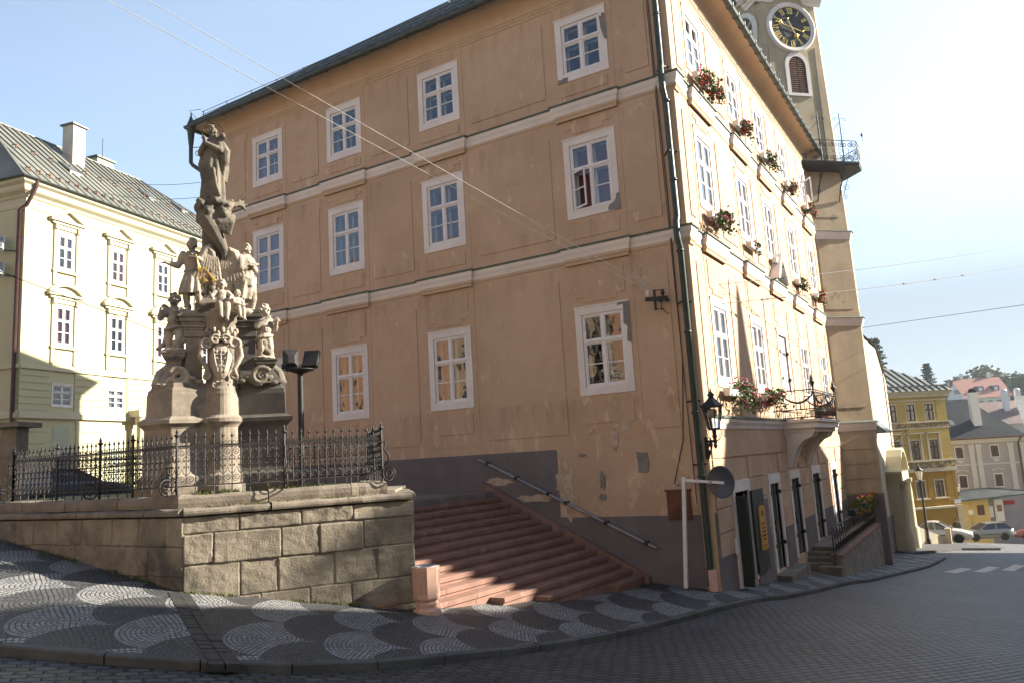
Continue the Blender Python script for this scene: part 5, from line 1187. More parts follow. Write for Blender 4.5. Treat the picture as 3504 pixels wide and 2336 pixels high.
lb=mb.build('lantern',MT['iron'],lp); gl.build('pane',MT['glass'],lb); mb=MB(); mb.lathe([(.03,.33),(.10,.30),(.095,.18),(.05,.14)],LC0+V(0,0,.1),10); mb.build('shade',MT['milk'],lb)
mb=MB(); w0=V(-5.40,16.98,.12); d=(LC0-V(-5.40,16.98,.40)).normalized(); e=V(LC0.x,LC0.y,.10)
mb.lathe([(.02,-.12),(.045,-.06),(.03,-.02),(.05,.02),(.035,.08),(.06,.14),(.03,.20),(.05,.28),(.09,.30)],e,8)
for k in range(6): a=k*math.pi/3; mb.tube([e+V(0,0,.02)]+[e+V(math.cos(a)*r,math.sin(a)*r,z) for r,z in ((.10,.06),(.15,.16),(.17,.26),(.20,.29),(.21,.26))],.008,4)
mb.bar(w0+V(0,0,.02),e+V(0,0,.04),.045,.05); mb.bar(w0+V(0,0,-.36),w0+V(0,0,.12),.07,.07)
mb.tube([w0+V(0,0,-.34)]+[w0+d*(.33*t)+V(0,0,-.34+.30*t**1.6) for t in (.2,.4,.6,.8,1.)],.02,5)
for k,(s,z,r) in enumerate(((.10,-.08,.07),(.22,-.05,.06),(.10,-.20,.06),(.30,-.03,.04),(.07,-.28,.04))): mb.tube(spiral(w0+d*s+V(0,0,z),d,V(0,0,1),r,.012,1.5,a0=k),.013,5)
mb.build('bracket',MT['iron'],lp)
sp=thing('road_sign',(-6.0,16.55,-2.95),'white angled pole holding a round grey sign seen from behind','sign')
mb=MB(); b0=V(-6.02,16.55,-3.1); t0=V(-5.84,16.55,-.60); mb.bar(b0,t0,.075); mb.bar(t0+V(.03,0,-.07),V(-4.74,16.55,-.775),.055); mb.build('pole',MT['white'],sp)
mb=MB(); mb.bar(b0,b0+(t0-b0)*.06,.079); mb.build('rust_foot',MT['brown'],sp)
mb=MB(Matrix.Translation((-5.05,16.50,-.735))@Matrix.Rotation(R(-20),4,'Z')@Matrix.Rotation(R(90),4,'X')); mb.lathe([(.0,-.012),(.335,-.012),(.345,-.004),(.345,.012),(.335,.02),(.32,.008),(.0,.008)],(0,0,-.06),40); mb.build('disc',MT['signgrey'],sp)
mb=MB(); 
for x in (-5.25,-4.85): mb.bar(V(x,16.5,-.74),V(x,16.60,-.755),.05,.07)
mb.build('clamp',MT['steel'],sp)
el=thing('insulator_bracket',(-6.2,17,3.4),'black wall bracket with white insulators carrying the overhead wires','bracket')
mb=MB(); mb.bar((-6.42,16.70,3.46),(-5.90,16.70,3.42),.10,.09); mb.tube([(-6.2,16.70,3.66),(-6.2,16.70,3.18)],.03,6); mb.bar((-6.15,16.70,3.43),(-6.15,17,3.43),.05); mb.bar((-5.98,16.7,3.42),(-5.98,17,3.42),.05); mb.tube([(-6.05,16.7,3.4),(-6.08,16.75,3.2),(-6.0,16.98,3.1)],.012,4); mb.build('arm',MT['iron'],el)
for x,z in ((-6.36,3.56),(-6.0,3.54)):
    mb=MB(); mb.lathe([(.015,-.08),(.03,-.02),(.05,.0),(.05,.03),(.03,.04),(.045,.06),(.045,.08),(.02,.10)],(x,16.70,z),8); mb.build('insulator',MT['pot' if x<-6.2 else 'iron'],el)
def wire(name,pts,r,m,label,sag=0):
    P=[Vector(p) for p in pts]; out=[]
    for a,b in zip(P,P[1:]):
        for k in range(24): t=k/24; out.append(a.lerp(b,t)-V(0,0,sag*4*t*(1-t)))
    out.append(P[-1]); mb=MB(); mb.tube(out,r,5); return tag(mb.build(name,m),label,'wire')
ry=lambda *a:Vector(a[:3])*a[3]
S1=V(-6.36,16.70,3.66); Q=ry(-.89,.535,.615,16); wire('overhead_wire',[S1,S1+(Q-S1)*2.3],.0075,MT['wire'],'lower of the two pale wires crossing the ochre wall to the sky',.12)
S2=V(-6.2,16.70,3.66); Q=ry(-.846,.561,.612,16); wire('overhead_wire',[S2,S2+(Q-S2)*2.3],.0075,MT['wire'],'upper of the two pale wires crossing the ochre wall to the sky',.12)
wire('overhead_wire',[V(-6.2,16.7,3.64),V(2.4,40,7.95),V(6.7,52,10.2)],.010,MT['iron'],'upper dark cable running right from the bracket into the sky',.15)
wire('overhead_wire',[V(-6.2,16.7,3.2),V(2.2,40,7.05),V(6.4,52,9.0)],.010,MT['iron'],'lower dark cable running right from the bracket, with dark clamps',.15)
mb=MB()
for t in (.18,.28,.52,.62,.72): p=V(-6.2,16.7,3.2).lerp(V(2.2,40,7.05),t)-V(0,0,.6*t*(1-t)); mb.bar(p-V(.05,.14,.02),p+V(.05,.14,.02),.05)
tag(mb.build('cable_clamp',MT['iron']),'small dark clamps strung on the lower cable','clamp')
wire('overhead_wire',[V(-26,10.2,7.6),ry(-.908,.418,.237,24),V(-22.1,16.9,4.15)],.012,MT['iron'],'dark cable slanting down across the yellow house behind the column')
wire('overhead_wire',[V(-32.7,19.3,13.6),V(-22.2,16.9,10.25)],.010,MT['iron'],'upper of two thin cables behind the praying figure',.2)
wire('overhead_wire',[V(-32.9,19.3,13.0),V(-22.2,16.9,9.7)],.010,MT['iron'],'lower of two thin cables behind the praying figure',.2)
fl=thing('floodlight_mast',(-12.0,11.3,-.5),'black mast with two floodlights behind the fence','lamp')
mb=MB(); mb.tube([(-12.0,11.3,-.6),(-12.0,11.3,2.06)],.06,10); mb.lathe([(.07,2.0),(.2,2.05),(.30,2.075),(.30,2.09),(.0,2.09)],(-12,11.3,0),16); mb.build('mast',MT['iron'],fl)
for (px,py,rz,rx) in ((-12.12,11.16,-2.2,.15),(-11.86,11.48,.5,-.55)):
    mb=MB(Matrix.Translation((px,py,2.30))@Matrix.Rotation(rz,4,'Z')@Matrix.Rotation(rx,4,'X')); mb.box((-.16,-.05,-.2),(.16,.05,.2)); mb.add([(-.14,.05,-.17),(.14,.05,-.17),(.14,.05,.17),(-.14,.05,.17),(-.07,.15,-.12),(.07,.15,-.12),(.07,.15,.05),(-.07,.15,.05)],[(4,5,6,7),(0,1,5,4),(1,2,6,5),(2,3,7,6),(3,0,4,7)])
    for s in (-1,1): mb.bar((s*.175,0,-.1),(s*.175,0,-.24),.015,.03)
    mb.bar((-.18,0,-.235),(.18,0,-.235),.015,.03); mb.build('floodlight',MT['iron'],fl,bevel=.008)
# ------------------------------------------------------------------ flower boxes on the sunlit facade
def foliage(c,rad,nl,nf,rng,fcols,size=.055):
    lm=MB(); fm={k:MB() for k in fcols}; keys=list(fcols); vine=0
    def leaf(mb,p,s):
        a,b=rng.uniform(0,6.28),rng.uniform(-.6,1.2); n=V(math.cos(a)*math.cos(b),math.sin(a)*math.cos(b),math.sin(b)); x=n.cross(V(0,0,1)); x=x.normalized() if x.length>.1 else V(1,0,0); y=n.cross(x)
        mb.add([p-x*s,p-y*s*.9+n*s*.25,p+x*s,p+y*s*.9+n*s*.2],[(0,1,2,3)])
    cl=[(Vector(c),1.)]+[(Vector(c)+V(rng.uniform(-.3,.5)*rad[0],rng.uniform(-.95,.95)*rad[1],rng.uniform(-1.1,.55)*rad[2]),rng.uniform(.35,.62)) for _ in range(6)]
    for _ in range(nl//9):      # trailing shoots
        q=Vector(c)+V(rng.uniform(.2,1.)*rad[0],rng.uniform(-1.05,1.05)*rad[1],-rng.uniform(.6,1.9)*rad[2]); leaf(lm,q,size*rng.uniform(.5,.9))
    for i in range(nl):
        c_,s_=cl[rng.randrange(7)] if rng.random()<.75 else cl[0]; th,u=rng.uniform(0,6.28),rng.random()**.45; ph=rng.uniform(-1.2,1.4)
        p=c_+V(rad[0]*u*math.cos(th)*math.cos(ph),rad[1]*u*math.sin(th)*math.cos(ph),rad[2]*u*math.sin(ph)*(1.3 if ph<0 else .8))*s_; leaf(lm,p,size*rng.uniform(.5,1.05))
    for i in range(nf):
        c_,s_=cl[rng.randrange(7)]; th=rng.uniform(0,6.28); ph=rng.uniform(-1.3,1.2); u=rng.uniform(.85,1.12)
        p=c_+V(rad[0]*u*math.cos(th)*math.cos(ph),rad[1]*u*math.sin(th)*math.cos(ph),rad[2]*u*math.sin(ph)*1.1)*s_; mb=fm[keys[int(rng.random()**1.5*len(keys))]]
        for _ in range(5): leaf(mb,p+V(rng.uniform(-.03,.03),rng.uniform(-.03,.03),rng.uniform(-.03,.03)),size*.55*rng.uniform(.6,1.1))
    return lm,fm
def flower_box(y,z,w,label,cols,sz=1.,nl=330,nf=60,dy=.12,sd=0,x0=XC+.05):
    T=thing('flower_box',(x0,y,z),label,'flower box','flower boxes on the sunlit facade'); rng=random.Random(sd)
    mb=MB(); a=[(x0+.02,-w/2),(x0+.20,-w/2)]; 
    mb.add([(x0+.04,y-w/2+.03,z-.16),(x0+.17,y-w/2+.03,z-.16),(x0+.17,y+w/2-.03,z-.16),(x0+.04,y+w/2-.03,z-.16),(x0+.02,y-w/2,z),(x0+.20,y-w/2,z),(x0+.20,y+w/2,z),(x0+.02,y+w/2,z)],[(3,2,1,0),(4,5,6,7),(0,1,5,4),(1,2,6,5),(2,3,7,6),(3,0,4,7)]); mb.build('planter',MT['pot'],T)
    mb=MB(); 
    for s in (-.35,.35): mb.tube([(x0-.04,y+w*s,z-.02),(x0+.21,y+w*s,z-.02),(x0+.21,y+w*s,z-.06)],.008,4)
    mb.build('holder',MT['iron'],T)
    lm,fm=foliage((x0+.20*sz,y+dy,z-.02*sz),(.27*sz,w*.5*sz,.24*sz),nl,nf,rng,cols); lm.build('foliage',MT['leaf'],T)
    for k,m in fm.items():
        if m.v: m.build('blossom',MT['fl_'+k],T)
for a in ((18.9,9.42,1.2,'large red and orange flower box below the nearest top-floor window',('red','orange','pink'),1.15,420,90,.25),
 (22.5,9.42,1.05,'pink and red flower box below the second top-floor window from the corner',('pink','red'),.95,330,70,.2),
 (25.6,9.42,1.05,'leafy flower box with pale pink blooms below the third top-floor window',('rose','pink'),1.0,380,30,.15),
 (28.98,9.42,1.0,'dusky pink flower box below the fourth top-floor window from the corner',('pink','rose'),.85,260,70,.12),
 (32.45,9.42,.95,'orange flower box below the top-floor window beside the tower',('orange','red'),.85,240,80,.12),
 (18.95,5.75,1.2,'full pink flower box below the nearest second-storey window',('rose','pink'),1.05,420,60,.15),
 (22.5,5.75,1.0,'thin pale flower box with the planter showing below the second middle-floor window',('rose',),.55,130,14,.15),
 (25.6,5.88,1.0,'sparse flower box standing above the small stone gable',('pink',),.55,130,12,.15),
 (28.98,5.75,1.0,'green trailing flower box right of the small stone gable',('pink','red'),.8,260,24,.12),
 (32.45,5.75,.95,'orange flower box on the middle floor beside the tower',('orange','red'),.85,260,60,.1),
 (18.95,1.36,1.3,'large pink geranium box above the street lantern',('rose','pink'),1.25,480,110,.12),
 (22.5,1.36,1.15,'crimson geranium box left of the balcony',('red','pink'),1.05,420,90,.1),
 (27.6,1.0,.7,'small red flower box standing inside the balcony railing',('red','pink'),.8,200,50,.0),
 (30.9,1.18,.9,'bright orange flower box right of the balcony',('orange','red'),1.0,280,90,.1)):
    y,z,w,lab,cols,s_,nl,nf,dy=a; flower_box(y,z,w,lab,cols,s_,nl,nf,dy,sd=int(y*10+z),x0=XC+.05+(.25 if y==27.6 else 0))
# ------------------------------------------------------------------ steps and parapet at the hall side door
en=thing('entrance_steps',(-4.95,25.6,-3.8),'short stone steps up to the side doors of the hall','stairs')
for i in range(3):
    mb=MB(); y=25.55+.32*i; z=-3.68+.125*i; mb.box((XC,y,z-.5),(-4.62+.0,y+.45,z)); mb.build('step',MT['cap'],en,bevel=.01)
mb=MB(); mb.box((XC,26.5,-6),(-4.62,34.5,-3.30)); mb.build('landing',MT['cap'],en)
mb=MB(); mb.box((-4.95,25.2,-4.3),(-4.3,25.55,-3.74)); mb.build('foot_slab',MT['cap'],en)
ds=MB(); ds.box((XC,21.75,-4.2),(-4.95,24.1,-3.47)); tag(ds.build('door_step',MT['cap'],bevel=.015),'low stone doorstep under two grey iron doors','step')
pw=thing('parapet_wall',(-4.5,26,-3.9),'low rubble wall beside the entrance steps with rusty coping','wall')
mb=MB(); mb.box((-4.62,25.75,-7),(-4.34,36.6,-3.52)); mb.build('wall',mat('rubble_stone',(.24,.215,.18),(.14,.125,.105),3.5,c3=(.33,.29,.23),patch=.55,pscale=4.,bs=14,bd=.03),pw)
mb=MB(); mb.box((-4.66,25.7,-3.52),(-4.30,36.65,-3.44)); mb.build('coping',MT['redstone'],pw)
pr_=thing('parapet_railing',(-4.48,25.4,-3.44),'black iron railing with scrolls on the low entrance wall','railing')
mb=MB(); X=-4.48
mb.tube([(X,25.35,-3.7),(X,25.35,-2.75),(X,25.6,-2.62),(X,36.4,-2.62)],.02,5); mb.tube([(X,25.5,-3.40),(X,36.4,-3.40)],.014,5)
y=25.7
while y<36.4: mb.bar((X,y,-3.42),(X,y,-2.62),.018); mb.tube(spiral((X,y+.25,-3.22),(0,1,0),(0,0,1),.16,.03,1.6,a0=2.5),.014,4); mb.tube([(X,y,-2.7),(X,y+.25,-3.0),(X,y+.5,-2.7)],.012,4); y+=.5
mb.build('railing',MT['iron'],pr_)
for (y,cols,nl,nf,lab) in ((30.2,('orange',),260,12,'nearer green planter on the low entrance wall'),(33.0,('orange','red'),300,40,'middle planter with orange blooms on the entrance wall'),(35.5,('rose','orange'),260,40,'farthest yellow green planter on the entrance wall')):
    T=thing('planter_box',(-4.48,y,-2.62),lab,'flower box','planters on the entrance wall'); mb=MB(); mb.box((-4.6,y-.75,-2.62),(-4.36,y+.75,-2.42)); mb.build('planter',MT['shut'],T)
    lm,fm=foliage((-4.48,y,-2.36),(.25,.95,.20),nl,nf,random.Random(int(y*7)),cols,.06); lm.build('foliage',mat('autumn_leaf',(.14,.15,.025),(.09,.11,.02),5.) if 'al' not in MT else MT['al'],T)
    for k,m in fm.items():
        if m.v: m.build('blossom',MT['fl_'+k],T)
# ------------------------------------------------------------------ yellow house behind the column
def azdir(az): a=R(az); return V(math.sin(a),math.cos(a),0),V(math.cos(a),-math.sin(a),0)
dv,nv=azdir(-12.5); C0=V(-34.164,16.639,0); F=Face(C0,dv,nv); G2=Face(C0,-nv,-dv)
yh=thing('yellow_house',(C0.x,C0.y,-.79),'pale yellow four-storey house with pedimented windows and grey sheet roof','building')
UC=[2.07,5.02,7.95,10.9,13.85]; w_=MB(); holes=[]
for c in UC:
    for (a,b,z0,z1) in ((.36,.36,9.62,11.12),(.36,.36,6.2,7.82),(.47,.47,3.47,4.36)): holes.append((c-a,c+b,z0,z1))
F.sheet(w_,0,15.3,-2,12.3,holes,0,.14); G2.sheet(w_,0,14,-2,12.3,[],0)
for zc in (3.35,3.62,3.92,4.22,4.52,4.82):     # channelled plaster of the mezzanine
    prev=.0
    for c in UC+[15.9]:
        e=c-.62
        if e-prev>.1: F.box(w_,prev,e,zc-.12,zc+.125,-.05,.03)
        prev=c+.62
for zc in (2.55,2.05,1.55,1.05,.5):
    prev=.0
    for c in UC+[15.9]:
        e=c-.75
        if e-prev>.1: F.box(w_,prev,e,zc-.22,zc+.23,-.05,.035)
        prev=c+.75
w_.build('wall',MT['cream'],yh)
for zc,hh,o in ((5.06,.16,.10),(3.0,.22,.14),(3.16,.08,.07)):
    mb=MB(); F.box(mb,-.0,15.3,zc-hh/2,zc+hh/2,-.05,o); G2.box(mb,0,14,zc-hh/2,zc+hh/2,-.05,o); mb.build('string_course',MT['cream_t'],yh)
path=[(C0-nv*14).to_2d(),C0.to_2d(),(C0+dv*15.3).to_2d(),(C0+dv*15.3-nv*9).to_2d()]
path=[tuple(p) for p in path]
mb=MB(); sweep(mb,path,[(-.05,11.95),(.03,11.95),(.05,12.05),(.04,12.1),(.04,12.35),(.10,12.4),(.14,12.5),(.30,12.62),(.34,12.7),(.34,12.85),(.48,12.95),(.5,13.1),(-.05,13.1)]); mb.build('cornice',MT['cream_t'],yh)
mb=MB(); sweep(mb,path,[(.46,13.1)]+[(.56+.08*math.cos(a),13.14+.08*math.sin(a)) for a in [math.pi+k*math.pi/5 for k in range(6)]]+[(.46,13.16)]); mb.build('gutter',MT['zinc'],yh)
FP_=lambda u,d,z:F.P(u,z,-d)
mb=MB(); zr=13.14; ap=[FP_(-.55,-.55,zr),FP_(15.85,-.55,zr),FP_(15.85,9.5,zr),FP_(1.2,4.5,17.5),FP_(10.8,4.5,17.5),FP_(-.55,14,zr),FP_(1.2,14,17.5)]
mb.add(ap,[(0,1,4,3),(1,2,4),(0,3,6,5),(3,4,2),(3,2,6)]); rf=mb.build('roof',MT['metalroof'],yh)
mb=MB(); sl_=(17.5-zr)/5.05
for u in np.arange(-.2,15.8,.48):
    D=min(5.05,(15.85-u)*1.0); D=min(D,5.05 if u>1.2 else (u+.55)/1.75*5.05)
    if D>.3: mb.bar(FP_(u,-.5,zr+.05),FP_(u,-.55+D-.03,zr+sl_*D+.03),.03,.06)
mb.bar(FP_(1.2,4.5,17.53),FP_(10.8,4.5,17.53),.12,.06); mb.bar(FP_(10.8,4.5,17.53),FP_(15.85,-.55,zr+.03),.1,.06); mb.bar(FP_(1.2,4.5,17.53),FP_(-.55,-.55,zr+.03),.1,.06); mb.build('standing_seam',MT['metalroof'],rf)
mb=MB()
for D,st in ((.5,.5),(2.6,.95)):
    for u in np.arange(.1,15 if D<1 else 12.5,st):
        p=FP_(u,-.55+D,zr+sl_*D); mb.bar(p,p+V(0,0,.22),.05); mb.bar(p+V(0,0,.16),p-nv*.25+V(0,0,.24),.03)
mb.build('snow_guard',MT['brown'],rf)
for u0,D,w in ((3.5,2.1,.75),(9.0,2.6,.7),(11.5,2.6,.5)):
    mb=MB(); q=[FP_(u0,-.55+D,zr+sl_*D+.16),FP_(u0+w,-.55+D,zr+sl_*D+.16),FP_(u0+w,-.55+D+.8,zr+sl_*(D+.8)+.10),FP_(u0,-.55+D+.8,zr+sl_*(D+.8)+.10)]; mb.add(q+[p-V(0,0,.25) for p in q],[(0,1,2,3),(0,4,5,1),(1,5,6,2),(2,6,7,3),(3,7,4,0)]); mb.build('skylight',MT['roofdark'],rf)
mb=MB(); base_=FP_(5.2,3.3,0)
def obx(mb,c,hu,hn,z0,z1): mb.add([c+dv*a*hu+nv*b*hn+V(0,0,z) for z in (z0,z1) for a,b in ((-1,-1),(-1,1),(1,1),(1,-1))],[(3,2,1,0),(4,5,6,7),(0,1,5,4),(1,2,6,5),(2,3,7,6),(3,0,4,7)])
obx(mb,base_,.37,.36,15.5,18.3); ch=mb.build('chimney',mat('chimney_plaster',(.45,.42,.37),(.38,.34,.30),1.5),rf); mb=MB(); obx(mb,base_,.47,.46,18.3,18.38); mb.build('chimney_cap',MT['roofdark'],ch)
mb=MB(); obx(mb,FP_(8.6,5.2,0),.55,.4,16,18.05); ch=mb.build('chimney',MT['cream_t'],rf); mb=MB(); obx(mb,FP_(8.6,5.2,0),.66,.5,18.05,18.15); mb.build('chimney_cap',MT['roofdark'],ch)
mb=MB(); p=FP_(8.1,4.5,17.5); mb.tube([p,p+V(0,0,1.6)],.02,4); mb.build('lightning_rod',MT['iron'],rf)
for i,c in enumerate(UC):
    for r,(z0,z1) in enumerate(((9.56,11.18),(6.14,7.88))):
        window(F,yh,c-.42,c+.42,z0,z1,'wine' if (i+r)%2 else 'navy',sw=.06,fs=.62,n=0,split=.36,double=False)
        mb=MB(); lo,hi=(8.8,11.6) if r==0 else (5.3,8.2)
        F.box(mb,c-.66,c-.50,lo,hi,-.02,.07); F.box(mb,c+.50,c+.66,lo,hi,-.02,.07); F.box(mb,c-.50,c+.50,hi-.2,hi,-.02,.06); F.box(mb,c-.70,c+.70,z0-.16,z0-.05,-.02,.11); F.box(mb,c-.44,c+.44,lo+.1,z0-.26,-.02,.035)
        F.box(mb,c-.92,c+.92,hi+.12,hi+.22,-.02,.20); F.box(mb,c-.78,c+.78,hi,hi+.12,-.02,.12)
        for s in (-1,1): F.box(mb,c+s*.58-.07,c+s*.58+.07,hi-.25,hi,.05,.15)
        if r==0:
            for s in (-1,1):
                P=[(c+s*.98,hi+.22),(c,hi+.76),(c,hi+.64),(c+s*.80,hi+.22)]; P=P if s<0 else P[::-1]; F.poly(mb,P,-.02,.20)
            F.poly(mb,[(c-.8,hi+.22),(c+.8,hi+.22),(c,hi+.64)],-.02,.06); F.poly(mb,[(c-.2,hi+.26),(c+.2,hi+.26),(c,hi+.5)],.05,.11)
        else:
            arc=[R(30)+R(120)*k/10 for k in range(11)]; o_=[(c+1.12*math.cos(t),hi-.28+1.0*math.sin(t)) for t in arc]; n_=[(c+.95*math.cos(t),hi-.28+.86*math.sin(t)) for t in arc]
            for k in range(10): F.poly(mb,[n_[k],o_[k],o_[k+1],n_[k+1]],-.02,.20)
            F.poly(mb,[(c-.8,hi+.2),(c+.8,hi+.2)]+n_[1:-1],-.02,.06)
        mb.build('window_pediment',MT['cream_t'],yh)
    window(F,yh,c-.53,c+.53,3.41,4.42,'navy',sw=.06,n=.03,split=.0001,double=False) if False else window(F,yh,c-.53,c+.53,3.41,4.42,'curtain' if i%2 else 'navy',sw=.06,fs=.62,n=0,split=.34,double=False)
    mb=MB(); F.poly(mb,[(c-.42,-1),(c+.42,-1),(c+.42,2.58),(c-.42,2.58)],-.05,-.0 if False else .012); mb.build('door',mat('pale_green_door',(.40,.42,.31),(.35,.37,.28),2.),yh)
for c in (6.05,6.75):
    mb=MB(); q=F.P(c,0,.45); mb.lathe([(.22,-1),(.22,-.3),(.16,-.25),(.155,1.2),(.14,2.7),(.2,2.76),(.22,2.85),(.22,3.1)],q,14); mb.build('column',MT['cream_t'],yh)
mb=MB(); F.box(mb,5.75,7.1,3.08,3.4,0,.7); mb.build('entablature',MT['cream_t'],yh)
mb=MB(); mb.tube([F.P(.12,13.1,.5),F.P(.12,12.8,.45),F.P(-.05,12.0,.14),G2.P(.18,11.8,.12),G2.P(.18,-.5,.12)],.085,8); mb.build('downpipe',mat('dark_red_downpipe',(.06,.025,.025),(.08,.04,.035),3.,rough=.5),yh)
for k,z in enumerate((10.3,9.2)):
    tl=thing('wall_floodlight',G2.P(1.0,z,.3),('upper' if k==0 else 'lower')+' of the two white floodlights at the corner of the yellow house','lamp','floodlights on the yellow house')
    mb=MB(Matrix.Translation(G2.P(.95,z,.5))@Matrix.Rotation(.9+.3*k,4,'Z')@Matrix.Rotation(-.5,4,'X')); mb.box((-.3,-.14,-.34),(.3,.14,.34)); mb.build('housing',MT['pot'],tl,bevel=.03); mb=MB(Matrix.Translation(G2.P(.95,z,.5))@Matrix.Rotation(.9+.3*k,4,'Z')@Matrix.Rotation(-.5,4,'X')); mb.box((-.25,-.155,-.29),(.25,-.141,.29)); mb.build('lens',MT['steel'],tl); mb=MB(); mb.bar(G2.P(.3,z-.3,.05),G2.P(.95,z-.25,.45),.05); mb.build('arm',MT['iron'],tl)
mb=MB(); mb.box((-75,7.9,-1.6),(-30.01,60,-.80)); mb.box((-30,17.3,-1.6),(-22.2,60,-.80)); tag(mb.build('square',MT['sett']),kind='structure')
# gate pillar and poster board at the left edge
gp=thing('gate_pillar',(-20.75,10.05,-.8),'weathered stone gate pillar with flat cap at the left edge','pillar')
mb=MB(Matrix.Translation((-20.75,10.05,0))@Matrix.Rotation(.45,4,'Z')); mb.box((-.22,-.22,-1),(.22,.22,1.50)); mb.build('shaft',MT['cap'],gp,bevel=.02); mb=MB(Matrix.Translation((-20.75,10.05,0))@Matrix.Rotation(.45,4,'Z')); mb.box((-.42,-.42,1.5),(.42,.42,1.62)); mb.box((-3.2,-.36,1.5),(-.42,.36,1.60)); mb.build('cap',MT['cap'],gp)
pb=thing('poster_board',(-21.6,9.5,-.8),'white poster board with a dark red leaf emblem beside the gate pillar','sign'); mb=MB(Matrix.Translation((-20.75,10.05,0))@Matrix.Rotation(.45,4,'Z')); mb.box((-3.2,-.34,-.2),(-.36,-.28,1.36)); mb.build('board',MT['pot'],pb)
mb=MB(Matrix.Translation((-20.75,10.05,0))@Matrix.Rotation(.45,4,'Z'))
for cx,cz,rx,rz_,a in ((-.62,.78,.25,.10,.5),(-.85,.62,.28,.12,-.2),(-.72,.38,.26,.10,.9),(-1.05,.85,.22,.10,1.5),(-.62,-.1,.2,.1,-.3)): mb.ell((cx,-.345,cz),(rx,.006,rz_),Matrix.Rotation(-a,3,'Y'),14,8)
mb.build('leaf_emblem',mat('dark_red_print',(.10,.02,.02),(.12,.03,.03),3.),pb)
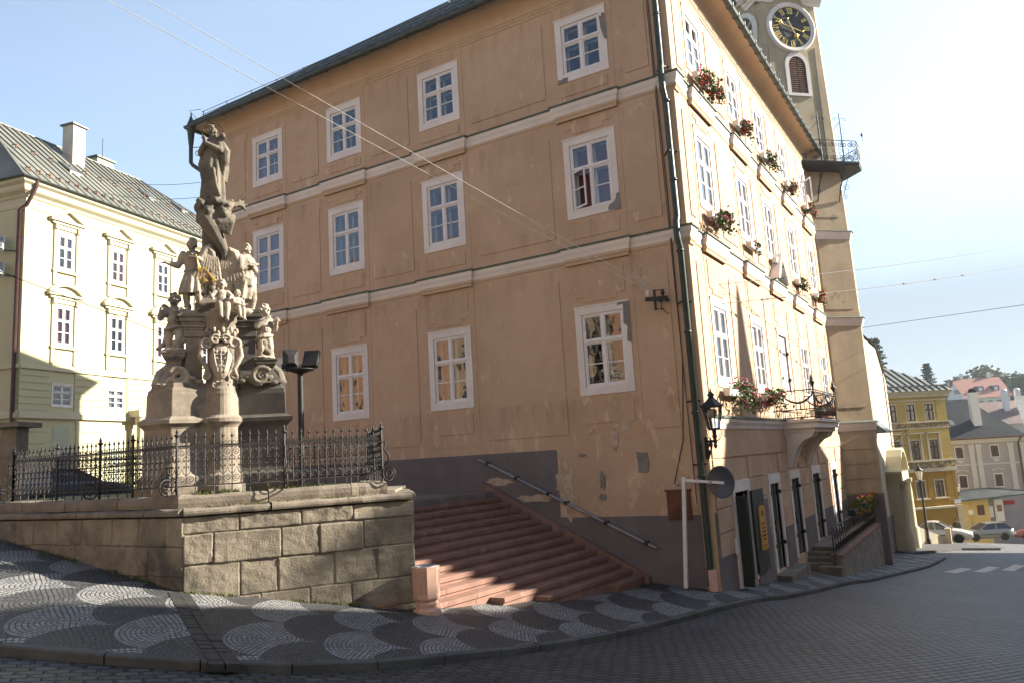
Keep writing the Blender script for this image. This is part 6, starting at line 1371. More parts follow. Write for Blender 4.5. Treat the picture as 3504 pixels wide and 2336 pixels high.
# ------------------------------------------------------------------ vehicles
def paint(n,c): 
    m=mat(n,c,tuple(x*.96 for x in c),2.,rough=.28,bd=0.0,spec=.6,bs=3); m.node_tree.nodes['Principled BSDF'].inputs['Coat Weight'].default_value=.5; return m
MT['tyre']=mat('black_tyre',(.018,.018,.018),None,5.); MT['carglass']=mat('dark_car_glass',(.02,.025,.03),None,2.,rough=.08,spec=.8); MT['headl']=mat('clear_headlamp',(.8,.78,.72),None,3.,rough=.15); MT['taill']=mat('red_tail_lamp',(.45,.02,.02),None,3.,rough=.2); MT['trimb']=mat('black_car_plastic',(.02,.02,.022),None,4.,rough=.6)
def car(loc,rz,label,pm,kind='saloon',L=4.4,W=1.72,Hh=1.42):
    T=thing('parked_car',loc,label,'car','cars in the street below',rz); T.rotation_euler=(0,0,rz); h=W/2
    # stations along x: (x, sill z, belt z, half width)
    x0,x1=-L/2,L/2; st=[(x0,.42,.62,h*.80),(x0+.08,.30,.80,h*.92),(x0+.5,.22,.92,h),(x0+1.1,.2,.94,h),(0,.2,.92,h),(x1-1.25,.2,.90,h),(x1-.6,.22,.80,h*.98),(x1-.15,.28,.66,h*.90),(x1,.40,.55,h*.76)]
    if kind=='hatch': st[0]=(x0,.40,.75,h*.85); st[1]=(x0+.06,.3,.92,h*.93)
    rings=[]
    for x,a,b,w in st: m=(a+b)/2; rings.append([(x,-w*.90,a),(x,w*.90,a),(x,w,a+.12),(x,w,m+.1),(x,w*.93,b),(x,w*.6,b+.025),(x,-w*.6,b+.025),(x,-w*.93,b),(x,-w,m+.1),(x,-w,a+.12)])
    mb=MB(); mb.loft(rings,True,True); body=mb.build('body',pm,T,local=True)
    r0,r1=(x0+.95,x0+1.75) if kind=='saloon' else ((x0+.12,x0+.6) if kind=='hatch' else (x0+.1,x0+.3))
    f1,f0=x1-1.95,x1-1.15; zb=.90; cab=[]
    def cr(x,z,w): return [(x,-w,z),(x,w,z)]
    B=[(r0,zb,h*.90),(r1,Hh-.03,h*.70),((r1+f1)/2,Hh,h*.73),(f1,Hh-.05,h*.70),(f0,zb,h*.90)]
    gm=MB(); vs=[]; 
    for x,z,w in B: vs+=[(x,-w,z),(x,w,z)]
    lowc=[(B[0][0],-h*.92,zb-.02),(B[4][0],-h*.92,zb-.02),(B[4][0],h*.92,zb-.02),(B[0][0],h*.92,zb-.02)]
    # glasshouse: side, front and rear glass; roof in body colour
    gm.add(vs,[(0,2,3,1),(6,8,9,7)]); gm.add(vs,[(0,8,6,4,2),(1,3,5,7,9)]); gm.build('glass',MT['carglass'],T,local=True)
    rm=MB(); rv=[(x,s*w*1.02,z+.012) for x,z,w in B[1:4] for s in (-1,1)]; rm.add(rv,[(0,2,3,1),(2,4,5,3)],True)
    for s in (-1,1):
        P=lambda i,k=1.015:V(B[i][0],s*B[i][2]*k,B[i][1])
        for a,b,w in ((0,1,.09),(3,4,.06),(1,2,.05),(2,3,.05)): rm.bar(P(a),P(b),w,.03)
        m0=V((f1+r1)/2+.05,s*h*.73*1.03,Hh-.02); rm.bar(m0,V((f1+r1)/2+.12,s*h*.92,zb),.08,.03)
        if kind!='hatch': m0=V(r1+.2,s*h*.72*1.03,Hh-.04); rm.bar(m0,V(r1-.15,s*h*.92,zb),.06,.03)
        rm.ell((f0-.2,s*(h+.08),zb+.06),(.07,.09,.06),n=8,m=6)
    rm.build('roof',pm,T,local=True)
    for x in (x0+.82,x1-.85):
        for s in (-1,1):
            wm=MB(Matrix.Translation((x,s*(h-.09),.31))@Matrix.Rotation(R(90),4,'X')); wm.lathe([(.20,-.11),(.29,-.11),(.31,-.08),(.31,.08),(.29,.11),(.20,.11)],(0,0,0),20); wh=wm.build('wheel',MT['tyre'],T,local=True)
            wm=MB(Matrix.Translation((x,s*(h-.09),.31))@Matrix.Rotation(R(90),4,'X')); wm.lathe([(.0,-.07),(.05,-.10),(.19,-.10),(.205,-.11),(.205,.11),(.19,.10),(.05,.10),(.0,.07)],(0,0,0),14); wm.build('rim',MT['steel'],wh,local=True)
            ar=MB(); ar.tube([(x+.355*math.cos(t),s*(h-.005),.31+.355*math.sin(t)) for t in [math.pi*k/10 for k in range(11)]],.02,5); ar.build('wheel_arch',MT['trimb'],T,local=True)
    for s in (-1,1):
        m=MB(); m.ell((x1-.10,s*h*.62,.60),(.09,.22,.075),n=10,m=6); m.build('headlight',MT['headl'],T,local=True)
        m=MB(); m.ell((x0+.05,s*h*.72,.74 if kind!='hatch' else .85),(.05,.15,.09),n=10,m=6); m.build('tail_light',MT['taill'],T,local=True)
    m=MB(); m.box((x1-.02,-.38,.52),(x1+.012,.38,.60)); m.box((x1-.10,-h*.8,.30),(x1+.02,h*.8,.36)); m.box((x0-.02,-h*.8,.36),(x0+.1,h*.8,.42))
    for s in (-1,1): m.box((x0+1.2,s*(h+.004),.5),(x1-1.3,s*(h-.02),.56))
    m.build('bumper_trim',MT['trimb'],T,local=True)
    return T
SILV=paint('silver_car_paint',(.19,.20,.215)); BGE=paint('pale_beige_car_paint',(.62,.58,.52)); RED=paint('dull_red_car_paint',(.30,.06,.05)); BLU=paint('dark_blue_car_paint',(.03,.045,.09))
def onroad(x,y): return gz(x,y)-.09
car((-4.2,62.6,onroad(-4.2,62.6)),R(0),'pale beige saloon in front of the low ochre wall',BGE,'saloon',4.45)
car((-1.55,77.8,onroad(-1.55,77.8)),R(205),'silver hatchback facing the camera in front of the kiosk',SILV,'hatch',3.95)
car((2.6,80.5,onroad(2.6,80.5)),R(185),'older car with red stripe cut by the right edge of the view',RED,'saloon',4.2)
car((-29.6,16.4,-.79),R(75),'dark blue car parked behind the fence, below the yellow house',BLU,'hatch',4.0)
# ------------------------------------------------------------------ people far down the street
def person(loc,rz,label,coat,legs,stride=.22,seat=False):
    T=thing('person',loc,label,'person',None,rz); M_=Matrix.Translation(loc)@Matrix.Rotation(rz,4,'Z')
    mb=MB(M_)
    limb(mb,[(-.09,0,.88),(-.10,stride,.48),(-.10,stride*.9,.08)],[.095,.065,.045]); limb(mb,[(.09,0,.88),(.10,-stride*.2,.47),(.10,-stride*1.3,.09)],[.095,.065,.045])
    for x,y in ((-.10,stride*.9+.06),(.10,-stride*1.3+.06)): mb.ell((x,y,.05),(.045,.12,.045))
    mb.ell((0,0,.95),(.17,.11,.13)); mb.ell((0,0,1.15),(.17,.11,.18)); mb.ell((0,0,1.33),(.20,.11,.12)); cap(mb,(0,0,1.4),(0,.01,1.5),.05,.05)
    head(mb,(0,.02,1.60),.092,(0,1,0),0,3)
    limb(mb,[(-.21,0,1.38),(-.26,-.04,1.12),(-.16,.16,1.02)],[.055,.045,.033]); limb(mb,[(.21,0,1.38),(.25,-.04,1.12),(.12,.17,1.04)],[.055,.045,.033]); hand(mb,(-.15,.17,1.02),(.5,1,0)); hand(mb,(.11,.18,1.04),(-.5,1,0))
    o=sculpt(mb,'body',MT['skin'],T,.014,1,0)
    mb=MB(M_); drape(mb,[(0,0,.80,.215,.15,.02),(0,0,1.0,.20,.135,.02),(0,0,1.25,.215,.14,.01),(0,0,1.40,.20,.125,0),(0,0,1.47,.09,.075,0)],5,24); limb(mb,[(-.21,0,1.38),(-.26,-.04,1.12),(-.17,.13,1.03)],[.068,.058,.048]); limb(mb,[(.21,0,1.38),(.25,-.04,1.12),(.13,.14,1.05)],[.068,.058,.048]); mb.build('jacket',coat,T)
    mb=MB(M_); limb(mb,[(-.09,0,.88),(-.10,stride,.48),(-.10,stride*.9,.12)],[.108,.08,.062]); limb(mb,[(.09,0,.88),(.10,-stride*.2,.47),(.10,-stride*1.3,.12)],[.108,.08,.062]); mb.ell((0,0,.92),(.18,.12,.12)); mb.build('trousers',legs,T)
    mb=MB(M_); mb.ell((0,-.005,1.63),(.095,.105,.105)); mb.ell((0,-.05,1.58),(.09,.07,.10)); mb.build('hair',MT['hair'],T)
MT['skin']=mat('skin',(.45,.27,.19),None,5.); MT['hair']=mat('dark_hair',(.03,.02,.015),None,9.)
dk=mat('dark_cloth',(.025,.025,.03),None,5.); oc_=mat('olive_jacket',(.13,.115,.075),None,5.); rd=mat('rust_jacket',(.20,.055,.03),None,5.); bl_=mat('blue_grey_jacket',(.05,.06,.09),None,5.)
person((-3.2,70.0,gz(-3.2,70)-.1),R(160),'person in olive jacket and dark trousers walking past the plastered gatepost',oc_,dk)
person((-.95,84.0,gz(-.95,84)-.1),R(190),'person in rust jacket standing behind the silver hatchback',rd,dk,.05)
person((1.9,88.0,gz(1.9,88)-.1),R(120),'person in blue grey jacket near the dark passage by the kiosk',bl_,dk,.15)
person((2.6,88.6,gz(2.6,88.6)-.1),R(200),'person in dark clothes at the right, near the dark passage by the kiosk',dk,dk,.1)
# ------------------------------------------------------------------ buildings down the street
def zebra():
    mb=MB()
    for i in range(4):
        x=-2.35+.98*i; y=36.1+1.75*i; a,b=V(x,y,0),V(x+.5,y+3.2,0); w=V(.42,-.15,0); K=6; vs=[]
        for k in range(K+1):
            for p in (a.lerp(b,k/K),a.lerp(b,k/K)+w): vs.append(V(p.x,p.y,gz(p.x,p.y)-.084))
        mb.add(vs,[(2*k,2*k+1,2*k+3,2*k+2) for k in range(K)])
    return tag(mb.build('crossing_stripes',MT['wornwhite']),kind='structure')
MT['wornwhite']=mat('worn_road_paint',(.50,.50,.49),(.36,.36,.35),4.,c3=(.12,.12,.12),patch=.58,pscale=6.)
zebra()
# pavement island by the lamp
mb=MB(); pts=[(-6.2,44.6),(-4.2,44.2),(-2.2,49.5),(-.4,51.2),(-.2,52.4),(-2.6,54.5),(-6.4,55)]; n=len(pts)
mb.add([V(x,y,gz(x,y)+.03) for x,y in pts]+[V(x,y,gz(x,y)-.4) for x,y in pts],[tuple(range(n))]+[(i,n+i,n+(i+1)%n,(i+1)%n) for i in range(n)]); tag(mb.build('footway',MT['kerb']),kind='structure')
# stone church-like house with a portal next to the tower
sh_=thing('stone_house',(-4.97,45,-5.8),'cream stone house front with arched baroque portal beyond the tower','building'); F=Face((-4.97,0,0),(0,1,0),(1,0,0)); MT['ashlar']=mat('cream_ashlar',(.50,.44,.33),(.42,.36,.27),.9,streak=.3,bd=.004)
mb=MB(); F.sheet(mb,38.5,50.2,-9,3.2,[],0); F.poly(mb,[(38.5,3.2),(50.2,3.2),(47.5,5.0),(38.5,5.3)],-3,0)
mb.add([(-4.97,50.2,-9),(-16,50.2,-9),(-16,50.2,3.2),(-4.97,50.2,3.2)],[(0,1,2,3)])
mb.build('wall',MT['ashlar'],sh_)
mb=MB(); 
for z in np.arange(-3.0,3.4,.62): F.box(mb,49.5,50.26,z,z+.58,-.06,.06)
mb.build('quoin',MT['ashlar'],sh_)
mb=MB(); F.box(mb,38.5,49.5,-7,-4.0,-.1,.05); mb.build('socle',MT['socle'],sh_)
mb=MB(); mb.add([(-4.85,38,5.25),(-4.85,47.6,5.0),(-4.85,50.5,3.15),(-10,50.5,3.4),(-10,38,9)],[(0,1,4),(1,2,3,4)]); mb.build('roof',MT['metalroof'],sh_)
pt=MB(); F.box(pt,45.3,45.9,-7,-2.3,0,.55); F.box(pt,48.4,49.0,-7,-2.3,0,.55); F.box(pt,45.2,49.1,-2.3,-1.9,0,.7)
for c in (45.6,48.7): q=F.P(c,0,.62); pt.lathe([(.30,-6.8),(.30,-5.0),(.22,-4.9),(.2,-3.0),(.17,-2.55),(.25,-2.5),(.28,-2.3)],q,12)
arc=[math.pi*k/10 for k in range(11)]
o_=[(48.4,-2.3),(45.9,-2.3)]; pt_=[(47.15-1.0*math.cos(t),-3.6+1.0*math.sin(t)) for t in arc]
F.poly(pt,[(45.9,-2.3),(45.9,-3.6)]+pt_[1:-1]+[(48.4,-3.6),(48.4,-2.3)],0,.35)
pt.build('portal',MT['cream_t'],sh_)
mb=MB(); F.poly(mb,[(46.1,-7),(48.2,-7),(48.2,-3.6)]+pt_[1:-1][::-1]+[(46.1,-3.6)],-.02,.02); mb.build('portal_door',MT['dark'],sh_)
mb=MB(); prof=[(44.9,-1.9),(45.3,-1.75),(45.9,-1.2),(46.5,-.85),(47.15,-.75),(47.8,-.85),(48.4,-1.2),(49.0,-1.75),(49.4,-1.9)]
for k in range(8): F.poly(mb,[prof[k],prof[k+1],(prof[k+1][0],prof[k+1][1]+.16),(prof[k][0],prof[k][1]+.12)],0,.75)
mb.build('portal_roof',MT['cream_t'],sh_)
mb=MB(); F.box(mb,40.6,43.6,.22,.3,0,.7); mb.add([F.P(40.6,.3,.75),F.P(43.6,.3,.75),F.P(43.6,1.0,0),F.P(40.6,1.0,0)],[(0,1,2,3)]); mb.add([F.P(40.6,.3,.75),F.P(40.6,1.0,0),F.P(40.6,.3,0)],[(0,1,2)]); mb.build('canopy',MT['greyiron'],sh_)
mb=MB(); mb.bar(F.P(48,.3,0),F.P(48,.3,1.1),.04); mb.bar(F.P(48,-.5,0),F.P(48,.3,1.0),.03); mb.bar(F.P(49,-.5,0),F.P(49,-.5,.8),.03); mb.build('wall_arm',MT['iron'],sh_)
rw=thing('ramp_wall',(-4.9,52,-6.2),'low grey ramp wall beside the portal, behind the street lamp','wall'); mb=MB(); mb.add([(-5.2,51,-7.5),(-3.0,54.2,-7.5),(-3.0,54.2,-6.25),(-5.2,51,-4.75),(-5.5,51.2,-7.5),(-3.3,54.4,-7.5),(-3.3,54.4,-6.25),(-5.5,51.2,-4.75)],[(0,1,2,3),(7,6,5,4),(3,2,6,7),(0,3,7,4),(1,5,6,2)]); mb.build('wall',MT['ashlar'],rw)
mb=MB(); mb.box((-3.15,54.0,-7),(-2.85,54.4,-5.6)); mb.build('end_pier',MT['ashlar'],rw)
# ochre house
dv,nv=azdir(48); C0=V(-3.05,71.94,0); F=Face(C0,dv,nv); oh=thing('ochre_house',(C0.x,C0.y,-8.2),'bright ochre three-storey house with decorative painted friezes','building')
MT['oc1']=mat('lemon_ochre_stucco',(.40,.29,.085),(.36,.26,.075),.7,bd=.002); MT['oc2']=mat('deep_ochre_stucco',(.29,.165,.02),(.26,.145,.017),.7,bd=.002); MT['greyt']=mat('beige_grey_trim',(.46,.41,.30),(.40,.35,.25),1.5); MT['frieze']=mat('brown_frieze',(.22,.16,.09),(.12,.09,.06),5.,c3=(.42,.33,.17),patch=.52,pscale=3.5)
UCs=[-9.9,-8.2,-6.5,-4.77,-3.06,-1.37]; holes=[(c-.38,c+.38,z0,z1) for c in UCs for z0,z1 in ((1.15,2.48),(-1.94,-.40),(-4.9,-3.62))]
mb=MB(); F.sheet(mb,-12,.2,-2.1,3.3,holes,0,.15); e=Face(F.P(.2,0,0),-nv,dv); e.sheet(mb,0,12,-10,3.3,[]); mb.build('wall',MT['oc1'],oh)
mb=MB(); F.sheet(mb,-12,.2,-10,-2.1,holes,0,.15)
for z in np.arange(-5.3,-2.9,.42):
    prev=-12
    for c in UCs+[.2+.62]:
        q=prev
        while q<c-.62-.08: mb_e=min(c-.62,q+.62); F.box(mb,q+.02,mb_e-.02,z+.02,z+.40,-.05,.03); q=mb_e
        prev=c+.62
mb.build('lower_wall',MT['oc2'],oh)
mb=MB()
for z in np.arange(-1.7,2.6,.42):
    if .5<z<1.1 or -.1<z<.3: continue
    F.box(mb,-.72,.18,z+.02,z+.40,-.05,.03)
mb.build('quoin',MT['oc1'],oh)
for z0,z1,m,o in ((.62,.98,'frieze',.05),(.98,1.08,'greyt',.2),(.52,.62,'greyt',.12),(-2.62,-2.1,'frieze',.06),(-2.1,-1.98,'greyt',.25),(-2.9,-2.62,'greyt',.15),(2.75,2.85,'greyt',.1),(3.05,3.3,'greyt',.25),(3.3,3.5,'greyt',.42)):
    mb=MB(); F.box(mb,-12,.2+o,z0,z1,-.05,o); mb.build('band',MT[m],oh)
for c in UCs:
    for r,(z0,z1) in enumerate(((1.15,2.48),(-1.94,-.40),(-4.9,-3.62))):
        o=window(F,oh,c-.46,c+.46,z0-.09,z1+.08,'curtain' if r==0 or c>-2 else 'navy',sw=.08,n=0,split=.36,double=False); o.data.materials[0]=MT['brown']
        for ch in o.children:
            if ch.name.startswith('surround'): ch.data.materials[0]=MT['greyt']
    mb=MB(); F.box(mb,c-.68,c+.68,.12,.22,0,.35); F.box(mb,c-.62,c-.48,-1.94,.1,0,.08); F.box(mb,c+.48,c+.62,-1.94,.1,0,.08); F.box(mb,c-.64,c+.64,-5.05,-4.95,0,.2); mb.build('window_hood',MT['greyt'],oh)
mb=MB(); FPo=lambda u,d,z:F.P(u,z,-d); zr=3.5; q=[FPo(-13,-.6,zr),FPo(.8,-.6,zr),FPo(.8,10,zr),FPo(-13,10,zr),FPo(-13,4.7,6.9),FPo(-4.2,4.7,6.9)]; mb.add(q,[(0,1,5,4),(1,2,5),(2,3,4,5),(3,2,1,0)]); rf=mb.build('roof',MT['metalroof'],oh)
mb=MB()
for u in np.arange(-12.5,.7,.6): D=min(5.3,(.8-u)*1.06); mb.bar(FPo(u,-.6,zr+.04),FPo(u,-.6+D,zr+.6415*D+.04),.05,.08)
mb.bar(FPo(-13,-.2,zr+.42),FPo(.5,-.2,zr+.42),.08,.12); mb.build('standing_seam',MT['greyiron'],rf)
mb=MB(); p=FPo(-5.6,2.0,5.1); mb.tube([p,p+V(0,0,1.9)],.03,4); mb.bar(p+V(-.5,-.2,1.7),p+V(.6,.3,1.75),.03); mb.bar(p+V(-.4,-.2,1.4),p+V(.4,.2,1.42),.03); mb.build('aerial',MT['iron'],rf)
lw=thing('low_ochre_wall',(C0.x,C0.y,-8),'low deep ochre yard wall with plastered gatepost in front of the ochre house','wall'); F2=Face(C0+nv*.4,dv,nv); mb=MB(); F2.box(mb,-11,-.45,-10,-5.75,-.3,0); mb.build('wall',MT['oc2'],lw); mb=MB(); F2.box(mb,-11,-.4,-5.75,-5.6,-.4,.1); mb.build('coping',MT['greyt'],lw); mb=MB(); F2.poly(mb,[(-.45,-10),(.45,-10),(.2,-5.6),(-.4,-5.55)],-.5,.05); mb.build('gatepost',mat('flaking_plaster',(.46,.36,.20),(.36,.27,.16),2.,c3=(.55,.47,.33),patch=.55,pscale=2),lw)
sn=thing('street_name_sign',F.P(.15,-5.0,0),'small blue and white street sign on the corner of the ochre house','sign'); mb=MB(); F.box(mb,-.25,.32,-5.5,-5.2,.02,.05); mb.build('plate',mat('pale_blue_plate',(.45,.5,.62),None,3.),sn)
# lilac baroque house
dv,nv=azdir(70); C0=V(-3.54,89.93,0); F=Face(C0,dv,nv); bh=thing('lilac_house',(C0.x,C0.y,-10),'lilac grey house with pale pilasters and a steep dark roof','building')
MT['lilac']=mat('lilac_stucco',(.42,.36,.36),(.37,.32,.32),.8,bd=.002); MT['pil']=mat('pale_pilaster',(.62,.57,.54),(.56,.51,.49),1.)
UB=[.57,3.8,8.9,12.2]; holes=[(c-.34,c+.34,z0,z1) for c in UB for z0,z1 in ((-2.5,-1.42),(-5.4,-4.24))]
mb=MB(); F.sheet(mb,-5,16,-12,-.6,holes,0,.15); mb.build('wall',MT['lilac'],bh)
for u in (1.45,2.1,5.0,6.1,6.75,10.2,11):
    mb=MB(); F.box(mb,u,u+.45,-5.5,-1.5,-.02,.10); F.box(mb,u-.06,u+.51,-1.5,-1.2,-.02,.16); F.box(mb,u-.06,u+.51,-5.75,-5.5,-.02,.14); mb.build('pilaster',MT['pil'],bh)
for z0,z1,o in ((-3.25,-3.1,.06),(-6.1,-5.9,.1),(-1.1,-.9,.2),(-.9,-.6,.35)): mb=MB(); F.box(mb,-5,16,z0,z1,-.05,o); mb.build('band',MT['pil'],bh)
for c in UB:
    for r,(z0,z1) in enumerate(((-2.5,-1.42),(-5.4,-4.24))):
        o=window(F,bh,c-.42,c+.42,z0-.09,z1+.08,'amber',sw=.08,n=0,split=.36,double=False); o.data.materials[0]=MT['brown']
        mb=MB()
        if r==1:
            for k in range(6): t0,t1=R(30)+R(20)*k,R(50)+R(20)*k; F.poly(mb,[(c+.62*math.cos(t0),-4.1+.35*math.sin(t0)),(c+.72*math.cos(t0),-4.05+.42*math.sin(t0)),(c+.72*math.cos(t1),-4.05+.42*math.sin(t1)),(c+.62*math.cos(t1),-4.1+.35*math.sin(t1))],-.02,.12)
        else: F.poly(mb,[(c-.35,-2.7),(c-.15,-3.0),(c+.15,-3.0),(c+.35,-2.7)],-.02,.05)
        mb.build('window_ornament',MT['pil'],bh)
FPb=lambda u,d,z:F.P(u,z,-d); zr=-.6
mb=MB(); q=[FPb(-5,-.5,zr),FPb(6.7,-.5,zr),FPb(6.7,9,zr),FPb(-5,9,zr),FPb(-5,4,3.5),FPb(3.2,4,3.5)]; mb.add(q,[(0,1,5,4),(2,3,4,5)]); rf=mb.build('roof',mat('dark_slate',(.032,.036,.038),(.024,.027,.03),1.2,rough=.7,bs=12,bd=.02),bh)
mb=MB(); mb.add([q[1],q[2],q[5]],[(0,1,2)]); mb.add([FPb(6.75,-.4,zr+.05),FPb(16,-.4,zr+.05),FPb(16,5,3.4),FPb(8.2,5,3.5)],[(0,1,2,3)]); mb.build('grey_roof',mat('sunlit_grey_sheet',(.33,.32,.29),(.24,.235,.215),.8,rough=.6),bh)  # sunlit hip face: the light on it is put into this paler grey
mb=MB(); mb.add([V(*(FPb(2.95,1.2,0)+dv*a*.38+nv*b*.38).to_2d(),z) for z in (.4,4.0) for a,b in ((-1,-1),(-1,1),(1,1),(1,-1))],[(3,2,1,0),(4,5,6,7),(0,1,5,4),(1,2,6,5),(2,3,7,6),(3,0,4,7)]); c_=mb.build('chimney',MT['white'],rf); mb=MB(); mb.lathe([(.5,4.0),(.55,4.1),(.3,4.4),(.0,4.45)],FPb(2.95,1.2,0).to_2d().to_3d(),4,smooth=False,ph=.8); mb.build('chimney_cap',MT['dark'],c_)
for u,D in ((.45,1.5),(2.9,1.7)): mb=MB(); s=4.1/4.5; qq=[FPb(u,-.5+D,zr+s*D+.12),FPb(u+.42,-.5+D,zr+s*D+.12),FPb(u+.42,-.1+D,zr+s*(D+.4)+.12),FPb(u,-.1+D,zr+s*(D+.4)+.12)]; mb.add(qq+[p-V(0,0,.2) for p in qq],[(0,1,2,3),(0,4,5,1),(1,5,6,2),(3,7,4,0)]); mb.build('skylight',MT['steel'],rf)
mb=MB(); mb.tube([F.P(-5,-.62,.5),F.P(16,-.62,.5)],.08,6); mb.tube([F.P(6.2,-.6,.5),F.P(5.95,-1.2,.15),F.P(5.95,-9,.15)],.07,6); mb.build('downpipe',MT['brown'],bh)
for u,c_x in ((10.2,7.0),(11.4,7.0),(12.4,7.0)):
    pass
bk=thing('far_house',FPb(12,16,-8).to_tuple(),'house with pale pink roof and three white chimneys behind the lilac house','building'); Fk=Face(FPb(7.5,14,0),dv,nv); mb=MB(); Fk.box(mb,0,14,-12,.8,-8,0); mb.build('wall',MT['pil'],bk); mb=MB(); mb.add([Fk.P(-.4,.7,.4),Fk.P(14,.7,.4),Fk.P(14,3.5,-4),Fk.P(.4,3.5,-4),Fk.P(-.4,.7,-8.4)],[(0,1,2,3),(0,3,4)]); rk=mb.build('roof',mat('faded_pink_tiles',(.27,.19,.165),(.22,.16,.14),2.),bk)
for u in (3.9,5.3,6.6): mb=MB(); Fk.box(mb,u,u+.55,1.5,4.6,-2.6,-2.0); mb.lathe([(.3,4.6),(.34,4.7),(.2,4.85),(.0,4.9)],Fk.P(u+.27,0,-2.3),10); mb.build('chimney',MT['white'],rk)
# kiosk with sweeping flat roof
dv,nv=azdir(60); C0=V(-3.30,83.94,0); F=Face(C0,dv,nv); ks=thing('kiosk',(C0.x,C0.y,-9.6),'yellow kiosk with rounded end, sweeping dark roof and white poster panels','kiosk'); MT['kio']=mat('soft_yellow_paint',(.60,.44,.16),(.55,.40,.14),1.); MT['kshade']=mat('grey_panel',(.30,.28,.27),None,1.)
mb=MB(); mb.lathe([(.75,-11),(.75,-6.15)],F.P(.75,0,-.75),20); F.box(mb,.95,2.55,-11,-6.15,-2.2,0); mb.build('wall',MT['kio'],ks)
mb=MB(); F.box(mb,2.55,4.0,-11,-6.05,-2.2,-.5); mb.build('side_panel',MT['kshade'],ks)
mb=MB(); F.box(mb,1.45,2.1,-7.6,-6.7,-.05,.02); mb.build('window',MT['brown'],ks)
mb=MB(); F.box(mb,3.3,4.1,-8.3,-6.3,-.5,-.42); F.box(mb,2.8,3.15,-7.9,-6.9,-.5,-.45); mb.build('poster_panel',MT['white'],ks)
mb=MB(); F.box(mb,3.5,3.95,-7.4,-6.8,-.42,-.41); mb.build('poster',mat('red_brown_poster',(.35,.09,.04),(.2,.2,.12),6.),ks)
mb=MB(); N=12; ro=[]
for k in range(N+1): u=-.5+k*.6; ro.append((u,-5.95+.55*math.sin(min(1,(u+.5)/4.5)*1.5)-.03*k))
top=[F.P(u,z+.35*math.sin(math.pi*min(1,max(0,(u+.5)/6.8)))*.7+.12,-1.6) for u,z in ro]; fr=[F.P(u,-6.12+.05*(u+.5),.7) for u,z in ro]
mb.add(top+fr,[(k,N+1+k,N+2+k,k+1) for k in range(N)]); mb.add(fr+[p-V(0,0,.12) for p in fr],[(k,N+1+k,N+2+k,k+1) for k in range(N)]); mb.add([p-V(0,0,.12) for p in fr]+[p-V(0,0,.4) for p in top],[(k,N+1+k,N+2+k,k+1) for k in range(N)]); mb.build('roof',MT['roofdark'],ks)
mb=MB(); F.box(mb,5.2,6.2,-7.0,-6.6,-2.2,-2.1); mb.build('red_fascia',mat('red_fascia_paint',(.5,.03,.03),None,3.),ks)
sg2=thing('small_road_sign',F.P(.6,-9,.6).to_tuple(),'small round sign on a slim post in front of the kiosk','sign'); p=F.P(.55,0,.5); mb=MB(); mb.tube([(p.x,p.y,-10),(p.x,p.y,-7.1)],.03,5); mb.build('post',MT['steel'],sg2); mb=MB(); F.poly(mb,[(.55+.24*math.cos(t),-7.25+.24*math.sin(t)) for t in [6.28*k/16 for k in range(16)]],.53,.56); mb.build('plate',MT['white'],sg2)
def street_lamp(loc,h,label,s=1.):
    T=thing('street_lamp',loc,label,'lamp','street lamps'); x,y,z=loc; mb=MB(); mb.lathe([(.16*s,-.1),(.16*s,.25),(.11*s,.32),(.10*s,.9),(.075*s,1.0),(.055*s,h-1.2),(.05*s,h-.95),(.09*s,h-.92),(.04*s,h-.88)],loc,10); mb.build('post',MT['iron'],T)
    mb=MB(); gl=MB(); lantern(mb,gl,(x,y,z+h-.85),.9,.25*s); l=mb.build('lantern',MT['iron'],T); gl.build('pane',MT['milk'],l)
street_lamp((-4.0,52.8,-6.35),4.55,'black street lamp on the footway in front of the ochre house'); street_lamp((-3.4,85.0,-10.0),5.4,'distant black street lamp at the left end of the kiosk roof')
# ------------------------------------------------------------------ hillside with trees and a red roofed house
hx=[-160,-110,-70,-45,-30,-18,-8,0,8,18,30,50,80,120]; hy=[108,120,135,150,165,180,195,210,230,260,320]
hz=lambda x,y:float(np.interp(y,[108,120,150,180,200,230,320],[-13,-9,-2.5,3.0,6.0,9.0,14.]))+1.2*math.sin(x*.11+y*.05)-.03*abs(x)
grid('hill',lambda y:hx,hy,len(hx),hz,MT['earth'])
rh=thing('red_roof_house',(-2.4,190,5),'white hillside house with salmon red roof and dormers','building'); du,nu_=azdir(62); C0=V(-3.7,188,0); F=Face(C0,du,nu_); Gf=Face(C0,-nu_,-du)
mb=MB(); F.box(mb,0,9,1,7.3,-8,0); Gf.poly(mb,[(0,7.3),(8,7.3),(4,11.2)],-9,0) ; mb.build('wall',MT['white'],rh)
mb=MB()
mb.add([F.P(-.5,7.0,.6),F.P(9.5,7.0,.6),F.P(9.5,11.4,-4),F.P(-.5,11.4,-4),F.P(-.5,7.0,-8.6),F.P(9.5,7.0,-8.6)],[(0,1,2,3),(3,2,5,4)]); rf=mb.build('roof',mat('salmon_roof_tiles',(.36,.165,.125),(.30,.14,.11),2.),rh)
for u in (3.0,6.2): mb=MB(); F.box(mb,u,u+1.4,8.3,9.5,-2.5,-.9); mb.build('dormer',MT['roofdark'],rf); mb=MB(); F.box(mb,u+.35,u+1.05,8.5,9.2,-.9,-.86); mb.build('dormer_window',MT['white'],rf)
for u in (1.6,7.4): mb=MB(); F.box(mb,u,u+.5,10.5,12.6,-4.6,-4); mb.build('chimney',MT['pot'],rf)
for u in (.8,2.6,4.4,6.2,7.8): mb=MB(); F.box(mb,u,u+.9,5.0,6.4,0,.05); mb.build('window',MT['carglass'],rh)
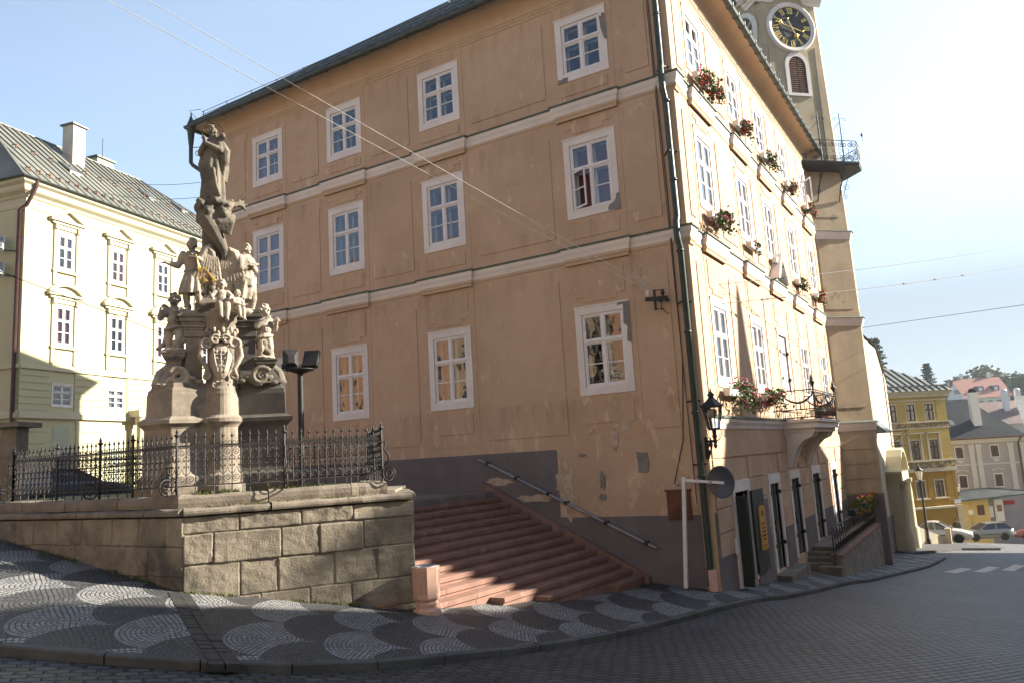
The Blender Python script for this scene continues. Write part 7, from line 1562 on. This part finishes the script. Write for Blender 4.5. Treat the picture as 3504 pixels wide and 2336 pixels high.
for a,b,z0,z1 in ((1.6,4.4,8.2,9.2),(3.6,5.4,4.6,5.9)): mb=MB(); Gf.box(mb,a,b,z0,z1,0,.05); mb.build('window',MT['carglass'],rh)
# trees built from leaf clumps
MT['bark']=mat('tree_bark',(.07,.055,.04),(.05,.04,.03),3.)
for n,a,b in (('fir_needle',(.055,.08,.058),(.035,.055,.043)),('leaf_dark',(.06,.095,.03),(.04,.068,.024)),('leaf_mid',(.085,.115,.03),(.055,.085,.022)),('leaf_autumn',(.13,.10,.035),(.09,.085,.03)),('leaf_olive',(.10,.12,.04),(.07,.085,.03))): MT[n]=mat(n,a,b,.9,rough=.7,bd=0)
def leafq(mb,p,s,rng):
    a,b=rng.uniform(0,6.28),rng.uniform(-1,1.3); n=V(math.cos(a)*math.cos(b),math.sin(a)*math.cos(b),math.sin(b)); x=n.cross(V(0,0,1)); x=x.normalized() if x.length>.1 else V(1,0,0); y=n.cross(x); k=rng.uniform(.6,1.3)
    mb.add([p-x*s*k,p-y*s*.7,p+x*s,p+y*s*k*.8],[(0,1,2,3)])
def broad(loc,h,w,m,label,sd,group='trees on the hill',nl=2400,name='broadleaf_tree',lm=.085,clumps=20):
    rng=random.Random(sd); T=thing(name,loc,label,'tree' if name!='bush' else 'bush',group); x,y,z=loc; mb=MB(); top=V(x,y,z+h*.55); mb.tube([(x,y,z-1),(x,y,z+h*.25),top],[h*.035,h*.028,h*.012],7)
    cl=[]
    for k in range(clumps):
        th=rng.uniform(0,6.28); ph=rng.uniform(-.5,1.45); c=V(x+w*.36*math.cos(th)*math.cos(ph),y+w*.36*math.sin(th)*math.cos(ph),z+h*.58+h*.33*math.sin(ph)); cl.append((c,w*rng.uniform(.12,.23))); mb.tube([(x,y,z+h*rng.uniform(.2,.45)),(V(x,y,z+h*.5)+c)/2,c],[h*.014,h*.009,h*.004],4)
    mb.build('trunk',MT['bark'],T); lm_=MB()
    for c,r in cl:
        for _ in range(nl//clumps):
            d=V(rng.gauss(0,1),rng.gauss(0,1),rng.gauss(0,1)).normalized()*r*rng.random()**.33; d.z*=.8; leafq(lm_,c+d,h*lm*rng.uniform(.5,1.1)*.5,rng)
    lm_.build('crown',MT[m],T)
def fir(loc,h,label,sd):
    rng=random.Random(sd); T=thing('fir_tree',loc,label,'tree','fir trees on the skyline'); x,y,z=loc; mb=MB(); mb.tube([(x,y,z),(x,y,z+h*.98)],[h*.018,h*.003],6); mb.build('trunk',MT['bark'],T); lm_=MB(); n=30
    for k in range(n):
        t=k/n; L=h*.24*(1-t)**.85*rng.uniform(.75,1.1)+h*.01; zz=z+h*(.12+.87*t)
        for j in range(9):
            a=rng.uniform(0,6.28); d=V(math.cos(a),math.sin(a),-.35+.5*t); l=L*rng.uniform(.7,1.1)
            for q in range(16): s=(q+.5)/16; p=V(x,y,zz)+d*l*s+V(rng.uniform(-.02,.02)*h,rng.uniform(-.02,.02)*h,rng.uniform(-.012,.006)*h); leafq(lm_,p,h*.015*(1.25-s*.6),rng)
    lm_.build('crown',MT['fir_needle'],T)
fir((-8.1,150,-2.5),15.0,'dark fir rising behind the right end of the ochre house roof',5); fir((-12.0,112,-11),24.6,'dark fir partly hidden behind the tower edge',6)
for i,(px,d,zt,h,w,m,lab) in enumerate(((-4.5,222,12.5,15,17,'leaf_autumn','brownish tree left behind the red roofed house'),(-1.0,225,15.5,16,19,'leaf_olive','tall spreading olive green tree behind the red roofed house'),(6.6,200,11.6,13,13,'leaf_dark','dense dark green tree near the right edge'),(10.5,202,11.3,14,15,'leaf_mid','yellow green tree cut by the right edge'),(3.0,204,8.5,8,7,'leaf_mid','small light tree between house and dark tree'),(4.4,196,5.5,7,8,'leaf_olive','low olive tree right of the red roofed house'),(-7.5,212,9.5,9,9,'leaf_autumn','thin brown tree left of the red roofed house'))): broad((px,d,zt-h),h,w,m,lab,20+i)
for i,(px,d,zt,h,w,m,lab) in enumerate(((-6.3,172,5.2,7,9,'leaf_dark','dark bush below the white gable'),(-3.9,170,3.8,5.5,7,'leaf_mid','lighter bush below the white house'),(-1.0,172,4.2,5,8,'leaf_dark','dark bush behind the white chimney'),(2.0,168,3.2,5,8,'leaf_olive','olive bush above the grey roof'),(7,170,4,6,10,'leaf_mid','wide green bush behind the three chimneys'))): broad((px,d,zt-h),h,w,m,lab,50+i,'bushes on the hill',900,'bush',.09,10)
wire('overhead_wire',[V(-14,100,13),V(12,100,13.4)],.03,MT['iron'],'thin distant wire over the roofs at right')
# ------------------------------------------------------------------ houses across the street (right of the view) and behind the viewer
def house(name,x0,x1,y0,y1,zb,ze,zr,wm,rm,label,face,axis='y',nwin=4):
    T=thing(name,((x0+x1)/2,(y0+y1)/2,zb),label,'building'); mb=MB(); mb.box((x0,y0,zb-3),(x1,y1,ze)); 
    if axis=='y':
        xm=(x0+x1)/2; mb.add([(x0,y0,ze),(x1,y0,ze),(xm,y0,zr),(x0,y1,ze),(x1,y1,ze),(xm,y1,zr)],[(0,1,2),(5,4,3)])
    else:
        ym=(y0+y1)/2; mb.add([(x0,y0,ze),(x0,y1,ze),(x0,ym,zr),(x1,y0,ze),(x1,y1,ze),(x1,ym,zr)],[(2,1,0),(3,4,5)])
    mb.build('wall',wm,T); mb=MB(); o=.35
    if axis=='y':
        k=(zr-ze)/((x1-x0)/2); mb.add([(x0-o,y0-o*.3,ze-k*o+.05),(xm,y0-o*.3,zr+.05),(x1+o,y0-o*.3,ze-k*o+.05),(x0-o,y1+o*.3,ze-k*o+.05),(xm,y1+o*.3,zr+.05),(x1+o,y1+o*.3,ze-k*o+.05)],[(0,1,4,3),(1,2,5,4)])
    else:
        k=(zr-ze)/((y1-y0)/2); mb.add([(x0-o*.3,y0-o,ze-k*o+.05),(x0-o*.3,ym,zr+.05),(x0-o*.3,y1+o,ze-k*o+.05),(x1+o*.3,y0-o,ze-k*o+.05),(x1+o*.3,ym,zr+.05),(x1+o*.3,y1+o,ze-k*o+.05)],[(0,3,4,1),(1,4,5,2)])
    mb.build('roof',rm,T)
    for z in np.arange(zb+1.4,ze-2,3.3):
        n=max(1,int(((y1-y0) if face=='x' else (x1-x0))/3.2))
        for i in range(n):
            mb=MB()
            if face=='x': y=y0+(i+.5)*(y1-y0)/n; mb.box((x0-.03,y-.5,z),(x0+.1,y+.5,z+1.7))
            else: x=x0+(i+.5)*(x1-x0)/n; mb.box((x-.5,y1-.1,z),(x+.5,y1+.03,z+1.7))
            mb.build('window',MT['carglass'],T)
    return T
MT['salmon']=mat('salmon_stucco',(.50,.27,.165),(.45,.245,.15),.8); MT['peach']=mat('peach_stucco',(.42,.30,.20),(.38,.27,.18),.8); MT['tile']=mat('old_roof_tiles',(.20,.09,.06),(.14,.07,.05),2.)
H_=[('opposite_house',9,17,2,24.7,-3.2,8.1,12.9,MT['peach'],'long peach house across the street right of the viewer'),('opposite_house',9,17,24.7,31,-4.6,6.2,10.2,MT['cream'],'low cream house between taller houses across the street'),('opposite_house',9,17,31,34,-5.0,7.0,10.9,MT['cream'],'narrow cream house beside the fire gable across the street'),('opposite_house',9,17,34,43.2,-5.6,8.2,12.1,MT['salmon'],'salmon house across the street with stair turret'),('opposite_house',9,17,43.2,49.7,-6.6,5.0,8.7,MT['cream'],'lowest cream house across the street'),('opposite_house',9,17,49.7,57,-7.2,7.4,11.2,MT['peach'],'farthest peach house across the street')]
for n,x0,x1,y0,y1,zb,ze,zr,wm,lab in H_: house(n,x0,x1,y0,y1,zb,ze,zr,wm,MT['tile'],lab,'x')
tt=thing('stair_turret',(12.6,35.8,-5),'narrow pointed stair turret on the salmon house across the street','turret'); mb=MB(); mb.box((12.1,35.3,7),(13.1,36.3,12.2)); mb.build('wall',MT['salmon'],tt); mb=MB(); mb.lathe([(.85,12.1),(.72,12.6),(.5,13.3),(.34,14.1),(.22,14.9),(.0,15.7)],(12.6,35.8,0),12); mb.build('roof',MT['tile'],tt)
fw=thing('fire_gable',(13,31.5,5),'tall masonry fire gable between two houses across the street','wall'); mb=MB(); mb.prism([(12.5,31.0),(13.5,31.0),(13.5,32),(12.5,32)],6,13.7); mb.build('wall',MT['peach'],fw)
broad((13,28.1,8.5),4.5,2.3,'leaf_dark','small tree above the low cream house across the street',77,None,500,'broadleaf_tree',.05,8)
for i,(x0,x1,m,ze,zr) in enumerate(((-50,-36,'salmon',16,20),(-36,-22,'peach',14.5,18.5),(-22,-8,'salmon',13.8,17),(-8,6,'cream',12.5,16),(6,20,'peach',11,14.5))): house('house_behind',x0,x1,-27,-15.5,-1+.1*i,ze,zr,MT[m],MT['tile'],('far left salmon','left peach','middle salmon','cream','right peach')[i]+' house behind the viewer facing the town hall','y','x')
# ------------------------------------------------------------------ hazy bright sky towards the sun
nt=W.node_tree; L_=nt.links; geo=nt.nodes.new('ShaderNodeTexCoord'); 
def vm(op,a,b=None):
    x=nt.nodes.new('ShaderNodeVectorMath'); x.operation=op
    for i,v in enumerate((a,b)):
        if v is None: continue
        if isinstance(v,bpy.types.NodeSocket): L_.new(v,x.inputs[i])
        else: x.inputs[i].default_value=v
    return x
def mm(op,a,b=None,c=None):
    x=nt.nodes.new('ShaderNodeMath'); x.operation=op
    for i,v in enumerate((a,b,c)):
        if v is None: continue
        if isinstance(v,bpy.types.NodeSocket): L_.new(v,x.inputs[i])
        else: x.inputs[i].default_value=v
    return x.outputs[0]
def mr(f,a,b,c,d):
    x=nt.nodes.new('ShaderNodeMapRange'); x.interpolation_type='SMOOTHSTEP'; L_.new(f,x.inputs[0])
    for i,v in enumerate((a,b,c,d)): x.inputs[i+1].default_value=v
    return x.outputs[0]
dirn=geo.outputs['Generated']; north=vm('DOT_PRODUCT',dirn,(-.12,.99,.05)).outputs['Value']; tosun=vm('DOT_PRODUCT',dirn,tuple(sd)).outputs['Value']
sep=nt.nodes.new('ShaderNodeSeparateXYZ'); L_.new(dirn,sep.inputs[0])
nz=nt.nodes.new('ShaderNodeTexNoise'); L_.new(vm('MULTIPLY',dirn,(1.5,1.5,5)).outputs[0],nz.inputs['Vector']); nz.inputs['Scale'].default_value=1.6; nz.inputs['Detail'].default_value=6; nz.inputs['Roughness'].default_value=.5
amt=mm('MULTIPLY_ADD',mr(north,-.15,.75,0,1),HZ_A,mm('MULTIPLY',mr(tosun,.25,.9,0,1),HZ_B)); amt=mm('MULTIPLY',amt,mm('MULTIPLY_ADD',nz.outputs['Fac'],.35,.82))
low=mr(sep.outputs[2],.0,.40,HZ_LOW,1); 
hz_=nt.nodes.new('ShaderNodeVectorMath'); hz_.operation='SCALE'; hz_.inputs[0].default_value=(.80,.93,1.06); L_.new(mm('MULTIPLY',amt,low),hz_.inputs['Scale'])
add=vm('ADD',sky.outputs[0],hz_.outputs[0]); bank=nt.nodes.new('ShaderNodeMix'); bank.data_type='RGBA'; el=mm('ADD',sep.outputs[2],mm('MULTIPLY_ADD',nz.outputs['Fac'],.16,-.08))
L_.new(mm('MULTIPLY',mr(el,.14,.36,.93,0),mr(north,.2,.7,0,1)),bank.inputs[0]); L_.new(add.outputs[0],bank.inputs[6]); bank.inputs[7].default_value=(2.85,3.42,3.85,1); L_.new(bank.outputs[2],bg.inputs[0])

mb=MB(); mb.box((-150,-45,-27),(150,340,26)); hz_o=mb.build('haze',None); tag(hz_o,kind='stuff'); hm=bpy.data.materials.new('haze_air'); hm.use_nodes=True; hn=hm.node_tree; hn.nodes.remove(hn.nodes['Principled BSDF']); pv=hn.nodes.new('ShaderNodeVolumePrincipled'); pv.inputs['Density'].default_value=.0004; pv.inputs['Color'].default_value=(.86,.92,1,1); pv.inputs['Anisotropy'].default_value=.3; hn.links.new(pv.outputs[0],hn.nodes['Material Output'].inputs['Volume']); hz_o.data.materials.append(hm)
tag(hz_o,'thin pale autumn haze filling the street and the hillside air',kind='stuff')
